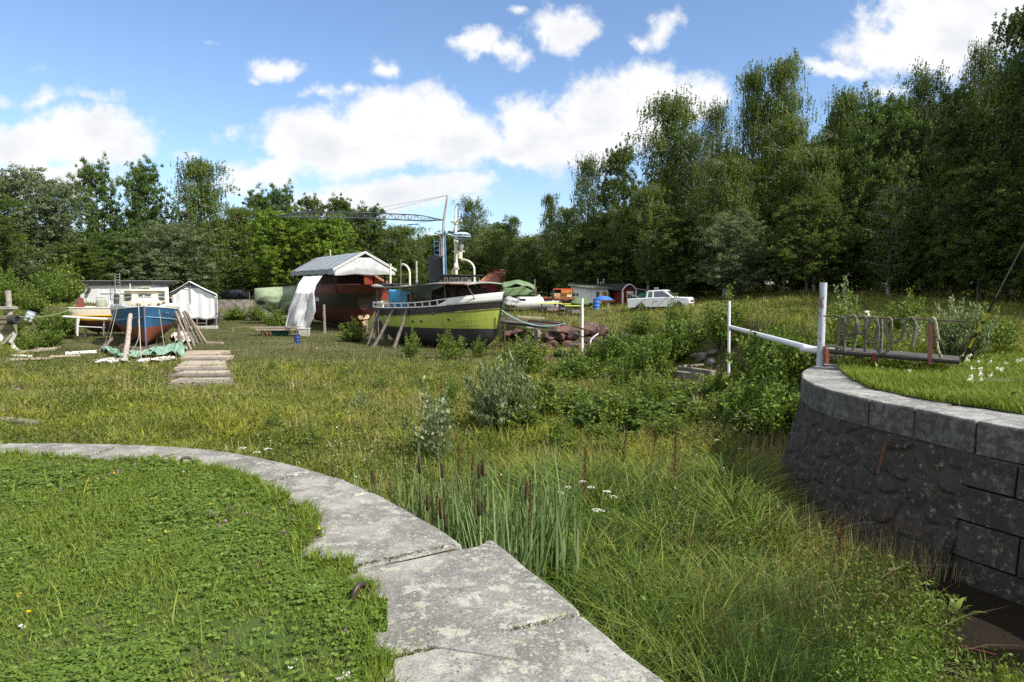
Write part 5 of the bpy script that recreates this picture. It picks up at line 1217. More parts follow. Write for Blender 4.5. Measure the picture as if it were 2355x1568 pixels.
# blue-and-grey derrick with its lattice jib
D0 = P(1018.5, 628, 49.5); D0.z = -.1
der = thing('derrick_crane', 'blue lattice jib hung from a peeling blue mast behind the tug wheelhouse', 'crane', (D0.x, D0.y, float(hz(D0.x, D0.y))))
zpiv = P(1020, 508, 49.5); ztop = P(1028.5, 449, 49.5)
mb = MB(); mb.tube([(D0.x, D0.y, float(hz(D0.x, D0.y))), (D0.x, D0.y, 2), (zpiv.x, zpiv.y, zpiv.z)], [.15, .14, .10], 12); mb.build('mast', mat('peeling_blue_mast', (.40, .46, .54), (.22, .32, .46), 5, .7, .3, 20, spot=(.28, .15, .10), ssc=7, sth=.55), der, world=True)
mb = MB(); mb.tube([zpiv, ztop], [.10, .05], 8); mb.build('topmast', mat('peeling_topmast', (.25, .17, .15), (.45, .40, .36), 9, .8), der, world=True)
mb = MB(); mb.tube([(D0.x + .24, D0.y - .1, 1.9), (zpiv.x + .1, zpiv.y - .1, zpiv.z - .7)], .04, 6); mb.build('hoist_pipe', mat('bright_blue', (.10, .28, .52), None, 5), der, world=True)
J1 = P(634, 499.5, 57); J0 = P(1019, 509, 49.5); jd = (J1 - J0); n_ = 28; jb = MB(); up = Vector((0, 0, 1)); sd_ = jd.normalized().cross(up)
def jp(f, a, b):
    wd = .19 * min(1, f / .12, (1 - f) / .16) ; return J0 + jd * f + up * (.10 + a * wd * 1.35 + .14 * math.sin(PI * f)) + sd_ * b * wd
for a, b in ((1, -.8), (1, .8), (-.6, -1), (-.6, 1)): jb.tube([jp(k / n_, a, b) for k in range(n_ + 1)], .036 if a < 0 else .030, 4)
for k in range(n_):
    f, g_ = k / n_, (k + 1) / n_
    for b in (-1, 1): jb.tube([jp(g_, 1, .8 * b), jp(g_, -.6, b)], .022, 3); jb.tube([jp(f, -.6, b), jp(g_, 1, .8 * b)] if k % 2 else [jp(f, 1, .8 * b), jp(g_, -.6, b)], .018, 3)
    jb.tube([jp(g_, 1, -.8), jp(g_, 1, .8)], .018, 3); jb.tube([jp(g_, -.6, -1), jp(g_, -.6, 1)], .018, 3)
jb.build('lattice_jib', mat('jib_blue_grey', (.13, .16, .21), (.075, .09, .12), 1.2, .6, spot=(.20, .09, .06), ssc=2.5, sth=.56), der, world=True)
for f in (.36, .50): mb = MB(); mb.tube([ztop, jp(f, 1, 0)], .012, 3); mb.build('hoist_cable', IRONW, der, world=True)
mb = MB(); mb.tube([jp(.15, -.6, 0) - Vector((0, 0, .22)), jp(.02, -.6, 0)], .014, 3); mb.box(jp(.16, -.6, 0) - Vector((0, 0, .3)), (.9, .08, .08)); mb.build('jib_hook', BLUEP, der, world=True)
lx0, lx1 = P(1007, 0, 49.2).x, P(1014, 0, 49.2).x; mb = MB()
for x in (D0.x - .62, D0.x - .25): mb.tube([(x, D0.y, 1.7), (x, D0.y, P(0, 550, 49.5).z)], .022, 4)
for k in range(10): mb.tube([(D0.x - .62, D0.y, 1.8 + k * .32), (D0.x - .25, D0.y, 1.8 + k * .32)], .018, 4)
mb.build('ladder', BLUEP, der, world=True)
lp = thing('street_lamp', 'thin bent-neck lamp just left of the blue mast', 'lamp', (P(1015, 0, 52).x, 52, float(hz(P(1015, 0, 52).x, 52))))
zz = P(0, 540, 52).z; mb = MB(); x_ = lp.location.x; mb.tube([(x_, 52, -2.8), (x_, 52, zz - .3), (x_ - .12, 52, zz - .05), (x_ - .3, 52, zz)], .045, 6); mb.build('pole', mat('rusty_grey_pole', (.30, .26, .23), (.22, .12, .08), 9), lp, world=True)
mb = MB(); mb.tube([(x_ - .3, 52, zz), (x_ - 1.05, 52, zz + .06)], [.03, .07], 6); mb.build('lamp_head', CLEANW, lp, world=True)

# ---------------------------------------------------------------- red and black ship under a roof
ax = Vector((-.50, .866)); rs = thing('red_ship', 'large dark red and black ship standing under a grey tent roof, stern towards the yard', 'ship', (-13.7, 63.2, -2.8), math.atan2(-ax.y, -ax.x))
RL = 19.0
keelr = lambda t: .25 + 1.75 * max(0, (.10 - t) / .10) ** 1.3
Hr = Hull(RL, 5.6, keelr, lambda t: 4.25 + .45 * (1 - t) ** 3 * .3 + .5 * t ** 3, 1.2, 1.7, .30, .6, .30, .5, 2.3)
Hr2 = lambda x: x
# local x runs stern (0) to bow; root x axis points to the viewer, so mirror by rotating half a turn
rs.rotation_euler.z = math.atan2(ax.y, ax.x)
DRED = mat('dark_red_paint', (.105, .022, .02), (.08, .018, .016), 2, .6, .15, 10); RBLK = mat('ship_black', (.018, .016, .014), (.028, .022, .018), 2, .6, .15, 6); RBOT = mat('antifouling_red', (.085, .018, .015), (.06, .014, .012), 1.6, .75, .2, 8)
mb = MB(); Hr.skin(mb, [(keelr, 0), (lambda t: max(keelr(t) + .05, 2.1 + .12 * (1 - t)), 1), (lambda t: 3.35 + .25 * (1 - t), 2), (Hr.sheer, 2)], 56, 5); mb.build('hull', [RBOT, RBLK, DRED], rs)
mb = MB(); Hr.deck(mb, lambda t: Hr.sheer(t) - .75, camber=.08); mb.build('deck', GWOOD, rs)
along_hull_cap(Hr, Hr.sheer, 0, 1, 50, .05, 'cap_rail', DRED, rs)
mb = MB(); mb.tube([(.75, 0, 0.05), (.75, 0, 2.2)], .06, 8); mb.box((.55, 0, 1.15), (.45, .06, 1.8)); mb.build('rudder', mat('red_lead', (.30, .05, .03), (.22, .04, .03), 3), rs, bevel=.02)
pr = MB(); pc = Vector((.12, -.02, 1.18))
for k in range(3):
    a = k * 2.094 + .45; d_ = Vector((0, math.cos(a), math.sin(a))); e_ = Vector((0, -math.sin(a), math.cos(a)))
    vs = []
    for i in range(12):
        b = 2 * PI * i / 12; vs.append(pc + d_ * (.36 + .25 * math.cos(b)) + e_ * (.19 * math.sin(b)) + Vector((-.05 * math.sin(b), 0, 0)))
    vs2 = [q - Vector((.04, 0, 0)) for q in vs]; pr.add(vs + vs2, [tuple(range(12)), tuple(reversed(range(12, 24)))] + [(i, i + 12, (i + 1) % 12 + 12, (i + 1) % 12) for i in range(12)])
pr.lathe([(.10, -.1), (.12, .1), (.05, .2)], pc, 10, 0, (-1, 0, 0)); pr.build('propeller', mat('bronze_tan', (.52, .38, .20), (.42, .31, .17), 4, .5), rs)
mb = MB(); mb.box((7.0, 0, 4.6), (6, 2.6, 1.5)); mb.build('deckhouse', mat('dark_brown_panel', (.06, .03, .022)), rs)
for k in range(5): mb = MB(); p = Hr.P(.30 + .017 * k, 3.0, 1); mb.box((p.x, p.y, 2.95), (.10, .05, .42)); mb.build('vent_slot', CLEANW, rs)
# tent roof: its own thing standing on posts on the deck
rf = thing('tent_roof', 'silver-grey tarpaulin gable roof on posts above the red ship', 'tent roof', rs.location, rs.rotation_euler.z)
zr, ze, xw = 7.35, 5.72, 2.85; rl0, rl1 = -.6, 17.0
def roofside(s_):
    def f(u, v):
        x = lerp(rl0, rl1, u); sagk = -.08 * math.sin(PI * ((u * 6) % 1)) * math.sin(PI * v); return Vector((x, s_ * xw * v * 1.02, lerp(zr, ze, v ** 1.05) + sagk + .05 * math.sin(u * 30) * (v > .9)))
    return f
for s_ in (1, -1):
    mb = MB(); mb.grid(roofside(s_), 72, 10); mb.build('roof_sheet', TARPS, rf, solid=.02)
    def sk(u, v): 
        x = lerp(rl0, rl1, u); return Vector((x, s_ * (xw + .02 + .05 * math.sin(u * 21) * v), ze - .42 * v * (1 + .12 * math.sin(u * 33))))
    mb = MB(); mb.grid(sk, 60, 3); mb.build('side_skirt', TARPS, rf, solid=.015)
    for k in range(5): mb = MB(); f = (k + 1) / 6; x = lerp(rl0, rl1, f); mb.tube([roofside(s_)(f, q / 8) + Vector((0, 0, .02)) for q in range(9)], .022, 4); mb.build('seam', mat('pale_seam', (.36, .39, .42), None, 5), rf)
    mb = MB()
    for off in (0, .13): mb.tube([(rl0 - .1, 0, zr + .02 - off), (rl0 - .1, s_ * (xw + .12), ze + .02 - off)], .04, 6)
    for q in range(8): f = (q + .5) / 8; y = s_ * xw * f; z = lerp(zr, ze, f); mb.tube([(rl0 - .1, y, z), (rl0 - .1, y, z - .14)], .02, 4)
    mb.build('gable_frame', CLEANW, rf)
def gb(u, v):
    y = lerp(-xw, xw, u) ; top = lerp(zr, ze, abs(y) / xw); top2 = min(top - .16, zr - .55); bot = ze - .50 + .05 * math.sin(u * 12); z = lerp(top2, bot, v)
    return Vector((rl0 - .02 + .22 * max(0, v - .62) * math.sin(PI * u) * 2.2, y, max(z, bot)))
mb = MB(); mb.grid(gb, 30, 12); mb.build('gable_sheet', PLASTIC, rf, solid=.012)
for k in range(6):
    for s_ in (1, -1):
        mb = MB(); x = .8 + k * 3.3; mb.beam((x, s_ * 2.35, 3.6), (x, s_ * 2.35, ze + .2), .13, .13); mb.build('roof_post', mat('dark_red_post', (.06, .022, .018), (.04, .02, .016), 3), rf)
for k, s_ in enumerate((1, 1, 1, 1, 1)):
    x = (.2, 2.3, 4.1)[k % 3]
for i, (u, v0, v1, lb) in enumerate(((693, 617, 607, 'leftmost white-topped ventilator behind the tent ridge'), (718.5, 611, 600, 'middle white-topped ventilator behind the tent ridge'), (748, 603, 597, 'rightmost ventilator behind the tent ridge'))):
    Yv = 86 - i * 3; b = P(u, v0 + 12, Yv); o = thing('ventilator', lb, 'ventilator', (b.x, b.y, b.z - 1.2)); mb = MB()
    mb.tube([(b.x, b.y, b.z - 1.2), (b.x, b.y, P(u, v0, Yv).z)], .12, 8); mb.build('pipe', IRONW, o, world=True)
    mb = MB(); mb.lathe([(.30, 0), (.30, .22), (.22, .28)], P(u, v0, Yv), 10); mb.build('cap', CLEANW, o, world=True)
    mb = MB(); mb.lathe([(.22, .28), (.26, .33), (.26, .8), (.2, .85)], P(u, v0, Yv), 8); mb.build('hood', IRONW, o, world=True)
mb = MB(); a = P(720, 612, 86); b = P(709, 580, 86); mb.tube([a - Vector((0, 0, 1.5)), a, b], [.05, .05, .04], 6); o = mb.build('bent_pole', mat('pole_grey', (.15, .15, .15), None, 5), None); tag(o, 'thin leaning pole with a lamp above the tent ridge', 'pole')
for u, vt, Yp, lb in ((759, 574, 75, 'white mast stub behind the tent ridge'), (957, 600, 60, 'grey pole right of the tent gable')):
    a = P(u, vt, Yp); b = a.copy(); b.z = float(hz(a.x, a.y)) ; log('pole', lb, 'pole', b, a, .09, .08, mat('pale_pole', (.45, .45, .40), (.3, .3, .27), 6))
# posts round the red ship
for u, vt, vb, Yp, lb in ((744.5, 700, 756, 61, 'upright prop below the port side of the red ship'), (705, 680, 772, 56, 'thin pole standing beside the white tarpaulin'), (866.5, 713, 752, 63, 'pale prop right of the bronze propeller'), (881, 720, 790, 52.5, 'grey prop between the red ship and the tug stern'), (842, 725, 752, 63.5, 'stump prop under the propeller')):
    a = P(u, vt, Yp); b = a.copy(); b.z = float(hz(a.x, a.y)) - .05; log('prop_post', lb, 'prop', b, a, .13 if u != 705 else .04, .12 if u != 705 else .03, GWOOD)
a = P(860, 726, 66); o = thing('drum', 'small blue drum glimpsed behind the red ship stern', 'barrel', (P(871, 0, 66).x, 66, float(hz(P(871, 0, 66).x, 66))))
mb = MB(); mb.lathe([(.28, 1.0), (.29, 1.02), (.29, 1.9), (.28, 1.92)], o.location, 14); mb.build('body', mat('drum_blue', (.05, .17, .45), (.04, .14, .38), 3, .5), o, world=True); mb = MB(); mb.box(o.location + Vector((0, 0, .5)), (.5, .5, 1.0)); mb.build('stand', DKWOOD, o, world=True)
# white plastic sheet hanging from the roof
def hs(u, v):
    L_ = [(698, 636), (686, 652), (679, 672), (672, 690), (663, 712), (659, 735), (655, 757)]; R_ = [(741, 634), (727, 655), (722, 672), (724, 690), (726, 715), (716, 738), (709, 760)]
    k = min(5, int(v * 6)); f = v * 6 - k; a = (lerp(L_[k][0], L_[k + 1][0], f), lerp(L_[k][1], L_[k + 1][1], f)); b = (lerp(R_[k][0], R_[k + 1][0], f), lerp(R_[k][1], R_[k + 1][1], f))
    Yv = 62.0 - 2.2 * min(v / .35, 1) + .6 * v; fold = .20 * math.sin(u * 9 + 2 * math.sin(v * 3)) + .07 * math.sin(u * 23 + v * 6) + .03 * math.sin(v * 17 + u * 8)
    return P(lerp(a[0], b[0], u), lerp(a[1], b[1], u), Yv + fold * (.4 + v))
mb = MB(); mb.grid(hs, 34, 60); o = mb.build('hanging_sheet', PLASTIC, None, solid=.01); tag(o, 'dirty white plastic sheet hanging from the tent roof to the ground', 'tarpaulin')
# boat wrapped in green tarpaulin
gl = P(588, 735, 76); gb_ = thing('covered_boat', 'boat wrapped in faded green tarpaulin, left of the hanging white sheet', 'boat', (gl.x, 76, float(hz(gl.x, 76)) + .0), R(8))
gb_.scale = (1, 1, 1.22)
HGb = Hull(10.0, 3.4, lambda t: .75 + 1.2 * max(0, (.25 - t) / .25) ** 1.5, lambda t: 2.6 + .2 * t, .5, .4, .0, .7, .3, .55, 2.2)
def gt(u, v):
    t = u; s_ = math.cos(v * PI); p0 = HGb.P(t, 2.1 - .9 * abs(s_) ** 4 * 0, 1 if s_ > 0 else -1); y = p0.y * min(1, abs(s_) * 1.3) * 1.06
    z = 2.15 + 1.35 * (1 - abs(s_) ** 1.6) * (.72 + .4 * math.sin(min(1, t * 1.6) * PI / 2)) ; z += .10 * math.sin(t * 26 + v * 5) * abs(s_) + .10 * math.sin(t * 9 + v * 14) - .12 * abs(math.sin(t * 7.5)) * (1 - abs(s_))
    return Vector((p0.x, y, z))
mb = MB(); mb.grid(gt, 60, 24)
def gs(s_):
    def f(u, v):
        z = lerp(2.2, .95 + .9 * max(0, (.22 - u) / .22) ** 1.2, v); p0 = HGb.P(u, z, s_); return Vector((p0.x, p0.y * 1.07 + s_ * (.10 * math.sin(u * 30 + v * 5) + .06 * math.sin(u * 11 - v * 7)), z + .03 * math.sin(u * 20)))
    return f
mb.grid(gs(1), 60, 10); mb.grid(gs(-1), 60, 10); mb.build('cover', mat('faded_green_tarpaulin', (.27, .33, .21), (.18, .24, .14), 1.0, .62, .8, 2.2, detail=7), gb_, solid=.01)
mb = MB(); HGb.skin(mb, [(HGb.keel, 0), (lambda t: 2.1, 0)], 36, 4); mb.build('hull', BOTTOM, gb_)
for x in (2.2, 7.5):
    for s_ in (1, -1): mb = MB(); mb.beam((x, s_ * 1.2, -.1), (x, s_ * .6, 1.1), .15, .15); mb.build('cradle_leg', DKWOOD, gb_)
mb = MB(); mb.tube([gs(-1)(.45, q / 6) + Vector((0, -.05, 0)) for q in range(7)] , .03, 4); mb.build('tie_rope', IRONW, gb_)
mb = MB(); mb.box((3.7, 0, 3.62), (2.6, .5, .05)); mb.build('ridge_board', DKWOOD, gb_)

# ---------------------------------------------------------------- blue boat
hb = Vector((.46, -.888)).normalized(); b0 = P(336, 802, 47.2); Lb = 10.2
st = Vector((b0.x, b0.y, 0)) - Vector((hb.x, hb.y, 0)) * (Lb - .1)
bb = thing('blue_boat', 'blue and rust-red wooden boat with cream wheelhouse, bow towards the camera', 'boat', (st.x, st.y, float(hz(st.x, st.y)) + .05), math.atan2(hb.y, hb.x))
sz = lambda t: 2.25 + .62 * t ** 2.2 + .15 * (1 - t) ** 2
Hb = Hull(Lb, 4.5, lambda t: .12 + .5 * max(0, (.2 - t) / .2), sz, .75, .5, .35, .50, .30, .62, 2.0)
BBL = mat('boat_blue', (.035, .125, .26), (.028, .095, .20), 1.6, .42, .35, 3.0, spot=(.12, .26, .42), ssc=4, sth=.62); BRED = mat('rust_red_bottom', (.25, .070, .035), (.19, .055, .03), 2.5, .8, .3, 10)
wb = lambda t: 1.40 + .12 * (1 - t)
mb = MB(); Hb.skin(mb, [(Hb.keel, 0), (wb, 1), (sz, 1)], 50, 8); mb.build('hull', [BRED, BBL], bb)
mb = MB(); Hb.deck(mb, lambda t: sz(t) - .04); mb.build('deck', mat('boat_deck', (.45, .42, .36), (.33, .30, .25), 3, .8), bb)
along_hull_cap(Hb, lambda t: sz(t) - .72 - .1 * (1 - t), .45, .995, 40, .035, 'rubbing_strake', mat('light_blue_strip', (.22, .42, .60), None, 4), bb, .015)
mb = MB(); pts = [Hb.P(1, z, 1) + Vector((.02, 0, 0)) for z in np.linspace(.14, sz(1) + .05, 14)]; mb.tube(pts, .05, 6); mb.build('stem_post', mat('stem_blue', (.10, .30, .52), (.30, .12, .07), 1.5), bb)
bz = lambda t: sz(t) + .50 - .12 * (1 - t)
mb = MB(); Hb.skin(mb, [(lambda t: sz(t) + .003, 0), (lambda t: sz(t) + lerp(.0, .34, min(1, max(0, .94 - t) / .1)) + .02, 0)], 30, 2, .10, .995); mb.build('bulwark', CREAM if 0 else WHITE, bb, solid=.04)
along_hull_cap(Hb, lambda t: sz(t) + .01, 0, 1, 50, .035, 'toe_rail', WHITE, bb)
rl = MB()
for s_ in (1, -1):
    rl.tube([Hb.P(.97, sz(.97), s_) , Hb.P(.985, sz(.97) + .66, s_)] + Hb.line(lambda t: sz(t) + .74, .96, .5, 12, s_, -.02), .022, 6)
    for t in (.96, .86, .74, .62, .5): a = Hb.P(t, sz(t), s_); rl.tube([a, Hb.P(t, sz(t) + .74, s_) + Vector((0, -s_ * .02, 0))], .022, 5)
rl.tube([Hb.P(.985, sz(.97) + .66, 1), Vector((Hb.P(1, sz(1), 1).x + .02, 0, sz(1) + .74)), Hb.P(.985, sz(.97) + .66, -1)], .022, 6)
rl.tube([(Hb.P(1, sz(1), 1).x - .05, 0, sz(1)), (Hb.P(1, sz(1), 1).x + .02, 0, sz(1) + .74)], .03, 6)
rl.build('pulpit_rail', WHITE, bb)
# cabin trunk with an oval port, then wheelhouse
def trunk(u, v):
    a = u * PI; x = lerp(5.9, 8.7, v); wd = lerp(1.45, .75, v ** 1.6); return Vector((x, math.cos(a) * wd, sz(.7) - .05 + math.sin(a) ** .6 * .62))
mb = MB(); mb.grid(trunk, 20, 6); e = [trunk(k / 20, 1) for k in range(21)]; mb.add(e, [tuple(range(21))]); mb.build('foredeck_cabin', mat('dirty_cream', (.55, .50, .42), (.40, .35, .28), 4, .75, .3, 12), bb)
mb = MB(); mb.lathe([(.16, 0), (.16, .04), (.10, .045)], (8.72, -.38, sz(.7) + .33), 12, 0, (1, 0, 0)); mb.build('porthole', IRONW, bb)
mb = MB(); mb.lathe([(.11, 0), (.11, .04), (.0, .045)], (8.72, .30, sz(.7) + .30), 12, 0, (1, 0, 0)); mb.build('porthole', IRONW, bb)
wz = sz(.5); wx0, wx1, ww = 2.9, 5.7, 1.38
mb = MB(); mb.prism([(wx0, -ww), (wx1 - .45, -ww), (wx1, -ww * .62), (wx1, ww * .62), (wx1 - .45, ww), (wx0, ww)], wz - .1, wz + 1.42, lambda p, q, t_: (p - (.1 * (t_ - wz) if p > 4 else 0), q * (1 - .02 * t_ / 3), t_)); who = mb.build('wheelhouse', mat('wheelhouse_cream', (.76, .72, .58), (.68, .64, .50), 3, .55, .1), bb)
mb = MB(); mb.prism([(wx0 - .2, -ww - .16), (wx1 - .3, -ww - .14), (wx1 + .12, -ww * .62), (wx1 + .12, ww * .62), (wx1 - .3, ww + .14), (wx0 - .2, ww + .16)], wz + 1.42, wz + 1.52, lambda p, q, t_: (p, q, t_ + .05 * (1 - (q / 1.6) ** 2))); mb.build('roof', mat('roof_cream', (.74, .71, .60), None, 3), who, bevel=.015)
def bwin(a, b, z0, z1, gl_=LGLASS):
    a, b = Vector(a), Vector(b); d = (b - a).normalized(); n_ = Vector((d.y, -d.x, 0)); M_ = Matrix((d, n_, Vector((0, 0, 1)))).transposed(); c_ = (a + b) / 2 + Vector((0, 0, (z0 + z1) / 2))
    mb = MB(); mb.box(c_ + n_ * .0, ((b - a).length + .1, .05, z1 - z0 + .1), M_); f_ = mb.build('window_frame', mat('yellow_varnish', (.50, .40, .20), (.62, .56, .42), 5), who)
    mb = MB(); mb.box(c_ + n_ * .022, ((b - a).length, .03, z1 - z0), M_); mb.build('pane', gl_, who)
xs = wx1 - .13
bwin((xs, -.42, wz * 0), (xs, .42, 0), wz + .68, wz + 1.22)
bwin((wx1 - .50, -ww * .98 + .06, 0), (xs - .03, -ww * .62 - .02, 0), wz + .70, wz + 1.20); bwin((xs - .03, ww * .62 + .02, 0), (wx1 - .50, ww * .98 - .06, 0), wz + .70, wz + 1.20)
bwin((wx0 + .3, -ww - .0, 0), (wx1 - .9, -ww, 0), wz + .70, wz + 1.2, DGLASS)
mb = MB(); mb.box((4.1, -.1, wz + 1.62), (1.2, .8, .10)); mb.grid(lambda u, v: Vector((3.6 + u * 1.2, -.75 + v * 1.4, wz + 1.64 + .14 * math.sin(PI * u) * math.sin(PI * v) + .03 * math.sin(u * 15 + v * 9))), 10, 10); mb.build('roof_hatch', mat('olive_cover', (.16, .19, .11), (.3, .3, .25), 3), who)
mb = MB(); mb.tube([(3.4, -1.0, wz + 1.5), (3.4, -1.0, wz + 2.0)], .03, 6); mb.tube([(5.5, 1.3, wz + 1.5), (5.5, 1.45, wz + 1.62), (5.5, 1.5, wz + 1.75)], .03, 6); mb.build('horn', WHITE, who)
for x, y, r, h in ((8.6, .9, .14, .34), (7.6, 1.5, .13, .3), (7.1, 1.25, .18, .42)): mb = MB(); mb.lathe([(r, 0), (r * 1.1, .05), (r * .8, h), (r * .3, h + .05)], (x, y, sz(.8)), 9); mb.build('deck_gear', IRONW if x > 7.2 else mat('gear_brown', (.16, .12, .09), None, 6), bb)
mb = MB(); mb.tube([(6.0, -1.9, sz(.6) + .2), (5.9, -1.8, sz(.6) + 1.15)], [.20, .17], 10); mb.build('fender', BLACK, bb)
tx = bpy.data.curves.new('nm', 'FONT')
# faint painted name, seen as a short pale word on each bow
def lettering(txt, size, mt, parent, M_):
    c_ = bpy.data.curves.new('name_lettering', 'FONT'); c_.body = txt; c_.size = size; c_.extrude = .004; c_.align_x = 'CENTER'; c_.align_y = 'CENTER'; c_.materials.append(mt)
    tmp = bpy.data.objects.new('tmp', c_); C.objects.link(tmp); bpy.context.view_layer.update(); me = bpy.data.meshes.new_from_object(tmp); bpy.data.objects.remove(tmp)
    o = link_mesh('name_lettering', me, parent); o.matrix_local = M_; return o
bpy.data.curves.remove(tx)
LETM = mat('faded_letters', (.20, .27, .30), None, 3)
for s_, txt in ((1, 'ISHALL'), (-1, 'ISHALL')):
    t0_ = .84; z0 = sz(t0_) - .36; p = Hb.P(t0_, z0, s_); q = Hb.P(t0_ - .02 , z0, s_); r_ = Hb.P(t0_, z0 + .1, s_)
    ex = (q - p).normalized() * (1 if s_ < 0 else -1) * -1; ez = (r_ - p).normalized(); nn_ = ex.cross(ez).normalized(); nn_ = nn_ if nn_.y * s_ > 0 else -nn_
    ex = ez.cross(nn_).normalized() * 1; ez = nn_.cross(ex)
    M_ = Matrix(((ex.x, ez.x, nn_.x, p.x + nn_.x * .03), (ex.y, ez.y, nn_.y, p.y + nn_.y * .03), (ex.z, ez.z, nn_.z, p.z + nn_.z * .03), (0, 0, 0, 1)))
    lettering(txt, .20, LETM, bb, M_)
# shores, ropes and chain of the blue boat
def gnd(u, v): return T(u, v)
def hullpt(t, z, s_): return W(bb, Hb.P(t, z, s_))
log('log_shore', 'stout pale log propping the left bow of the blue boat', 'log prop', gnd(288, 826), P(300, 724, 46.4), .17, .14, mat('pale_log', (.40, .345, .29), (.26, .21, .175), 5, .9, .6, 18, spot=(.20, .10, .07), ssc=5, sth=.62), 'log shores of the blue boat')
a = hullpt(.72, 2.1, 1); b = P(272, 802, 48); b.z = -2.85; log('log_shore', 'dark upright log behind the stout pale one', 'log prop', b, a, .14, .12, mat('dark_log', (.05, .038, .03), (.08, .06, .05), 4), 'log shores of the blue boat')
log('log_shore', 'grey log lying askew from the left side of the blue boat', 'log prop', gnd(228, 808), P(262, 775, 49), .12, .10, group='log shores of the blue boat')
a = P(409.5, 722, 48.5); b = gnd(413, 797); log('log_shore', 'short upright log under the right bow of the blue boat', 'log prop', b, a, .12, .10, group='log shores of the blue boat')
for i, (ua, va, Ya, ub, vb, lb) in enumerate(((404, 716, 47.6, 440, 806, 'longest leaning pole of the bundle at the right bow'), (412, 716, 48.2, 447, 797, 'second leaning pole at the right of the blue boat'), (420, 716, 49, 455, 792, 'third pole of the right-hand bundle'), (424, 714, 50, 462, 786, 'fourth pole of the right-hand bundle'), (428, 716, 51, 475, 789, 'outermost pole of the right-hand bundle, ending in a rusty shoe'), (422, 730, 52, 450, 790, 'pole behind the others in the right-hand bundle'))):
    log('shore_pole', lb, 'pole', gnd(ub, vb), P(ua, va, Ya), .085, .06, mat('reddish_pole', (.25, .17, .13), (.30, .25, .20), 4, .9, .4, 20) if i in (0, 4) else GWOOD, 'poles leaning on the blue boat')
def rope(name, label, cat, pts, r, mt=None, sag=0.0, n=14):
    a, b = Vector(pts[0]), Vector(pts[-1])
    if len(pts) == 2: pts = [a.lerp(b, k / n) - Vector((0, 0, sag * 4 * (k / n) * (1 - k / n))) for k in range(n + 1)]
    mb = MB(); mb.tube(pts, r, 5); o = mb.build(name, mt or ROPEM, None); return tag(o, label, cat)
rope('mooring_rope', 'pale rope dropping from the stem of the blue boat to the ground', 'rope', [P(318.5, 700, 46.3), gnd(324.5, 829)], .025, mat('pale_rope', (.55, .48, .34), None, 10))
rope('mooring_rope', 'grey rope from the right bow of the blue boat to the green sheet', 'rope', [P(366, 712, 46.8), gnd(380, 815)], .022)
rope('mooring_rope', 'left outer rope from the rail of the blue boat', 'rope', [P(267, 700, 47.5), gnd(238, 800)], .022)
rope('mooring_rope', 'left inner rope from the rail of the blue boat', 'rope', [P(270, 706, 47.5), gnd(246, 805)], .022)
ch = MB(); a, b = P(318, 735, 46.2), gnd(287, 818)
for k in range(26):
    f = k / 26; g_ = (k + 1.1) / 26; sg_ = lambda q: a.lerp(b, q) - Vector((0, 0, .55 * 4 * q * (1 - q) * .5)) + Vector((.35 * math.sin(PI * q), 0, 0)); ch.tube([sg_(f), sg_(g_)], .038 if k % 2 else .022, 5)
tag(ch.build('anchor_chain', mat('chain', (.16, .13, .11), (.3, .27, .23), 30), None), 'rusty anchor chain hanging from the bow of the blue boat', 'chain')
rope('guy_line', 'yellowish line beside the right-hand pole bundle', 'rope', [P(424, 700, 49.5), gnd(466, 790)], .012, mat('pale_rope', (.55, .48, .34), None, 10)); rope('guy_line', 'pale line running outermost right of the pole bundle', 'rope', [P(428, 698, 50), gnd(478, 782)], .012)
# ================================================================ cloth on the ground, boards, tents, sheds
def cloth(name, label, poly, mt, amp, seed, cat='tarpaulin', n=26, thick=.02, up=.05):
    """crumpled sheet lying on the ground inside a quadrilateral of picture points"""
    c = [T(*q) for q in poly]; rg = random.Random(seed); ph = [rg.uniform(0, 6) for _ in range(6)]
    def f(u, v):
        p = c[0].lerp(c[1], u).lerp(c[3].lerp(c[2], u), v); e = .25 * math.sin(u * 11 + ph[0]) * (v < .08 or v > .92) + .2 * math.sin(v * 9 + ph[1])
        h = amp * (abs(math.sin(u * 9 + ph[2] + 2 * math.sin(v * 4))) * .6 + abs(math.sin(v * 11 + u * 5 + ph[3])) * .5 + .3 * math.sin(u * 23 + v * 17 + ph[4]))
        return Vector((p.x + e * .4, p.y + e * .5, float(hz(p.x, p.y)) + up + max(0, h)))
    mb = MB(); mb.grid(f, n, n // 2, sm=False); return tag(mb.build(name, mt, None, solid=thick), label, cat)
GS = mat('mint_green_sheet', (.26, .40, .30), (.14, .24, .17), 1.5, .6, .4, 5); WS = mat('dirty_white_sheet', (.62, .60, .58), (.42, .38, .34), 2, .8, .6, 5)
cloth('ground_sheet', 'mint green sheet crumpled on the left before the blue boat', [(236, 798), (292, 822), (284, 830), (240, 812)], GS, .22, 1)
cloth('ground_sheet', 'mint green sheet crumpled in front of the blue boat keel', [(296, 818), (352, 808), (360, 822), (300, 826)], GS, .20, 2)
cloth('ground_sheet', 'large mint green sheet bunched up at the right of the blue boat', [(345, 812), (424, 794), (430, 822), (352, 824)], GS, .30, 3)
cloth('white_sheet', 'dirty white sheet along the front of the blue boat, right part', [(320, 832), (402, 824), (400, 831), (318, 838)], WS, .12, 4)
cloth('white_sheet', 'dirty white rags along the front of the blue boat, left part', [(222, 832), (288, 826), (290, 836), (222, 839)], WS, .12, 5)
cloth('brown_sheet', 'brown muddy sheet under the keel of the blue boat', [(300, 800), (400, 792), (408, 812), (300, 822)], mat('mud_sheet', (.14, .105, .08), (.09, .07, .055), 3, .9), .06, 6)
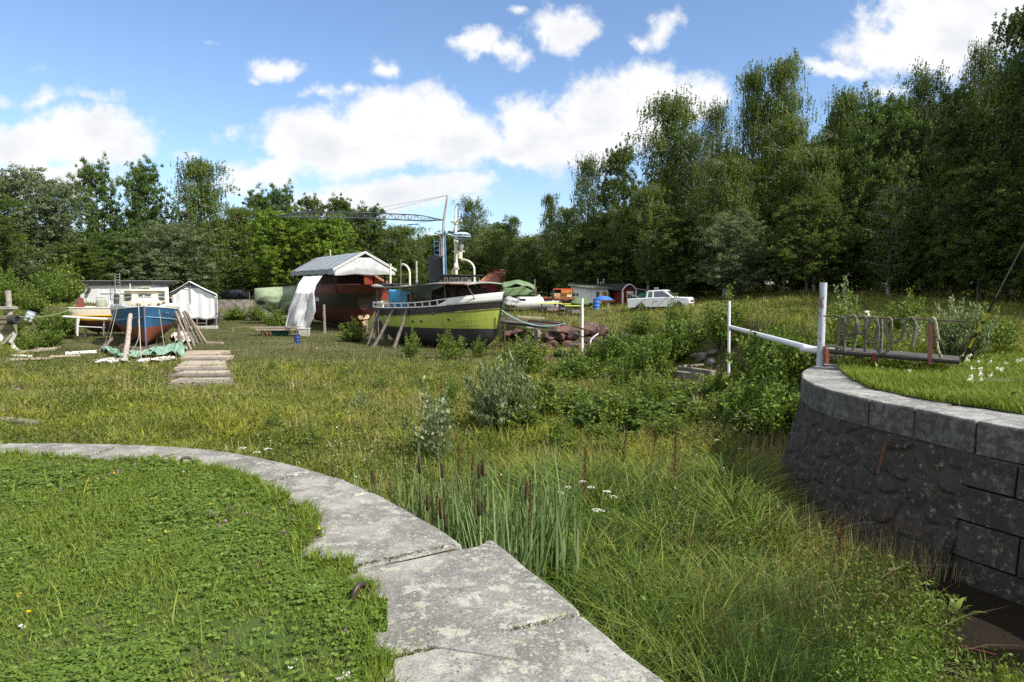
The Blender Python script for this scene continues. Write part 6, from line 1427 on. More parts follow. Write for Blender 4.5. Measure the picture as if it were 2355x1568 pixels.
cloth('white_sheet', 'pale blue and white rags lying under the right side of the blue boat', [(395, 770), (430, 768), (445, 790), (400, 792)], WS, .25, 7)
def plank(label, u0, v0, u1, v1, w_=.22, h=.09, mt=None, group=None, name='plank', dz=0.0, cat='plank', tilt=0):
    a, b = T(u0, v0), T(u1, v1); a.z += h / 2 + dz; b.z += h / 2 + dz + tilt; mb = MB(); d = (b - a); mb.beam(a, b, w_, h)
    return tag(mb.build(name, mt or PWOOD, None, bevel=.008), label, cat, group)
rows = [(430, 525, 814.5, PWOOD, 'topmost long plank of the plank walk, by the green sheet'), (428, 508, 821, PWOOD, 'second plank of the plank walk, reddish'), (423, 531, 827, PWOOD, 'wide pale plank jutting out right near the top of the plank walk'), (430, 500, 833.5, GWOOD, 'short grey plank under the wide pale one'),
 (422, 514, 840, PWOOD, 'plank in the upper middle of the plank walk'), (418, 512, 846.5, PWOOD, 'pale plank in the middle of the plank walk'), (407, 515, 852, PWOOD, 'plank with a reddish left end in the plank walk'), (425, 508, 858.5, GWOOD, 'greyish plank half lost in grass'), (415, 520, 865, PWOOD, 'pale worn plank above the dark beam'),
 (388, 532, 874, mat('dark_sleeper', (.12, .10, .085), (.20, .17, .14), 4, .9, .5, 15), 'dark thick beam sticking out left, near the bottom of the plank walk'), (404, 526, 883, PWOOD, 'plank just below the dark beam'), (402, 528, 890, GWOOD, 'lowest plank of the plank walk, sunk in grass')]
for i, (u0, u1, v, mt_, lb) in enumerate(rows): plank(lb, u0, v, u1, v - .6, .80 + .12 * (i % 3), .20 + .05 * (i % 2), mt_, 'planks of the plank walk')
for i, (u0, v0, u1, v1, h, mt_, lb) in enumerate([(150, 815, 222, 811, .16, CLEANW, 'white-topped board left of the green sheet'), (40, 813, 105, 807, .16, PWOOD, 'board in front of the white panels'), (62, 805, 122, 804, .14, PWOOD, 'grey-white board behind the front one at left'),
  (22, 829, 112, 826, .12, PWOOD, 'long low board nearest the camera at far left'), (115, 822, 185, 819, .10, PWOOD, 'thin board between the two pale ones at left'), (30, 820, 70, 822, .14, WHITE, 'white batten beside the leaning panel'), (118, 806, 140, 797, .12, PWOOD, 'short slanting board at left'),
  (80, 800, 130, 796, .10, GWOOD, 'grey board on the pile at far left'), (475, 790, 512, 791, .14, PWOOD, 'stray board at the foot of the right-hand pole bundle'), (215, 786, 250, 785, .10, GWOOD, 'grey board left of the dark log shore'), (0, 979, 80, 988, .22, GWOOD, 'grey beam end in the grass just beyond the quay at left'), (0, 890, 40, 898, .10, mat('wet_stone', (.24, .24, .25), None, 3), 'flat grey slab in the grass at far left')]):
    plank(lb, u0, v0, u1, v1, .28, h, mt_, group='loose boards on the ground at left' if i < 10 else None)
# white panels and post with tyres at the far left
def panel(label, pts, Y0, mt=CLEANW, th=.05, dy=(0, 0, 0, 0), name='discarded_board'):
    c = [P(u, v, Y0 + d) for (u, v), d in zip(pts, dy)]; n_ = (c[1] - c[0]).cross(c[3] - c[0]).normalized() * th
    mb = MB(); mb.add([*c, *[q + n_ for q in c]], [(0, 1, 2, 3), (7, 6, 5, 4), (0, 4, 5, 1), (1, 5, 6, 2), (2, 6, 7, 3), (3, 7, 4, 0)]); return tag(mb.build(name, mt, None), label, 'panel', 'discarded white panels')
panel('white panel lying flat, front one of the discarded panels', [(13, 794), (34, 794), (52, 812), (36, 816)], 42, dy=(1.5, 1.5, 0, 0))
panel('white grooved panel standing on its corner beside the log', [(31, 763), (39, 770), (27, 790), (20, 786)], 43, dy=(0, .3, .3, 0))
panel('white panel cut off by the left edge of the photo', [(-4, 770), (9, 766), (12, 772), (-4, 796)], 43, dy=(0, .3, .3, 0))
panel('thin white strip lying lowest beside the panels', [(-2, 804), (3, 806), (21, 821), (16, 822)], 41, dy=(1, 1, 0, 0))
log('leaning_pole', 'dark pole lying askew between the white panels', 'pole', P(-4, 803, 42.5), P(27, 768, 43), .10, .08, GWOOD)
pz0 = P(28, 770, 43.5); log('timber_post', 'tall weathered post with a peg, standing at the far left', 'post', (pz0.x, 43.5, float(hz(pz0.x, 43.5)) - .1), P(17.5, 668, 43.5), .15, .17, mat('pale_post', (.36, .33, .29), (.24, .21, .18), 4, .9, .5, 14))
ty = thing('tyre_stack', 'three black tyres strung side by side on the tall post', 'tyres', P(32, 735, 42.9)); ty.rotation_euler = (0, 0, R(-12))
for k in range(3):
    mb = MB(); prof = []
    for a in np.linspace(0, 2 * PI, 13): prof.append((.235 + .075 * math.cos(a), .095 * math.sin(a)))
    mb.lathe(prof, (-.19 + .19 * k, 0, 0), 26, 0, (1, 0, .06)); mb.build('tyre', mat('tyre_rubber', (.022, .022, .023), (.035, .035, .036), 8, .75, .4, 40), ty)
bx_ = thing('crate_bench', 'low wooden box wall with a ledge at the far left edge', 'crate', P(8, 775, 43.2))
mb = MB(); mb.box((0, .3, .75), (.95, .6, 1.25)); mb.build('box', mat('olive_board', (.22, .19, .12), (.16, .14, .09), 3, .85), bx_); mb = MB(); mb.box((-.2, .3, 1.85), (1.5, .7, .16)); mb.build('ledge', mat('grey_slab', (.36, .34, .31), None, 3), bx_)
for z in (.45, .85, 1.15): mb = MB(); mb.box((0, -.03, z), (1.0, .02, .03)); mb.build('strap', IRONW, bx_)
def barrel(name, label, loc, r, h, mt, rot=None, rim=None):
    o = thing(name, label, 'barrel', loc); 
    if rot: o.rotation_euler = rot
    mb = MB(); mb.lathe([(r * .97, 0), (r, .02), (r * .96, .03), (r * .97, h * .31), (r * 1.03, h * .33), (r * .97, h * .35), (r * .97, h * .64), (r * 1.03, h * .66), (r * .97, h * .68), (r * .96, h - .03), (r, h - .015), (r * .98, h), (r * .93, h), (r * .93, h - .02), (.0, h - .02)], (0, 0, 0), 24); mb.build('body', mt, o)
    mb = MB(); mb.lathe([(r * .13, h - .02), (r * .13, h + .005), (0, h + .006)], (r * .6, 0, 0), 10); mb.build('bung', rim or mt, o); return o
b_ = P(64, 738, 55); barrel('oil_drum', 'dented pale blue-grey drum lying tilted on the left bank', (b_.x, 55, b_.z), .33, .82, mat('pale_drum', (.42, .50, .55), (.33, .40, .45), 4, .5, .2, 8, spot=(.10, .10, .10), ssc=5, sth=.6), (R(-14), R(18), 0))
b_ = T(683.5, 790.5); barrel('oil_drum', 'dark blue drum standing in the grass before the red ship', b_, .235, .71, mat('navy_drum', (.02, .055, .19), (.018, .045, .15), 3, .4, .1))
plank('thin light batten resting on the navy drum', 667, 790, 706, 790, .04, .03, PWOOD, dz=.715)
b_ = T(1371, 712); barrel('plastic_barrel', 'bright blue plastic barrel in the long grass', b_, .30, .92, mat('bright_blue_barrel', (.045, .16, .50), (.035, .13, .42), 3, .4))
b_ = T(697, 773); bn = thing('tub', 'pale grey plastic tub with a lid behind the navy drum', 'tub', b_)
mb = MB(); mb.box((0, 0, .32), (.95, .6, .64), taper=1.12); mb.build('body', mat('tub_grey', (.46, .45, .40), (.38, .37, .33), 3), bn, bevel=.03); mb = MB(); mb.box((0, 0, .67), (1.15, .75, .05)); mb.build('lid', mat('tub_lid', (.62, .62, .60), None, 3), bn, bevel=.015)
# work table with planks and green trestles
tb = thing('plank_table', 'stack of old planks on green trestles left of the grey tub', 'table', T(645, 772))
for k in range(7): mb = MB(); mb.box((-.3 + .3 * math.sin(k * 3), -.75 + .25 * k, .72 + .05 * (k % 2)), (4.0 - .5 * (k % 3), .22, .05), Matrix.Rotation(.05 * math.sin(k * 5), 3, 'Z')); mb.build('plank', GWOOD if k % 2 else PWOOD, tb)
mb = MB(); mb.box((0, -.8, .60), (3.6, .06, .16)); mb.build('edge_board', PWOOD, tb)
for x in (-1.4, .4, 1.5):
    for y in (-.6, .6): mb = MB(); mb.beam((x - .12, y, -.05), (x, y * .8, .62), .07, .07); mb.beam((x + .25, y, -.05), (x + .1, y * .8, .62), .07, .07); mb.build('trestle_leg', mat('trestle_green', (.03, .14, .08), None, 4) if x < 1 else DKWOOD, tb)
mb = MB(); mb.tube([(-1.2, -.95, .02), (-1.0, -.9, .5), (-.75, -.95, .02)], .02, 5); mb.tube([(-.7, -.9, .5), (-.45, -.95, .05), (-.9, -.95, .3)], .02, 5); mb.build('red_frame', mat('frame_red', (.35, .05, .05), None, 4), tb)
mb = MB(); mb.box((-.0, .1, .25), (1.3, .8, .5)); mb.build('green_box', mat('box_green', (.02, .10, .07), None, 3), tb, bevel=.02)

# ---------------------------------------------------------------- white shed with black roof
sx0, sx1 = P(186, 0, 75).x, P(347, 0, 75).x; zr_ = P(0, 655, 75).z; zg = -2.4
sh_ = thing('white_shed', 'long white shed with flat black roof edge behind the blue boat', 'shed', ((sx0 + sx1) / 2, 75, zg)); c_ = sh_.location
WW = mat('white_boarding', (.76, .78, .80), (.70, .72, .74), 2, .6, .25, 20, stretch=(8, 1, .2)); RF = mat('roof_felt', (.018, .018, .020), (.035, .035, .037), 5, .85, .4, 20)
mb = MB(); mb.box((c_.x, 77, (zr_ + zg) / 2), (sx1 - sx0, 4, zr_ - zg)); mb.build('wall', WW, sh_, world=True)
for k in range(6): mb = MB(); mb.box((lerp(sx0, sx1, (k + .6) / 6.4), 74.985, (zr_ + zg) / 2), (.04, .03, zr_ - zg - .02)); mb.build('cover_strip', WW, sh_, world=True)
mb = MB(); mb.box((c_.x, 77.4, zr_ + .22), (sx1 - sx0 + .55, 5.3, .42)); mb.build('roof', RF, sh_, world=True)
mb = MB(); mb.box((c_.x, 77.4, zr_ + .45), (sx1 - sx0 + .65, 5.4, .04)); mb.build('roof_flashing', mat('zinc', (.5, .5, .5), None, 4), sh_, world=True)
mb = MB(); mb.box((sx0 - .65, 77.3, zg + (zr_ - .8 - zg) / 2), (1.25, 3.2, zr_ - .8 - zg)); an = mb.build('lean_to', WW, sh_, world=True)
mb = MB(); mb.box((sx0 - .75, 76.9, zr_ - .70), (1.6, 4.2, .12)); mb.build('lean_to_roof', mat('grey_roof_board', (.34, .33, .30), None, 4), sh_, world=True)
wl_ = P(205, 666, 74.9); mb = MB(); mb.box((wl_.x, 74.85, wl_.z), (.22, .3, .32)); mb.lathe([(.1, -.3), (.16, 0)], (wl_.x, 74.75, wl_.z - .1), 8); mb.build('wall_lamp', IRONW, sh_, world=True)
mb = MB(); mb.tube([(wl_.x - .65, 74.93, wl_.z + .9), (wl_.x - .65, 74.93, wl_.z - .1), (wl_.x - .4, 74.93, wl_.z - .45), (wl_.x - .1, 74.93, wl_.z - .2)], .02, 4); mb.build('cable', IRONW, sh_, world=True)
for u, w_ in ((237, .5), (250.5, .75), (268, .5), (281, .4)): q = P(u, 673.5, 74.9); mb = MB(); mb.box((q.x, 74.96, q.z), (w_, .05, .12)); mb.build('vent_slit', mat('bright_vent', (.8, .8, .8), None), sh_, world=True)
ld = thing('ladder', 'aluminium ladder standing up above the roof of the white shed', 'ladder', P(268, 700, 74.3)); mb = MB(); mb2 = MB()
xl, xr = P(262.5, 0, 74).x, P(273.5, 0, 74).x; zt = P(0, 628, 74).z
for x in (xl, xr): mb.beam((x, 74.3, -2.4), (x, 74.4, zt), .035, .06)
mb.build('rails', mat('aluminium', (.55, .56, .57), (.45, .46, .47), 4, .4, metal=.6), ld, world=True)
for k in range(17): mb2.tube([(xl, 74.35, zt - .12 - k * .30), (xr, 74.35, zt - .12 - k * .30)], .022, 5)
mb2.build('rungs', mat('aluminium', (.5, .5, .5)), ld, world=True)
# ---------------------------------------------------------------- yellow and cream boat behind the trestle
y0 = P(180, 0, 58).x; yb = thing('yellow_boat', 'cream boat with bright yellow band and dark red bottom, half behind the blue boat', 'boat', (y0, 58, float(hz(y0, 58))), R(4))
Hy = Hull(7.5, 2.9, lambda t: .35 + .6 * max(0, (.15 - t) / .15), lambda t: 2.05, .6, .15, .80, .6, .2, .42, 1.7)
mb = MB(); Hy.skin(mb, [(Hy.keel, 0), (lambda t: 1.42, 1), (lambda t: 1.80, 2), (lambda t: 2.45, 2)], 34, 4); mb.build('hull', [mat('dark_red_bottom', (.09, .028, .02), (.06, .02, .016), 3), mat('signal_yellow', (.72, .42, .01), (.62, .36, .01), 3, .45), mat('boat_cream', (.72, .66, .52), (.62, .55, .42), 2, .6, .2, 12, stretch=(6, 1, .3), spot=(.4, .22, .12), ssc=4, sth=.66)], yb)
along_hull_cap(Hy, lambda t: 2.46, 0, 1, 30, .05, 'cap_rail', mat('cap_white', (.72, .70, .66), None), yb); along_hull_cap(Hy, lambda t: 1.82, 0, 1, 30, .045, 'yellow_strake', mat('signal_yellow', (.7, .4, .01)), yb, .02)
mb = MB(); Hy.deck(mb, lambda t: 2.40, camber=.03); mb.build('deck', mat('deck_grey', (.5, .48, .44), None, 3), yb)
mb = MB(); mb.box((.35, -.3, 2.85), (.25, .9, .85), taper=.7); mb.build('rudder_head', mat('head_red', (.20, .055, .04), (.14, .04, .03), 4), yb, bevel=.02)
mb = MB(); mb.lathe([(.42, 0), (.45, .3), (.38, .62), (.28, .68)], (2.1, -.4, 2.44), 12); mb.tube([(1.8, -.55, 3.1), (1.7, -.5, 3.28), (2.4, -.5, 3.28), (2.5, -.5, 3.0)], .03, 5); mb.build('motor_cover', mat('grey_green_gear', (.20, .22, .17), (.34, .34, .28), 5, .7, .4, 20), yb)
for x in (1, 5):
    for s_ in (1, -1): mb = MB(); mb.beam((x, s_ * 1.1, -.1), (x, s_ * .9, 1.1), .14, .14); mb.build('prop', DKWOOD, yb)
tr = thing('white_trestle', 'white-painted wooden trestle in front of the yellow boat', 'trestle', T(212, 780)); q0 = tr.location; s1 = q0.y / F
def tp_(u, v, dy=0): return P(u, v, q0.y + dy)
for a_, b_, w_, h_, nm in (((147, 727), (262, 734), .5, .09, 'top_board'), ((178, 750), (243, 753), .06, .06, 'rail'), ((235, 755), (243, 768), .05, .05, 'brace')): mb = MB(); mb.beam(tp_(*a_), tp_(*b_), w_, h_); mb.build(nm, CLEANW, tr, world=True)
for u, dv, dy in ((176, 766, 0), (181, 766, .5), (240, 772, 0), (179, 772, -.2)): mb = MB(); a_ = tp_(u, 730, dy); b_ = tp_(u - 1, dv, dy); mb.beam(a_, b_, .09, .09); mb.build('leg', CLEANW, tr, world=True)
lg = T(190, 787); log('fallen_branch', 'crooked brown branch lying in front of the white trestle', 'branch', T(152, 776), P(197, 772, 52), .07, .04, mat('branch_brown', (.16, .10, .07), None, 5))
rope('stay_rope', 'pale rope from the post with tyres up to the yellow boat, lower of the two', 'rope', [P(46, 728, 43.5), P(172, 706, 57)], .02, mat('pale_rope', (.55, .48, .34)), .3)
rope('stay_rope', 'pale rope above the lower one, tied to the white shed side', 'rope', [P(140, 708, 60), P(182, 699, 70)], .02, mat('pale_rope', (.55, .48, .34)), .1)
# ---------------------------------------------------------------- white boat tent
tt = thing('boat_tent', 'white gabled boat tent on a low trestle, right of the blue boat', 'tent', P(446, 755, 68)); Y = 68
TW = mat('tent_white', (.80, .81, .82), (.74, .75, .77), 1.2, .55, .5, 2.5, detail=5)
xa, xm, xb = P(397, 0, Y).x, P(439.5, 0, Y).x, P(498, 0, Y).x; za_, zt_, zb_ = P(0, 672, Y).z, P(0, 647, Y).z, P(0, 734, Y).z
def fr(u, v):
    x = lerp(xa, xb, u); top = (lerp(za_, zt_, (x - xa) / (xm - xa)) if x < xm else lerp(zt_, za_ - .15, (x - xm) / (xb - xm))) - .28; top = min(top, zt_ - .62); fold = .05 * math.sin(u * 26) + .08 * math.sin(u * 11 + v * 2) * v
    return Vector((x, Y + fold * .7 + .04, lerp(top, zb_ + .05 * math.sin(u * 15), v)))
mb = MB(); mb.grid(fr, 40, 14); mb.build('front_sheet', TW, tt, world=True, solid=.01)
def rf_(s_):
    def f(u, v):
        a = Vector((xm, 0, zt_)); b = Vector((xa - .15, 0, za_ - .05)) if s_ < 0 else Vector((xb + .12, 0, za_ - .22)); p = a.lerp(b, v); return Vector((p.x - .45 * u * 8.5, Y - .25 + u * 8.5, p.z + .03 * math.sin(u * 20) - .05 * math.sin(v * PI)))
    return f
for s_ in (-1, 1): mb = MB(); mb.grid(rf_(s_), 16, 8); mb.build('roof_sheet', TW, tt, world=True, solid=.03)
def sd__(u, v): return Vector((xb + .05 + .06 * math.sin(u * 30) - .45 * u * 8.2, Y + u * 8.2, lerp(za_ - .2, zb_ + .1, v)))
mb = MB(); mb.grid(sd__, 30, 8); mb.build('side_sheet', TW, tt, world=True, solid=.01)
mb = MB(); mb.grid(lambda u, v: sd__(u, v) + Vector((xa - xb - .1, 0, 0)), 30, 8); mb.build('side_sheet', TW, tt, world=True, solid=.01)
GALV = mat('galvanised_pipe', (.34, .36, .38), (.25, .26, .28), 6, .5, metal=.4)
mb = MB(); mb.tube([(xa, Y - .1, za_ - .15), (xm, Y - .1, zt_ - .15), (xb, Y - .1, za_ - .3)], .035, 6); mb.tube([(lerp(xa, xm, .55), Y - .1, zt_ - .52), (lerp(xm, xb, .4), Y - .1, zt_ - .52)], .03, 6); mb.tube([(xm + .02, Y - .1, zt_ - .1), (xm + .03, Y - .1, zb_ + 1.6)], .03, 6); mb.tube([(xb + .02, Y - .1, za_ - .3), (xb - .05, Y - .1, -2.75)], .045, 6); mb.build('frame', GALV, tt, world=True)
mb = MB()
for z in (zb_ - .35, zb_ - .70): mb.beam((xa + .9, Y - .05, z), (xb - 1.2, Y - .02, z - .05), .10, .07)
for x in np.linspace(xa + .5, xb - .2, 5): mb.beam((x, Y, -2.85), (x + .05, Y, zb_ + .05), .09, .09)
mb.build('trestle', GWOOD, tt, world=True)
mb = MB(); mb.box(((xa + xb) / 2 - .6, Y + 2.5, -1.9), (2.6, 3, 1.2)); mb.build('dark_boat_bottom', BOTTOM, tt, world=True)
for u, lb in ((453, 'left concrete block under the boat tent'), (486, 'right concrete block under the boat tent')):
    q = P(u, 752, 67.5); mb = MB(); mb.box((q.x, 67.4, float(hz(q.x, 67.4)) + .15), (1.3, .35, .3)); tag(mb.build('concrete_block', mat('concrete', (.5, .48, .44), (.38, .36, .33), 4, .9), None, bevel=.02), lb, 'block')
log('strut', 'pale slanting strut right of the boat tent', 'pole', T(518, 751), P(501, 711, 67.5), .06, .05, PWOOD)
# back wall of the dock, parked dark car, lamp post
bw = thing('stone_wall', 'old stone retaining wall at the back of the dock, below the parked dark car', 'stone wall', (-36, 85.3, -2.9))
rubble([(-50, 86.6), (-43, 86.0), (-36, 85.6), (-28, 85.4), (-20, 85.2)], 1, -2.9, -.35, .1, 'wall_face', bw, granite('back_wall_stone', (.30, .27, .24), (.20, .18, .16), (.40, .38, .35)), cell=(1.1, .5), step=.13, seed=14)
def lamp_post(u, v0, v1, Y, label):
    o = thing('lamp_post', label, 'lamp', P(u, v1, Y)); a = P(u, v0, Y); b = P(u, v1, Y); mb = MB(); mb.tube([(b.x, Y, float(hz(b.x, Y)) - .1), (a.x, Y, a.z)], .06, 6); mb.build('pole', CLEANW, o, world=True)
    mb = MB(); mb.box((a.x, Y - .1, a.z + .05), (.55, .45, .12)); mb.build('lamp_head', IRONW, o, world=True)
lamp_post(102, 629, 676, 82, 'slim white lamp post with a dark head on the left bank'); lamp_post(573.5, 668, 692, 88, 'short white post behind the boat in green tarpaulin')
q = P(75, 688, 66); mb = MB(); mb.box((q.x, 66, q.z), (.55, .08, .42)); mb.tube([(q.x, 66.05, q.z - 1.6), (q.x, 66.05, q.z)], .04, 5); tag(mb.build('small_sign', CLEANW, None), 'small blank white sign above the tilted drum', 'sign')
def car(label, loc, rz, paint, pickup=False, scale=1.0, name='car', cat='car'):
    """side outline swept across a body that narrows at the roof; separate glass, wheels and lamps"""
    o = thing(name, label, cat, loc, rz); o.scale = (scale,) * 3
    Wd = .82; GL = glass('car_glass', (.05, .07, .09)); TY = mat('tyre_rubber', (.022, .022, .023)); RM = mat('wheel_rim', (.30, .30, .30), None, 5, .4, metal=.5); BK = mat('black_trim', (.02, .02, .022), None, 4, .6)
    # +x is the front
    xf, xr = 2.32, -2.35; wf, wr_, wrad = 1.50, -1.35, .35
    def arch(cx, r, n=9): return [(cx + r * math.cos(a), .38 + r * math.sin(a)) for a in np.linspace(0, PI, n)]
    hood, belt = (1.04, 1.07) if pickup else (.85, .92)
    prof = [(xf, .42), (xf + .03, .60), (xf, hood - .10), (xf - .12, hood - .02), (1.05, belt + .02), (-.75, belt + .04), (xr + .05, belt + .02 if pickup else .90), (xr, .85), (xr, .42)] + arch(wr_, .42)[::-1] + arch(wf, .42)[::-1]
    prof = [(xf, .40), (xf + .04, .62), (xf + .01, hood - .10), (xf - .10, hood - .01), (1.10, belt + .02), (.2, belt + .04), (-.75, belt + .04), (xr + .04, belt + .0), (xr, .85), (xr, .40)] + [(wr_ - .44, .40)] + arch(wr_, .42)[::-1][1:-1] + [(wr_ + .44, .40), (wf - .44, .40)] + arch(wf, .42)[::-1][1:-1] + [(wf + .44, .40)]
    mb = MB(); import bmesh
    bm = bmesh.new(); ys = [-Wd, -Wd + .05, Wd - .05, Wd]; rings = []
    for y in ys:
        k = .985 if abs(y) == Wd else 1.0; rings.append([bm.verts.new((x * (1 - (.02 if abs(y) == Wd else 0)), y, .7 + (z - .7) * k - (.02 if abs(y) == Wd and z > .8 else 0))) for x, z in prof])
    n = len(prof)
    for a, b in zip(rings, rings[1:]):
        for i in range(n): bm.faces.new((a[i], a[(i + 1) % n], b[(i + 1) % n], b[i]))
    f1 = bm.faces.new(rings[0]); f2 = bm.faces.new(rings[-1][::-1]); bmesh.ops.triangulate(bm, faces=[f1, f2]); bmesh.ops.recalc_face_normals(bm, faces=bm.faces)
    me = bpy.data.meshes.new('body'); bm.to_mesh(me); bm.free(); me.materials.append(paint); ob = link_mesh('body', me, o); md = ob.modifiers.new('bevel', 'BEVEL'); md.width = .03; md.segments = 2; md.limit_method = 'ANGLE'; md.angle_limit = R(35)
    # cab
    if pickup: cab = [(-.92, belt), (-.82, 1.58), (-.70, 1.64), (.35, 1.66), (.55, 1.61), (1.18, belt)]
    else: cab = [(-2.0, belt - .02), (-1.55, 1.28), (-1.2, 1.36), (.1, 1.38), (.35, 1.34), (1.15, belt - .02)]
    nr = len(cab); mb = MB(); tpr = lambda z: Wd - .03 - .16 * max(0, (z - belt) / .6)
    vs = [(x, -tpr(z), z) for x, z in cab] + [(x, tpr(z), z) for x, z in cab]
    mb.add(vs, [tuple(range(nr)), tuple(reversed(range(nr, 2 * nr)))] + [(i, i + nr, i + 1 + nr, i + 1) for i in range(nr - 1)]); mb.build('cab', paint, o, bevel=.02)
    def sidewin(pts):
        for s_ in (-1, 1):
            mb = MB(); v_ = [(x, s_ * (tpr(z) + .008), z) for x, z in pts]; mb.add(v_ if s_ < 0 else v_[::-1], [tuple(range(len(pts)))]); mb.build('side_window', GL, o, solid=.006)
    zt__ = cab[3][1] - .10; zb__ = belt + .06
    if pickup: sidewin([(-.74, zb__), (-.70, zt__), (-.42, zt__), (-.40, zb__)]); sidewin([(-.28, zb__), (-.27, zt__), (.38, zt__), (.50, zt__ - .08), (.95, zb__)])
    else: sidewin([(-1.60, zb__), (-1.35, zt__), (-.55, zt__), (-.55, zb__)]); sidewin([(-.47, zb__), (-.47, zt__), (.22, zt__), (.90, zb__)])
    (x1, z1), (x2, z2) = cab[4], cab[5]; f0, f1_ = .10, .88; nx_, nz_ = (z1 - z2), (x2 - x1); l_ = math.hypot(nx_, nz_); ox, oz = nx_ / l_ * .010, nz_ / l_ * .010
    mb = MB(); a = (lerp(x1, x2, f0) + ox, lerp(z1, z2, f0) + oz); b = (lerp(x1, x2, f1_) + ox, lerp(z1, z2, f1_) + oz); mb.add([(a[0], -tpr(a[1]) + .07, a[1]), (a[0], tpr(a[1]) - .07, a[1]), (b[0], tpr(b[1]) - .09, b[1]), (b[0], -tpr(b[1]) + .09, b[1])], [(0, 3, 2, 1)]); mb.build('windscreen', GL, o, solid=.006)
    for x in (wf, wr_):
        for s_ in (-1, 1):
            mb = MB(); mb.lathe([(.20, -.10), (.32, -.10), (.35, -.06), (.35, .06), (.32, .10), (.20, .10)], (x, s_ * (Wd - .10), .34), 22, 0, (0, s_, 0)); w_o = mb.build('tyre', TY, o)
            mb = MB(); mb.lathe([(.215, .085), (.19, .05), (.08, .06), (.05, .09), (0, .09)], (x, s_ * (Wd - .10), .34), 16, 0, (0, s_, 0)); mb.build('rim', RM, w_o)
    mb = MB(); mb.box((0, 0, .42), (4.2, 1.3, .25)); mb.build('underbody', BK, o)
    for s_ in (-1, 1): mb = MB(); mb.box((xf + .01, s_ * .60, .74), (.06, .28, .15)); mb.build('headlight', mat('lamp_glass', (.6, .62, .62), None, 6, .2), o, bevel=.01)
    mb = MB(); mb.box((xf + .01, 0, .75), (.05, .88, .14)); mb.build('grille', BK, o)
    mb = MB(); mb.box((xf + .06, 0, .50), (.12, 1.6, .17)); mb.build('bumper', mat('bumper', (.16, .15, .14) if pickup else (.03, .03, .035), None, 5), o, bevel=.02)
    mb = MB(); mb.box((xf + .13, -.1, .50), (.015, .48, .11)); mb.build('number_plate', CLEANW, o)
    for s_ in (-1, 1): mb = MB(); mb.box((xf + .02, s_ * .80, .52), (.16, .10, .14)); mb.build('indicator', mat('amber', (.45, .12, .02), None), o)
    for s_ in (-1, 1): mb = MB(); mb.box((.82, s_ * (Wd + .06), belt + .13), (.08, .16, .13)); mb.build('mirror', BK, o, bevel=.015)
    for s_ in (-1, 1): mb = MB(); mb.box((-.12, s_ * (Wd + .004), .84), (.16, .02, .045)); mb.build('door_handle', BK, o)
    for s_ in (-1, 1): mb = MB(); mb.box((xr + .0, s_ * .7, .72), (.06, .2, .2)); mb.build('tail_light', mat('tail_red', (.35, .02, .02), None), o)
    for x in (-.34, 1.0):
        for s_ in (-1, 1): mb = MB(); mb.beam((x, s_ * (Wd + .002), .46), (x - (.0 if x < 0 else .0), s_ * (Wd + .002), belt - .02), .012, .012); mb.build('door_seam', BK, o)
    if pickup:
        mb = MB(); mb.box((-1.62, 0, belt + .035), (1.30, 1.36, .03)); mb.build('bed_opening', BK, o)
        for s_ in (-1, 1): mb = MB(); mb.box((-.3, s_ * .33, 1.78), (.12, .20, .16)); mb.beam((-.3, s_ * .33, 1.64), (-.3, s_ * .33, 1.72), .03, .03); mb.build('roof_lamp', mat('lamp_cover', (.16, .20, .26), None, 4), o, bevel=.02)
        mb = MB(); mb.beam((-.95, -.62, belt + .02), (-.78, -.55, 1.35), .05, .05); mb.beam((-.95, .62, belt + .02), (-.78, .55, 1.35), .05, .05); mb.beam((-1.0, -.62, 1.15), (-1.0, .62, 1.15), .05, .05); mb.build('roll_bar', BK, o)
    return o
cc = P(531, 694, 91); car('dark blue-black estate car parked behind the old stone wall', (cc.x, 91, float(hz(cc.x, 91))), R(-165), mat('navy_car', (.02, .03, .06), None, 3, .25, spec=.8))
# ================================================================ upper yard at the right
pk = T(1519, 713); pk.z -= .14
car('white pickup truck parked in the long grass before the forest', pk, R(-27), mat('pickup_white', (.74, .76, .77), (.68, .70, .71), 2, .35, spec=.6), True, 1.05, 'pickup_truck', 'pickup')
log('plank_in_pickup', 'grey plank sticking up out of the pickup bed', 'plank', P(1478, 690, pk.y + .3), P(1440, 672, pk.y + 1.2), .05, .05, GWOOD)
pko = [o for o in bpy.data.objects if o.name == 'pickup_truck'][0]; c_, s_ = math.cos(R(-27)), math.sin(R(-27))
pko.rotation_euler.y = -math.atan((float(hz(pk.x + 2 * c_, pk.y + 2 * s_)) - float(hz(pk.x - 2 * c_, pk.y - 2 * s_))) / 4) * .5
# white hut
def zq(v, Y): return P(0, v, Y).z
hY = 66; wh_ = thing('white_hut', 'white hut with an orange door and shed roof at the forest edge', 'hut', P(1345, 715, hY)); hp = wh_.location
c0 = P(1312, 0, hY + 2.5); c1 = P(1347, 0, hY); c2 = P(1398, 0, hY - .3); gz = float(hz(c1.x, hY)) - .3; t0 = zq(663, hY)
def wallq(a, b, z0, z1a, z1b, name, mt, parent, th=.08):
    a, b = Vector((a.x, a.y, 0)), Vector((b.x, b.y, 0)); d = (b - a).normalized(); n_ = Vector((-d.y, d.x, 0)) * th
    mb = MB(); q = [a, b, b + n_, a + n_]; zz_ = [z1a, z1b, z1b, z1a]; mb.add([(p.x, p.y, z0) for p in q] + [(p.x, p.y, z) for p, z in zip(q, zz_)], [(0, 1, 5, 4), (1, 2, 6, 5), (2, 3, 7, 6), (3, 0, 4, 7), (4, 5, 6, 7)]); return mb.build(name, mt, parent, world=True)
HW = mat('hut_white', (.76, .77, .77), (.70, .71, .71), 2, .7, .2, 12)
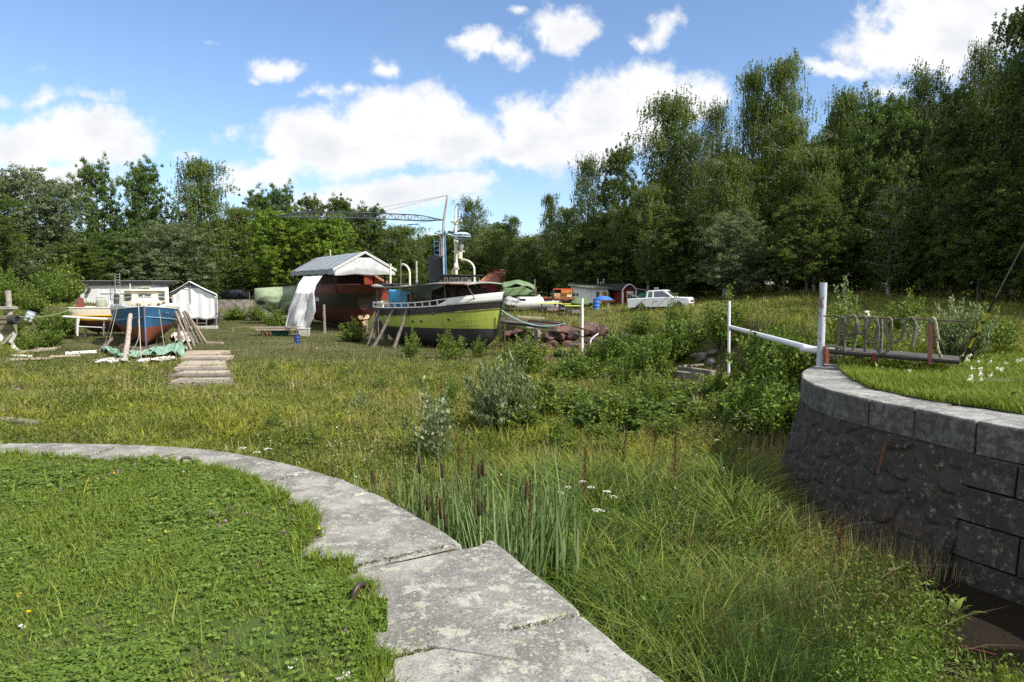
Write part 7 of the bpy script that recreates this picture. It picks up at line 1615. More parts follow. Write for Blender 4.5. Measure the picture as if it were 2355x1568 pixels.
wallq(c0, c1, gz, t0 + .18, t0, 'side_wall', HW, wh_); wallq(c1, c2, gz + .25, t0, t0 - .1, 'front_wall', HW, wh_)
r0_ = P(1308, 0, hY + 2.8); mb = MB()
mb.add([(c0.x - .3, c0.y, t0 + .24), (c1.x - .05, c1.y - .45, t0 + .06), (c2.x + .5, c2.y - .45, t0 - .03), (c2.x + .8, c2.y + 5, t0 + .35), (c0.x, c0.y + 3, t0 + .5)], [(0, 1, 2, 3, 4)]); mb.build('roof', mat('grey_green_roof', (.16, .17, .13), (.11, .12, .09), 3, .85), wh_, world=True, solid=.10)
for u in (1321, 1328): q = P(u, 678, hY + 1.5); d = (c1 - c0); f = (u - 1312) / 35; pp = c0.lerp(c1, f); n_ = Vector((d.y, -d.x, 0)).normalized(); n_ = n_ if n_.y < 0 else -n_; mb = MB(); mb.lathe([(.17, 0), (.17, .03), (0, .03)], (pp.x + n_.x * .02, pp.y + n_.y * .02, zq(677, pp.y)), 12, 0, n_); mb.build('round_window', DGLASS, wh_, world=True)
def onfront(u, f=0.0): x = P(u, 0, hY - .15).x; return x
mb = MB(); xw0, xw1 = onfront(1370), onfront(1377.5); mb.box(((xw0 + xw1) / 2, hY - .17, zq(680, hY)), (xw1 - xw0, .08, .75)); mb.build('window', DGLASS, wh_, world=True)
xw0, xw1 = onfront(1384), onfront(1395); mb = MB(); mb.box(((xw0 + xw1) / 2, hY - .30, (zq(671, hY) + gz + .1) / 2), (xw1 - xw0, .06, zq(671, hY) - gz - .1)); dd = mb.build('door', mat('orange_wood', (.50, .20, .04), (.36, .14, .03), 3, .6), wh_, world=True)
mb = MB(); mb.lathe([(.15, 0), (.15, .02), (0, .02)], Vector(((xw0 + xw1) / 2, hY - .34, zq(681, hY))) - hp, 12, 0, (0, -1, 0)); mb.build('door_glass', DGLASS, dd)
# red hut with barrel roof
rY = 64; rx0, rx1, rx2 = P(1401, 0, rY + 3).x, P(1431, 0, rY).x, P(1461, 0, rY + .5).x; gz = float(hz(rx1, rY)) - .3; rh = thing('red_hut', 'dark red hut with white corner boards and barrel roof beside the white one', 'hut', (rx1, rY, gz))
RH = mat('falu_red', (.16, .022, .018), (.12, .018, .015), 3, .85, .3, 20, stretch=(6, 6, .3)); zt__ = zq(670, rY)
wallq(Vector((rx0, rY + 3, 0)), Vector((rx1, rY, 0)), gz, zt__, zt__, 'side_wall', RH, rh)
poly = [(0, 0)] + [(lerp(0, 1, k / 10), (zt__ - gz) + .62 * math.sin(PI * k / 10) ** .8 * 1.0) for k in range(11)] + [(1, 0)]
mb = MB(); mb.prism(poly, 0, .1, lambda p, q, t_: (lerp(rx1, rx2, p), rY + .5 * p + t_, gz + q)); mb.build('gable_wall', RH, rh, world=True)
def br(u, v): 
    p = -.06 + 1.12 * u; return Vector((lerp(rx1, rx2, p) - v * 2.0, rY + .5 * p - .12 + v * 4.2, gz + (zt__ - gz) + .05 + .66 * max(0, math.sin(PI * min(1, max(0, u)))) ** .8))
mb = MB(); mb.grid(br, 16, 6); mb.build('roof', RF, rh, world=True, solid=.05)
mb = MB(); mb.tube([br(k / 12, 0) + Vector((0, -.04, -.06)) for k in range(13)], .06, 4); mb.build('barge_board', CLEANW, rh, world=True)
for x, y in ((rx1, rY - .04), (rx2, rY + .46), (rx0 + .05, rY + 2.92)): mb = MB(); mb.box((x, y, (gz + zt__) / 2), (.16, .1, zt__ - gz)); mb.build('corner_board', CLEANW, rh, world=True)
wx0_, wx1_ = P(1441.5, 0, rY).x, P(1456, 0, rY).x; zc_ = zq(682, rY); mb = MB(); mb.box(((wx0_ + wx1_) / 2, rY + .18, zc_), (wx1_ - wx0_, .08, .98)); wf_ = mb.build('window_frame', CLEANW, rh, world=True)
for s_ in (-1, 1): mb = MB(); mb.box(Vector(((wx0_ + wx1_) / 2 + s_ * .13, rY + .13, zc_ - .0)) - Vector(rh.location), (.19, .04, .72)); mb.build('pane', DGLASS, wf_)
a0_ = thing('glazed_annex', 'low green and white lean-to with windows right of the red hut', 'annex', (rx2 + 1, rY + 3, gz)); mb = MB(); mb.prism([(0, 0), (0, zt__ - gz + .25), (3.4, zt__ - gz - .25), (3.4, 0)], 0, 2, lambda p, q, t_: (rx2 + .15 + p, rY + 2 + t_ - .0 * p, gz + q)); mb.build('wall', mat('dark_annex', (.05, .03, .025), None, 3), a0_, world=True)
for x, w_ in ((.35, .7), (1.25, .75)): mb = MB(); mb.box((rx2 + .15 + x + w_ / 2, rY + 1.97, zt__ - .45), (w_, .05, .75)); g__ = mb.build('window', mat('green_pane', (.02, .09, .06), None, 3, .4), a0_, world=True)
for x in (.15, 1.12, 2.2): mb = MB(); mb.box((rx2 + .15 + x, rY + 1.93, zt__ - .6), (.10, .06, 1.5)); mb.build('post', CLEANW, a0_, world=True)
mb = MB(); mb.beam((rx2 + .1, rY + 1.92, zt__ + .28), (rx2 + 3.6, rY + 1.92, zt__ - .24), .08, .10); mb.build('fascia', mat('grey_fascia', (.4, .4, .38), None), a0_, world=True)
q = P(1480, 690, rY - 2); mb = MB(); mb.prism([(0, 0), (2.0, 0), (2.0, .75), (.9, .95), (0, .45)], 0, 1.4, lambda p, q_, t_: (q.x - .9 + p, rY - 2 + t_, q.z - .35 + q_)); tag(mb.build('trailer_box', mat('bright_green', (.015, .20, .12), (.012, .16, .10), 3, .5), None, bevel=.05), 'bright green box behind the pickup bed', 'box')
an_ = P(1381, 660, hY + 2); mb = MB(); mb.tube([(an_.x, an_.y, an_.z - .5), (an_.x, an_.y, an_.z + .55)], .05, 6)
mb.beam((an_.x - .28, an_.y, an_.z + .45), (an_.x + .28, an_.y, an_.z + .45), .05, .05)
for s_ in (-1, 1): mb.tube([(an_.x + s_ * .28, an_.y, an_.z + .25), (an_.x + s_ * .28, an_.y, an_.z + .85)], .06, 6)
tag(mb.build('flue_pipe', mat('zinc_pipe', (.5, .52, .54), None, 4, .5), None), 'H-shaped zinc flue on the roof of the white hut', 'chimney')
# parasol
pa = P(1387, 684, 61); pr_ = thing('parasol', 'open blue parasol in front of the orange door', 'parasol', (pa.x, 61, float(hz(pa.x, 61))))
mb = MB(); mb.lathe([(.86, -.22), (.84, -.16), (.55, .04), (.25, .13), (.0, .16)], pa, 12, sm=False); mb.build('canopy', mat('parasol_blue', (.05, .16, .50), (.04, .12, .40), 3, .7), pr_, world=True, solid=.01); mb = MB(); mb.tube([(pa.x, 61, pr_.location.z - .1), (pa.x, 61, pa.z + .1)], .02, 6); mb.build('pole', GALV, pr_, world=True)
gt_ = thing('garden_table', 'small white garden table under the blue parasol', 'table', (pa.x + .0, 61.2, float(hz(pa.x, 61.2)))); mb = MB(); mb.box((0, 0, .72), (1.1, .8, .04)); mb.build('top', CLEANW, gt_)
for sx_ in (-1, 1):
    for sy_ in (-1, 1): mb = MB(); mb.beam((sx_ * .48, sy_ * .33, 0), (sx_ * .45, sy_ * .3, .7), .04, .04); mb.build('leg', CLEANW, gt_)
for k in range(3):
    q = T(1395, 704); mb = MB(); mb.box((q.x + .2 * k - .1, q.y + .3 * k, q.z + .45 + .09 * k), (1.7 - .3 * k, .14, .06), Matrix.Rotation(.1 * k - .1, 3, 'Z')); tag(mb.build('orange_slat', mat('orange_slat', (.55, .20, .06), None, 4), None), ['lowest orange slat right of the bright blue barrel', 'middle orange slat right of the bright blue barrel', 'top orange slat right of the bright blue barrel'][k], 'slat')
# rack of rusty boards, tables
rY = 57; def_ = None
ra = thing('scrap_rack', 'rack of red-brown boards and an orange panel in the upper yard', 'rack', P(1290, 712, rY)); RB = mat('red_lead_board', (.26, .085, .05), (.18, .06, .04), 3, .8)
def rb(name, u0, v0, u1, v1, mt, th=.12, dy=0, parent=ra):
    a, b = P(u0, v1, rY + dy), P(u1, v0, rY + dy); mb = MB(); mb.box(((a.x + b.x) / 2, rY + dy, (a.z + b.z) / 2), (abs(b.x - a.x), th, abs(b.z - a.z))); return mb.build(name, mt, parent, world=True)
rb('top_bar', 1272, 663, 1317, 666, mat('bright_red', (.5, .06, .03), None, 3), .1); rb('orange_panel', 1290, 665, 1318, 683, mat('orange_panel', (.52, .22, .06), (.42, .17, .05), 3, .7), .05, .3); rb('shelf', 1273, 684, 1318, 688, RB, .8); rb('long_board', 1243, 686, 1328, 689, RB, .2, .6)
rb('crate', 1250, 683, 1268, 690, RB, .5, .8); rb('lower_panel', 1289, 690, 1317, 703, mat('brown_panel', (.24, .12, .08), None, 3), .1, .1); rb('lower_panel', 1272, 692, 1288, 703, mat('brown_panel', (.2, .1, .07)), .1, .2); rb('box_pile', 1274, 674, 1288, 684, mat('tan_board', (.52, .38, .22), (.24, .10, .06), 6), .3); rb('box_pile', 1303, 677, 1313, 683, mat('cream_board', (.62, .52, .30), None, 3), .3, -.2)
rb('post', 1271, 664, 1273.5, 712, mat('dark_teal', (.03, .07, .08), None), .12, -.1); rb('post', 1315, 666, 1318, 712, DKWOOD, .12, .1); rb('white_rag', 1270, 690, 1275, 698, CLEANW, .1, -.3)
rb('junk', 1282, 700, 1286, 706, DKWOOD, .5, .2)
YT = mat('yellow_table', (.62, .66, .10), (.52, .58, .10), 3, .5)
for i, (u0, u1, vt, dy, lb) in enumerate(((1240, 1292, 697.5, -2, 'left yellow-topped table in front of the scrap rack'), (1272, 1312, 699, -1.2, 'middle yellow-topped table, mostly under the rack'), (1298, 1340, 703, -3, 'right yellow-topped table beside the thin white post'))):
    Yt = rY + dy; a, b = P(u0, vt, Yt), P(u1, vt, Yt); o = thing('yellow_table', lb, 'table', ((a.x + b.x) / 2, Yt, float(hz((a.x + b.x) / 2, Yt))), 0, 'yellow-topped tables'); hh_ = a.z - o.location.z; w2 = (b.x - a.x) / 2
    mb = MB(); mb.box((0, 0, hh_), (w2 * 2, .9, .05)); mb.build('top', YT, o, bevel=.01)
    for sx_ in (-1, 1):
        for sy_ in (-1, 1): mb = MB(); mb.beam((sx_ * w2 * .8, sy_ * .35, -.05), (sx_ * w2 * .8, sy_ * .33, hh_), .06, .06); mb.build('leg', mat('leg_blue', (.03, .06, .12), None, 3), o)
    mb = MB(); mb.box((.2, 0, .35), (w2 * 1.1, .6, .3)); mb.build('shelf_goods', mat('junk_mix', (.12, .15, .20), (.35, .2, .15), 2.5, .8), o, bevel=.02)
def lump(name, label, c, r, mt, cat, seed=1, flat=.8):
    rd = random.Random(seed); mb = MB(); ph = [rd.uniform(0, 6) for _ in range(6)]
    def f(u, v):
        a, b = u * 2 * PI, (v - .5) * PI; k = 1 + .18 * math.sin(3 * a + ph[0]) * math.cos(b) + .15 * math.sin(5 * b + ph[1] + a) + .07 * math.sin(9 * a + 7 * b + ph[2])
        return Vector((c[0] + r[0] * k * math.cos(a) * math.cos(b), c[1] + r[1] * k * math.sin(a) * math.cos(b), c[2] + r[2] * k * math.sin(b)))
    mb.grid(f, 20, 12); return tag(mb.build(name, mt, None), label, cat)
q = P(1328, 697, 57.5); lump('tarpaulin_heap', 'heap under a dull green tarpaulin right of the rack', (q.x, 57.5, q.z), (1.0, .7, .45), mat('dull_green', (.10, .15, .07), (.07, .11, .05), 3, .8, .5, 8), 'tarpaulin heap', 3)
q = P(1300, 697, 58); lump('tarpaulin_heap', 'small green coil beside the tarpaulin heap', (q.x + .3, 58.2, q.z), (.7, .5, .3), mat('coil_green', (.14, .20, .12), None, 3), 'coil', 4)
# green canopy, white boat and white van-like hull behind the bow of the tug
cY = 60; cn = thing('green_canopy', 'faded green tarpaulin canopy on poles behind the tug bow', 'canopy', P(1190, 715, cY))
def cp(u, v):
    A_ = [(1155, 650), (1180, 646), (1196, 644), (1212, 650), (1229, 656)]; k = min(3, int(u * 4)); f = u * 4 - k; uu = lerp(A_[k][0], A_[k + 1][0], f); vv = lerp(A_[k][1], A_[k + 1][1], f)
    return P(uu, vv, cY) + Vector((0, 1.6 - v * 3.2, .18 * math.sin(PI * v) - .35 * v - .08 * math.sin(u * 14) * v))
mb = MB(); mb.grid(cp, 30, 12); mb.build('roof_sheet', TARPG, cn, world=True, solid=.01)
def cf(u, v):
    uu = lerp(1158, 1226, u); top = lerp(661, 664, u) - 5 * math.sin(PI * u) + 4 * abs(math.sin(u * 5)); bot = lerp(681, 678.5, u); return P(uu, lerp(top, bot, v), cY - 1.7 + .12 * math.sin(u * 17 + v * 5))
mb = MB(); mb.grid(cf, 30, 10); mb.build('front_sheet', TARPG, cn, world=True, solid=.01)
for u, vt in ((1158, 650), (1229.5, 642), (1232, 660)): a = P(u, vt, cY - 1.6); mb = MB(); mb.tube([(a.x, a.y, float(hz(a.x, a.y)) - .1), tuple(a)], .04, 6); mb.build('pole', GWOOD, cn, world=True)
wb_ = P(1160, 715, 56); xb0, xb1 = P(1150, 0, 56).x, P(1240, 0, 58).x; ob_ = thing('white_boat', 'white open boat with a low cabin lying under the green canopy', 'boat', (xb0, 56, P(1150, 716, 56).z), R(12)); Lw = 5.0
Hw = Hull(Lw, 1.9, lambda t: .02, lambda t: .62 + .22 * t, .5, .1, .7, .6, .2, .4, 1.6); mb = MB(); Hw.skin(mb, [(Hw.keel, 0), (lambda t: .5, 1), (lambda t: .66 + .22 * t, 1)], 24, 3); mb.build('hull', [CLEANW, WHITE], ob_)
mb = MB(); Hw.deck(mb, lambda t: .60 + .2 * t); mb.build('deck', mat('black_deck', (.03, .03, .03), None, 3), ob_); mb = MB(); mb.box((2.5, 0, .95), (2.2, 1.3, .45), taper=.85); cbn = mb.build('cabin', CLEANW, ob_, bevel=.05); mb = MB(); mb.box((1.75, -.60, .95), (.5, .06, .22)); mb.build('window', DGLASS, cbn, bevel=.01)
q = P(1166, 692, 55); lump('wrapped_bundle', 'round bundle in clear plastic behind the tug stem', (q.x + .2, 55.3, q.z - .1), (.6, .5, .42), mat('bundle_sheet', (.40, .41, .42), (.22, .23, .23), 4, .5, .6, 8), 'bundle', 8)
q = P(1237, 690, 58); lump('small_dinghy', 'little grey dinghy standing on end beside the white boat', (q.x, 58, q.z), (.32, .2, .42), mat('dinghy_grey', (.34, .36, .37), None, 3), 'dinghy', 9)
# red-tiled house far behind
hx0, hx1 = P(1104, 0, 92).x, P(1160, 0, 92).x; zt1 = zq(619, 92); zb1 = zq(650, 92); ho = thing('tiled_house', 'house with a weathered red tiled roof, only its gable end seen above the tug', 'house', ((hx0 + hx1) / 2, 92, zb1 - 3))
TILE = mat('roof_tiles', (.36, .13, .085), (.26, .12, .085), 3, .85, .6, 12, wave=22)
mb = MB(); mb.add([(hx0 - .4, 92, zb1 - .1), (hx1 + .1, 92, zb1 - .1), (hx1 + .2, 94.6, zt1), (hx0 + 1.6, 94.6, zt1)], [(0, 1, 2, 3)]); mb.build('roof', TILE, ho, world=True, solid=.12)
mb = MB(); mb.box(((hx0 + hx1) / 2 - .3, 93.6, zb1 - 1.6), (hx1 - hx0 - .8, 2.8, 3.0)); mb.build('wall', mat('falu_red', (.16, .022, .018)), ho, world=True)
hx0, hx1 = P(800, 0, 90).x, P(895, 0, 90).x; h2 = thing('red_barn', 'bright red gabled barn glimpsed under the tent roof', 'barn', ((hx0 + hx1) / 2, 90, -.8)); z1_ = zq(628, 90)
mb = MB(); xm_ = P(850, 0, 90).x; mb.prism([(hx0, -1), (hx0, zq(668, 90)), (xm_, z1_), (hx1, zq(662, 90)), (hx1, -1)], 90, 96, lambda p, q_, t_: (p, t_, q_)); mb.build('wall', mat('barn_red', (.36, .045, .03), (.28, .035, .026), 2, .8, .2, 12, stretch=(5, 1, .3)), h2, world=True)
mb = MB(); mb.add([(xm_, 89.7, z1_ + .12), (hx1 + .3, 89.7, zq(660, 90)), (hx1 + .3, 96.2, zq(660, 90)), (xm_, 96.2, z1_ + .12), (hx0 - .3, 89.7, zq(666, 90)), (hx0 - .3, 96.2, zq(666, 90))], [(0, 1, 2, 3), (4, 0, 3, 5)]); mb.build('roof', TILE, h2, world=True, solid=.12)

# ================================================================ rocks, landing stage, timber
ROCK = mat('red_granite_rock', (.135, .068, .055), (.075, .05, .046), 2.2, .9, .9, 6, spot=(.30, .27, .25), ssc=3, sth=.60); GROCK = mat('grey_rock', (.21, .20, .19), (.12, .115, .11), 2.5, .9, .9, 6, spot=(.12, .12, .12), ssc=4, sth=.6)
def rock(label, u, v, w_, h, mt, seed, Y=None, group='boulders in the dock bank'):
    b = T(u, v) if Y is None else P(u, v, Y); rd = random.Random(seed); import bmesh
    bm = bmesh.new(); bmesh.ops.create_icosphere(bm, subdivisions=3, radius=1); pl = [(Vector((rd.gauss(0, 1), rd.gauss(0, 1), rd.gauss(0, 1))).normalized(), rd.uniform(.38, .75)) for _ in range(10)]
    for q in bm.verts:
        for n_, d in pl:
            e = q.co.dot(n_)
            if e > d: q.co -= n_ * (e - d) * .95
        q.co *= 1 + rd.uniform(-.015, .015); q.co = Vector((q.co.x * w_ / 2, q.co.y * w_ * .45, q.co.z * h / 2))
    me = bpy.data.meshes.new('boulder'); bm.to_mesh(me); bm.free(); me.materials.append(mt); o = link_mesh('boulder', me, None, (b.x, b.y, b.z + h * .18)); o.rotation_euler = (rd.uniform(-.2, .2), rd.uniform(-.2, .2), rd.uniform(0, 6)); return tag(o, label, 'boulder', group)
rks = [(1172, 778, 1.6, 1.0, 0), (1186, 768, 1.3, .8, 0), (1205, 790, 1.2, .7, 0), (1222, 760, 1.2, 1.0, 1), (1238, 772, 1.0, .8, 1), (1262, 785, 1.5, 1.1, 0), (1283, 778, 1.4, 1.1, 0), (1300, 766, 2.2, .9, 0), (1322, 780, 1.7, 1.2, 0), (1345, 765, 2.4, 1.0, 0), (1352, 790, 1.6, 1.0, 0), (1338, 800, 1.2, .7, 0),
 (1372, 772, 1.5, 1.0, 0), (1392, 764, 1.3, .9, 0), (1310, 798, 1.2, .7, 0), (1275, 795, 1.1, .6, 0), (1245, 800, 1.6, .5, 0), (1410, 782, 1.4, .7, 1), (1440, 778, 1.6, .5, 1), (1190, 795, 1.5, .4, 0), (1372, 790, 1.3, .8, 0), (1620, 826, 1.0, .75, 1), (1598, 822, .8, .5, 1), (1636, 836, .8, .5, 1), (1640, 815, .7, .4, 1)]
where = ['right behind the tug stem', 'under the grey landing stage', 'left of the stage pile', 'pale one under the stage planks', 'tilted pale one beside the stage pile', 'at the left end of the red pile', 'second in the red pile', 'long flat one topping the red pile', 'big one in the middle of the red pile', 'widest slab behind the thin white post', 'low one left of the thin white post', 'lowest in the red pile', 'just right of the thin white post', 'rounded one at the right end of the red pile', 'small one at the foot of the red pile', 'half sunk one left of the foot of the pile', 'flat one below the stage pile', 'grey one right of the rusty bar', 'flat grey slab beyond the rusty bar', 'flat one by the tug keel', 'between the rusty bar and the white post', 'largest grey one below the birch bush', 'left one of the grey group', 'right low one of the grey group', 'small back one of the grey group']
for i, ((u, v, w_, h, k), ww) in enumerate(zip(rks, where)): rock(('reddish boulder ' if k == 0 else 'grey boulder ') + ww, u, v, w_, h, GROCK if k else ROCK, i + 50)
ls = thing('landing_stage', 'grey plank landing stage over the boulders right of the tug bow', 'landing stage', P(1225, 790, 46.5))
for k in range(6):
    a = P(1146 + 6 * (k % 3), 731 + 1.6 * k, 47.5 - .3 * k); b = P(1296 - 9 * (k % 2), 741 + 1.6 * k, 46.5 - .3 * k); mb = MB(); mb.beam(a, b, .24, .06); mb.build('plank', GWOOD if k % 2 else DKWOOD, ls, world=True)
mb = MB(); mb.beam(P(1150, 741, 46), P(1252, 751, 45.4), .10, .22); mb.build('side_beam', DKWOOD, ls, world=True); mb = MB(); mb.beam(P(1215, 738, 46), P(1292, 747, 45.2), .10, .22); mb.build('side_beam', DKWOOD, ls, world=True)
for u, vb in ((1232.5, 792), (1160, 800)): mb = MB(); a = P(u, 745, 45.8); g_ = float(hz(a.x, a.y)); mb.tube([(a.x, a.y, g_ - .1), tuple(a)], .13 if u > 1200 else .06, 8); mb.build('pile', GWOOD if u > 1200 else RUST, ls, world=True)
mb = MB(); mb.beam(P(1190, 728, 48), P(1252, 732, 48), .5, .12); tag(mb.build('pale_beam', PWOOD, None), 'pale beam lying on top of the landing stage', 'beam')
rope('blue_rope', 'light blue rope sagging from the tug bow across the landing stage', 'rope', [P(1153, 713, 45.3), P(1300, 743, 44)], .035, mat('blue_rope', (.35, .55, .62), None, 8), .55)
rope('grey_rope', 'thin grey rope below the blue one, running to the white post', 'rope', [P(1190, 750, 45.4), P(1337, 758, 40)], .02, None, .15)
# posts
wpm = mat('white_post_paint', (.72, .74, .76), (.64, .66, .68), 3, .5, .1, spot=(.40, .16, .12), ssc=7, sth=.70, stretch=(2, 2, .5))
q = T(1338, 808); log('white_post', 'thin white post standing in the bushes in front of the boulders', 'post', q, P(1338.5, 686, q.y), .095, .09, wpm)
wpo = thing('white_gate_post', 'white pole holding the upper end of a slanting white pipe', 'pole', T(1675, 872)); q = wpo.location; mb = MB(); mb.tube([tuple(q - Vector((0, 0, .1))), tuple(P(1676.5, 692, q.y))], .062, 10); mb.build('pole', wpm, wpo, world=True)
mb = MB(); mb.tube([tuple(P(1678, 762, q.y)), tuple(P(1700, 783, q.y + 1.5))], .03, 6); mb.build('rusty_bracket', RUST, wpo, world=True)
pe = P(1885, 808, 14.6); mb = MB(); mb.tube([P(1680, 752, q.y - .05), pe], [.085, .075], 10); tag(mb.build('slanting_pipe', wpm, None), 'long white pipe slanting down from the pole to the footbridge', 'pipe')
mb = MB(); mb.tube([P(1853, 802, 14.3), P(1938, 812, 13.7)], .075, 12); mb.lathe([(.083, -.02), (.083, .10), (.06, .1)], P(1853, 802, 14.3), 12, 0, (P(1853, 802, 14.3) - P(1938, 812, 13.7)).normalized()); tag(mb.build('short_pipe', wpm, None), 'short thick white pipe with a black end under the post', 'pipe')
# ---------------------------------------------------------------- footbridge with rope rail
fb = thing('footbridge', 'dark plank footbridge with iron rail meeting the dock wall', 'footbridge', P(1895, 835, 14.0))
gp_ = mat('grey_post_paint', (.46, .50, .56), (.38, .42, .48), 3, .6, .2, spot=(.20, .10, .08), ssc=6, sth=.55, stretch=(2, 2, .35))
pb, pt = P(1885, 838, 14.0), P(1893, 650, 13.95); pb.z -= .3; mb = MB(); mb.tube([pb, pt], .072, 12); mb.build('tall_post', gp_, fb, world=True)
mb = MB()
for k in range(3): mb.beam(P(1896, 804 - 3.0 * k, 13.6 + .45 * k), P(2205, 829 - 3.2 * k, 12.4 + .45 * k), .38, .035)
mb.build('deck_planks', mat('wet_dark_plank', (.055, .05, .046), (.09, .08, .072), 4, .7, .4, 14, stretch=(.3, 1, 1)), fb, world=True)
mb = MB(); mb.beam(P(1897, 809, 13.5), P(2205, 833, 12.3), .05, .07); mb.build('side_girder', IRONW, fb, world=True)
mb = MB(); mb.beam(P(1900, 800, 13.3), P(1900, 836, 13.3), .06, .06); mb.beam(P(2010, 812, 13), P(2010, 830, 13), .06, .06); mb.build('red_bracket', mat('red_iron', (.22, .05, .035), None, 6), fb, world=True)
mb = MB(); mb.tube([P(1893, 726.5, 13.6), P(2217, 738.5, 12.4)], .016, 6); mb.build('iron_rail', IRONW, fb, world=True)
mb = MB(); mb.beam(P(2141, 735, 12.6), P(2138, 838, 12.4), .055, .04); mb.build('red_post', mat('red_post_paint', (.12, .024, .02), (.08, .02, .018), 6, .7, .3), fb, world=True)
mb = MB(); mb.box(P(1993, 716.5, 13.6), (.07, .04, .035)); mb.beam(P(1996, 720, 13.6), P(1997, 730, 13.6), .03, .03); mb.build('white_hook', CLEANW, fb, world=True)
# hawser draped in loops: one long twisted rope
zY = lambda u: 13.55 - (u - 1893) / 330 * 1.2
def z4(x, y, d=0.0): u = (3150 + x / 2.944) / 1.7292; v = (1100 + y / 2.944) / 1.7292; return P(u, v, zY(u) + d)
hw = [(485, 965), (505, 890), (535, 760), (560, 560), (580, 470), (600, 560), (608, 760), (600, 900), (585, 985), (560, 995)]
loops = [[(485, 970), (510, 880), (540, 740), (556, 560), (578, 466), (604, 560), (612, 760), (600, 900), (580, 985)],
 [(600, 470), (612, 560), (625, 650), (660, 670), (715, 650), (745, 560), (757, 475)], [(612, 700), (650, 725), (710, 680), (745, 600), (750, 480), (765, 600), (735, 760), (715, 850), (735, 930), (780, 945), (840, 935)],
 [(640, 560), (655, 480), (690, 462), (735, 470), (765, 640), (800, 668), (835, 655), (850, 560), (865, 480)], [(775, 500), (800, 470), (850, 465), (870, 560), (850, 700), (850, 880), (880, 925)], [(880, 480), (905, 480), (895, 560), (870, 660), (885, 750), (930, 775), (985, 750), (1005, 640), (985, 500), (950, 470), (915, 478)],
 [(1035, 480), (1045, 600), (1040, 760), (1040, 830), (1015, 880), (970, 820), (960, 760), (990, 620), (1030, 530), (1035, 480)], [(1015, 885), (1060, 900), (1110, 870), (1145, 790), (1160, 640), (1158, 520), (1130, 480), (1095, 510), (1085, 600), (1120, 710), (1180, 765), (1250, 745), (1290, 650), (1325, 540), (1365, 485), (1410, 490), (1440, 560), (1430, 680), (1410, 760), (1405, 830)]]
ro = thing('draped_hawser', 'thick grey hawser hung in loops over the footbridge rail', 'rope', z4(900, 470))
def smooth(pts, n=6):
    out = []; m_ = len(pts)
    for i in range(m_ - 1):
        p0, p1, p2, p3 = pts[max(i - 1, 0)], pts[i], pts[i + 1], pts[min(i + 2, m_ - 1)]
        for k in range(n):
            t = k / n; out.append(.5 * ((2 * p1) + (p2 - p0) * t + (2 * p0 - 5 * p1 + 4 * p2 - p3) * t * t + (3 * p1 - p0 - 3 * p2 + p3) * t ** 3))
    return out + [pts[-1]]
def laid(pts, r, mt, name, parent):
    """three strands twisted round each other"""
    pts = resample(pts, .02); mb = MB()
    for s_ in range(3):
        q = []; prev = None
        for i, p in enumerate(pts):
            t = (pts[min(i + 1, len(pts) - 1)] - pts[max(i - 1, 0)]).normalized(); a = Vector((0, 1, 0)) if prev is None else prev; x = (a - t * a.dot(t)).normalized(); prev = x; y = t.cross(x); an = i * .42 + s_ * 2.094
            q.append(p + (x * math.cos(an) + y * math.sin(an)) * r * .5)
        mb.tube(q, r * .62, 5)
    return mb.build(name, mt, parent, world=parent is not None)
DR = mat('grey_hawser', (.17, .155, .125), (.11, .10, .085), 12, .95, .8, 60)
for i, lp_ in enumerate(loops): laid(smooth([z4(x, y, .02 * i * (-1) ** i - .03) for x, y in lp_]), .026, DR, 'rope_loop', ro)
ro2 = thing('mossy_rope', 'mossy rope slung over the red post', 'rope', z4(1640, 480))
laid(smooth([z4(x, y, -.06) for x, y in ((1600, 1030), (1600, 900), (1612, 700), (1625, 560), (1640, 485), (1668, 520), (1690, 640), (1710, 740))]), .03, mat('mossy', (.30, .29, .20), (.2, .2, .13), 12, .95), 'rope_strand', ro2)
laid(smooth([z4(x, y, -.06) for x, y in ((1655, 500), (1675, 640), (1690, 800), (1710, 880), (1745, 945))]), .028, mat('mossy', (.3, .29, .2)), 'rope_strand', ro2)
ro3 = thing('coiled_rope', 'pale rope end lying on the footbridge planks by the tall post', 'rope', z4(430, 820)); laid(smooth([z4(x, y, -.05) for x, y in ((355, 850), (390, 815), (450, 800), (520, 815), (590, 850))]), .024, mat('mossy', (.3, .29, .2)), 'rope_strand', ro3)
# guy wire with yellow sleeves
gw = thing('guy_wire', 'black and yellow sleeved guy wire slanting out of the picture at the right', 'guy wire', P(2211, 830, 12.2)); A_, B_ = P(2211, 832, 12.2), P(2420, 432, 10.2)
mb = MB(); mb.tube([A_, A_.lerp(B_, .42)], .017, 6); mb.build('sleeve', mat('black_sleeve', (.02, .02, .02), None, 4), gw, world=True); mb = MB(); mb.tube([A_.lerp(B_, .42), B_], .010, 5); mb.build('wire', mat('bare_wire', (.16, .14, .13), None, 4), gw, world=True)
for f0, f1 in ((.10, .165), (.20, .255), (.275, .325)): mb = MB(); mb.tube([A_.lerp(B_, f0), A_.lerp(B_, f1)], .019, 6); mb.build('yellow_band', mat('guy_yellow', (.62, .52, .02), None, 4), gw, world=True)
q = P(2240, 838, 11.5); lump('flat_stone', 'flat dark stone in the grass at the foot of the guy wire', (q.x + .2, 11.5, .04), (.45, .25, .05), mat('flat_dark', (.10, .11, .12), None, 3), 'stone', 12)
q = G(2085, 847, .02); mb = MB(); mb.tube([(q.x - .18, q.y, .12), (q.x + .2, q.y + .05, .12)], .015, 6); tag(mb.build('twig', mat('twig_brown', (.25, .14, .09), None), None), 'short brown stick lying on the quay grass', 'stick')
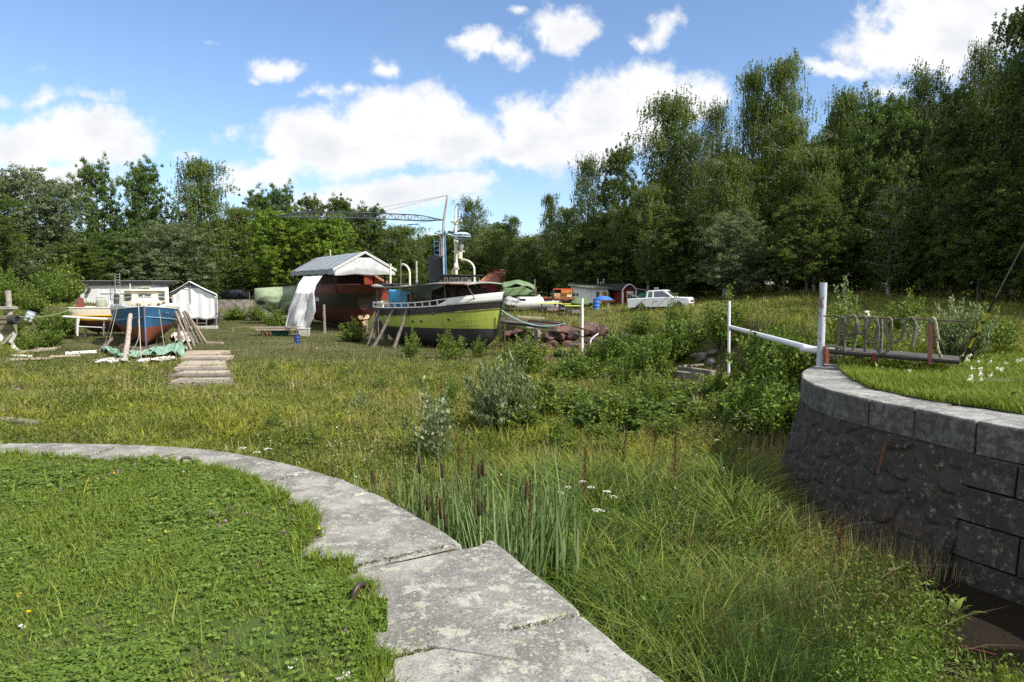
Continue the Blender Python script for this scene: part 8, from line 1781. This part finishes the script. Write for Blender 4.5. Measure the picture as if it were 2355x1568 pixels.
# timber stack and rusty bars by the white pole
for i, (u0, v0, u1, v1, dz, w_, h, lb) in enumerate([(1540, 893, 1610, 896, 0, .3, .25, 'lower front beam of the timber stack'), (1537, 878, 1612, 888, .25, .28, .26, 'long dark beam on top of the timber stack'), (1562, 868, 1640, 880, .32, .3, .2, 'rear beam of the timber stack'), (1540, 902, 1556, 903, .0, .3, .28, 'left block under the timber stack'), (1575, 900, 1592, 901, .0, .3, .28, 'right block under the timber stack'), (1570, 870, 1615, 865, .52, .12, .08, 'thin plank lying across the timber stack')]):
    plank(lb, u0, v0, u1, v1, w_, h, GWOOD, 'beams of the timber stack', 'beam', dz, 'beam')
def bar(label, a, b, r, mt=RUST, name='iron_bar', cat='bar'): mb = MB(); mb.tube([a, b], r, 6); return tag(mb.build(name, mt, None), label, cat)
bar('rusty bar slanting down right from the thin white post', P(1318, 750, 42), P(1432, 782, 37), .05); bar('long dark pipe slanting down below the rusty bar', P(1316, 766, 41), P(1446, 812, 36), .035, IRONW); bar('short rusty strut between the slanting bars', P(1380, 774, 39), P(1387, 798, 38), .03)
q = [P(1358, 797, 39), P(1358, 783, 39), P(1366, 774, 39), P(1376, 767, 39)]; mb = MB(); mb.tube(smooth(q), .05, 7); tag(mb.build('white_hose', CLEANW, None), 'short bent white hose against the red boulders', 'hose')
q = T(1225, 830); mb = MB(); mb.box((q.x, q.y, q.z + .12), (3.0, .7, .22)); tag(mb.build('rusty_slab', mat('rusty_slab', (.16, .085, .065), (.10, .06, .05), 3, .9, .4), None, bevel=.02), 'low rusty slab in the weeds in front of the tug stem', 'slab')
q = T(1172, 800); st_ = thing('red_trolley', 'small red iron trolley under the tug stem', 'trolley', q)
for x in (-.3, .3): mb = MB(); mb.beam((x, 0, 0), (x, 0, .7), .06, .06); mb.build('upright', mat('red_iron', (.22, .05, .035)), st_)
for z in (.15, .6): mb = MB(); mb.beam((-.3, 0, z), (.3, 0, z), .05, .05); mb.build('crossbar', mat('red_iron', (.22, .05, .035)), st_)
# iron rings in the coping
def ring(label, p, r, tilt):
    mb = MB(); mb.tube([(p[0] + math.cos(a) * r * math.cos(tilt), p[1] + math.cos(a) * r * math.sin(tilt), p[2] + r * .8 + math.sin(a) * r) for a in np.linspace(0, 2 * PI, 22)], .014, 8, caps=False); return tag(mb.build('mooring_ring', mat('ring_iron', (.07, .05, .05), (.04, .03, .03), 12, .5, .2, metal=.5), None), label, 'mooring ring')
ring('iron mooring ring standing at the inner edge of the broad coping stone', G(828, 1385), .055, 1.1); ring('small rusty mooring ring among yellow flowers by the coping', G(428, 1074), .05, .6)
# mossy plant clump on coping
tag(stuff('coping_moss', leaves(np.array([tuple(G(rng.uniform(835, 890), rng.uniform(1375, 1450), .01 + .02 * rng.random())) for _ in range(2600)]), .014, .8, flat=.4), GM['herb']), kind='stuff')
bar('red hose end lying in the mud at the foot of the dark wall', G(2180, 1478, -1.95), G(2290, 1505, -1.95), .007, mat('hose_red', (.13, .03, .025), None), 'red_hose', 'hose'); bar('black pipe lying in the puddle at the bottom right', G(2130, 1520, -1.93), G(2250, 1570, -1.93), .02, IRONW, 'black_pipe', 'pipe')
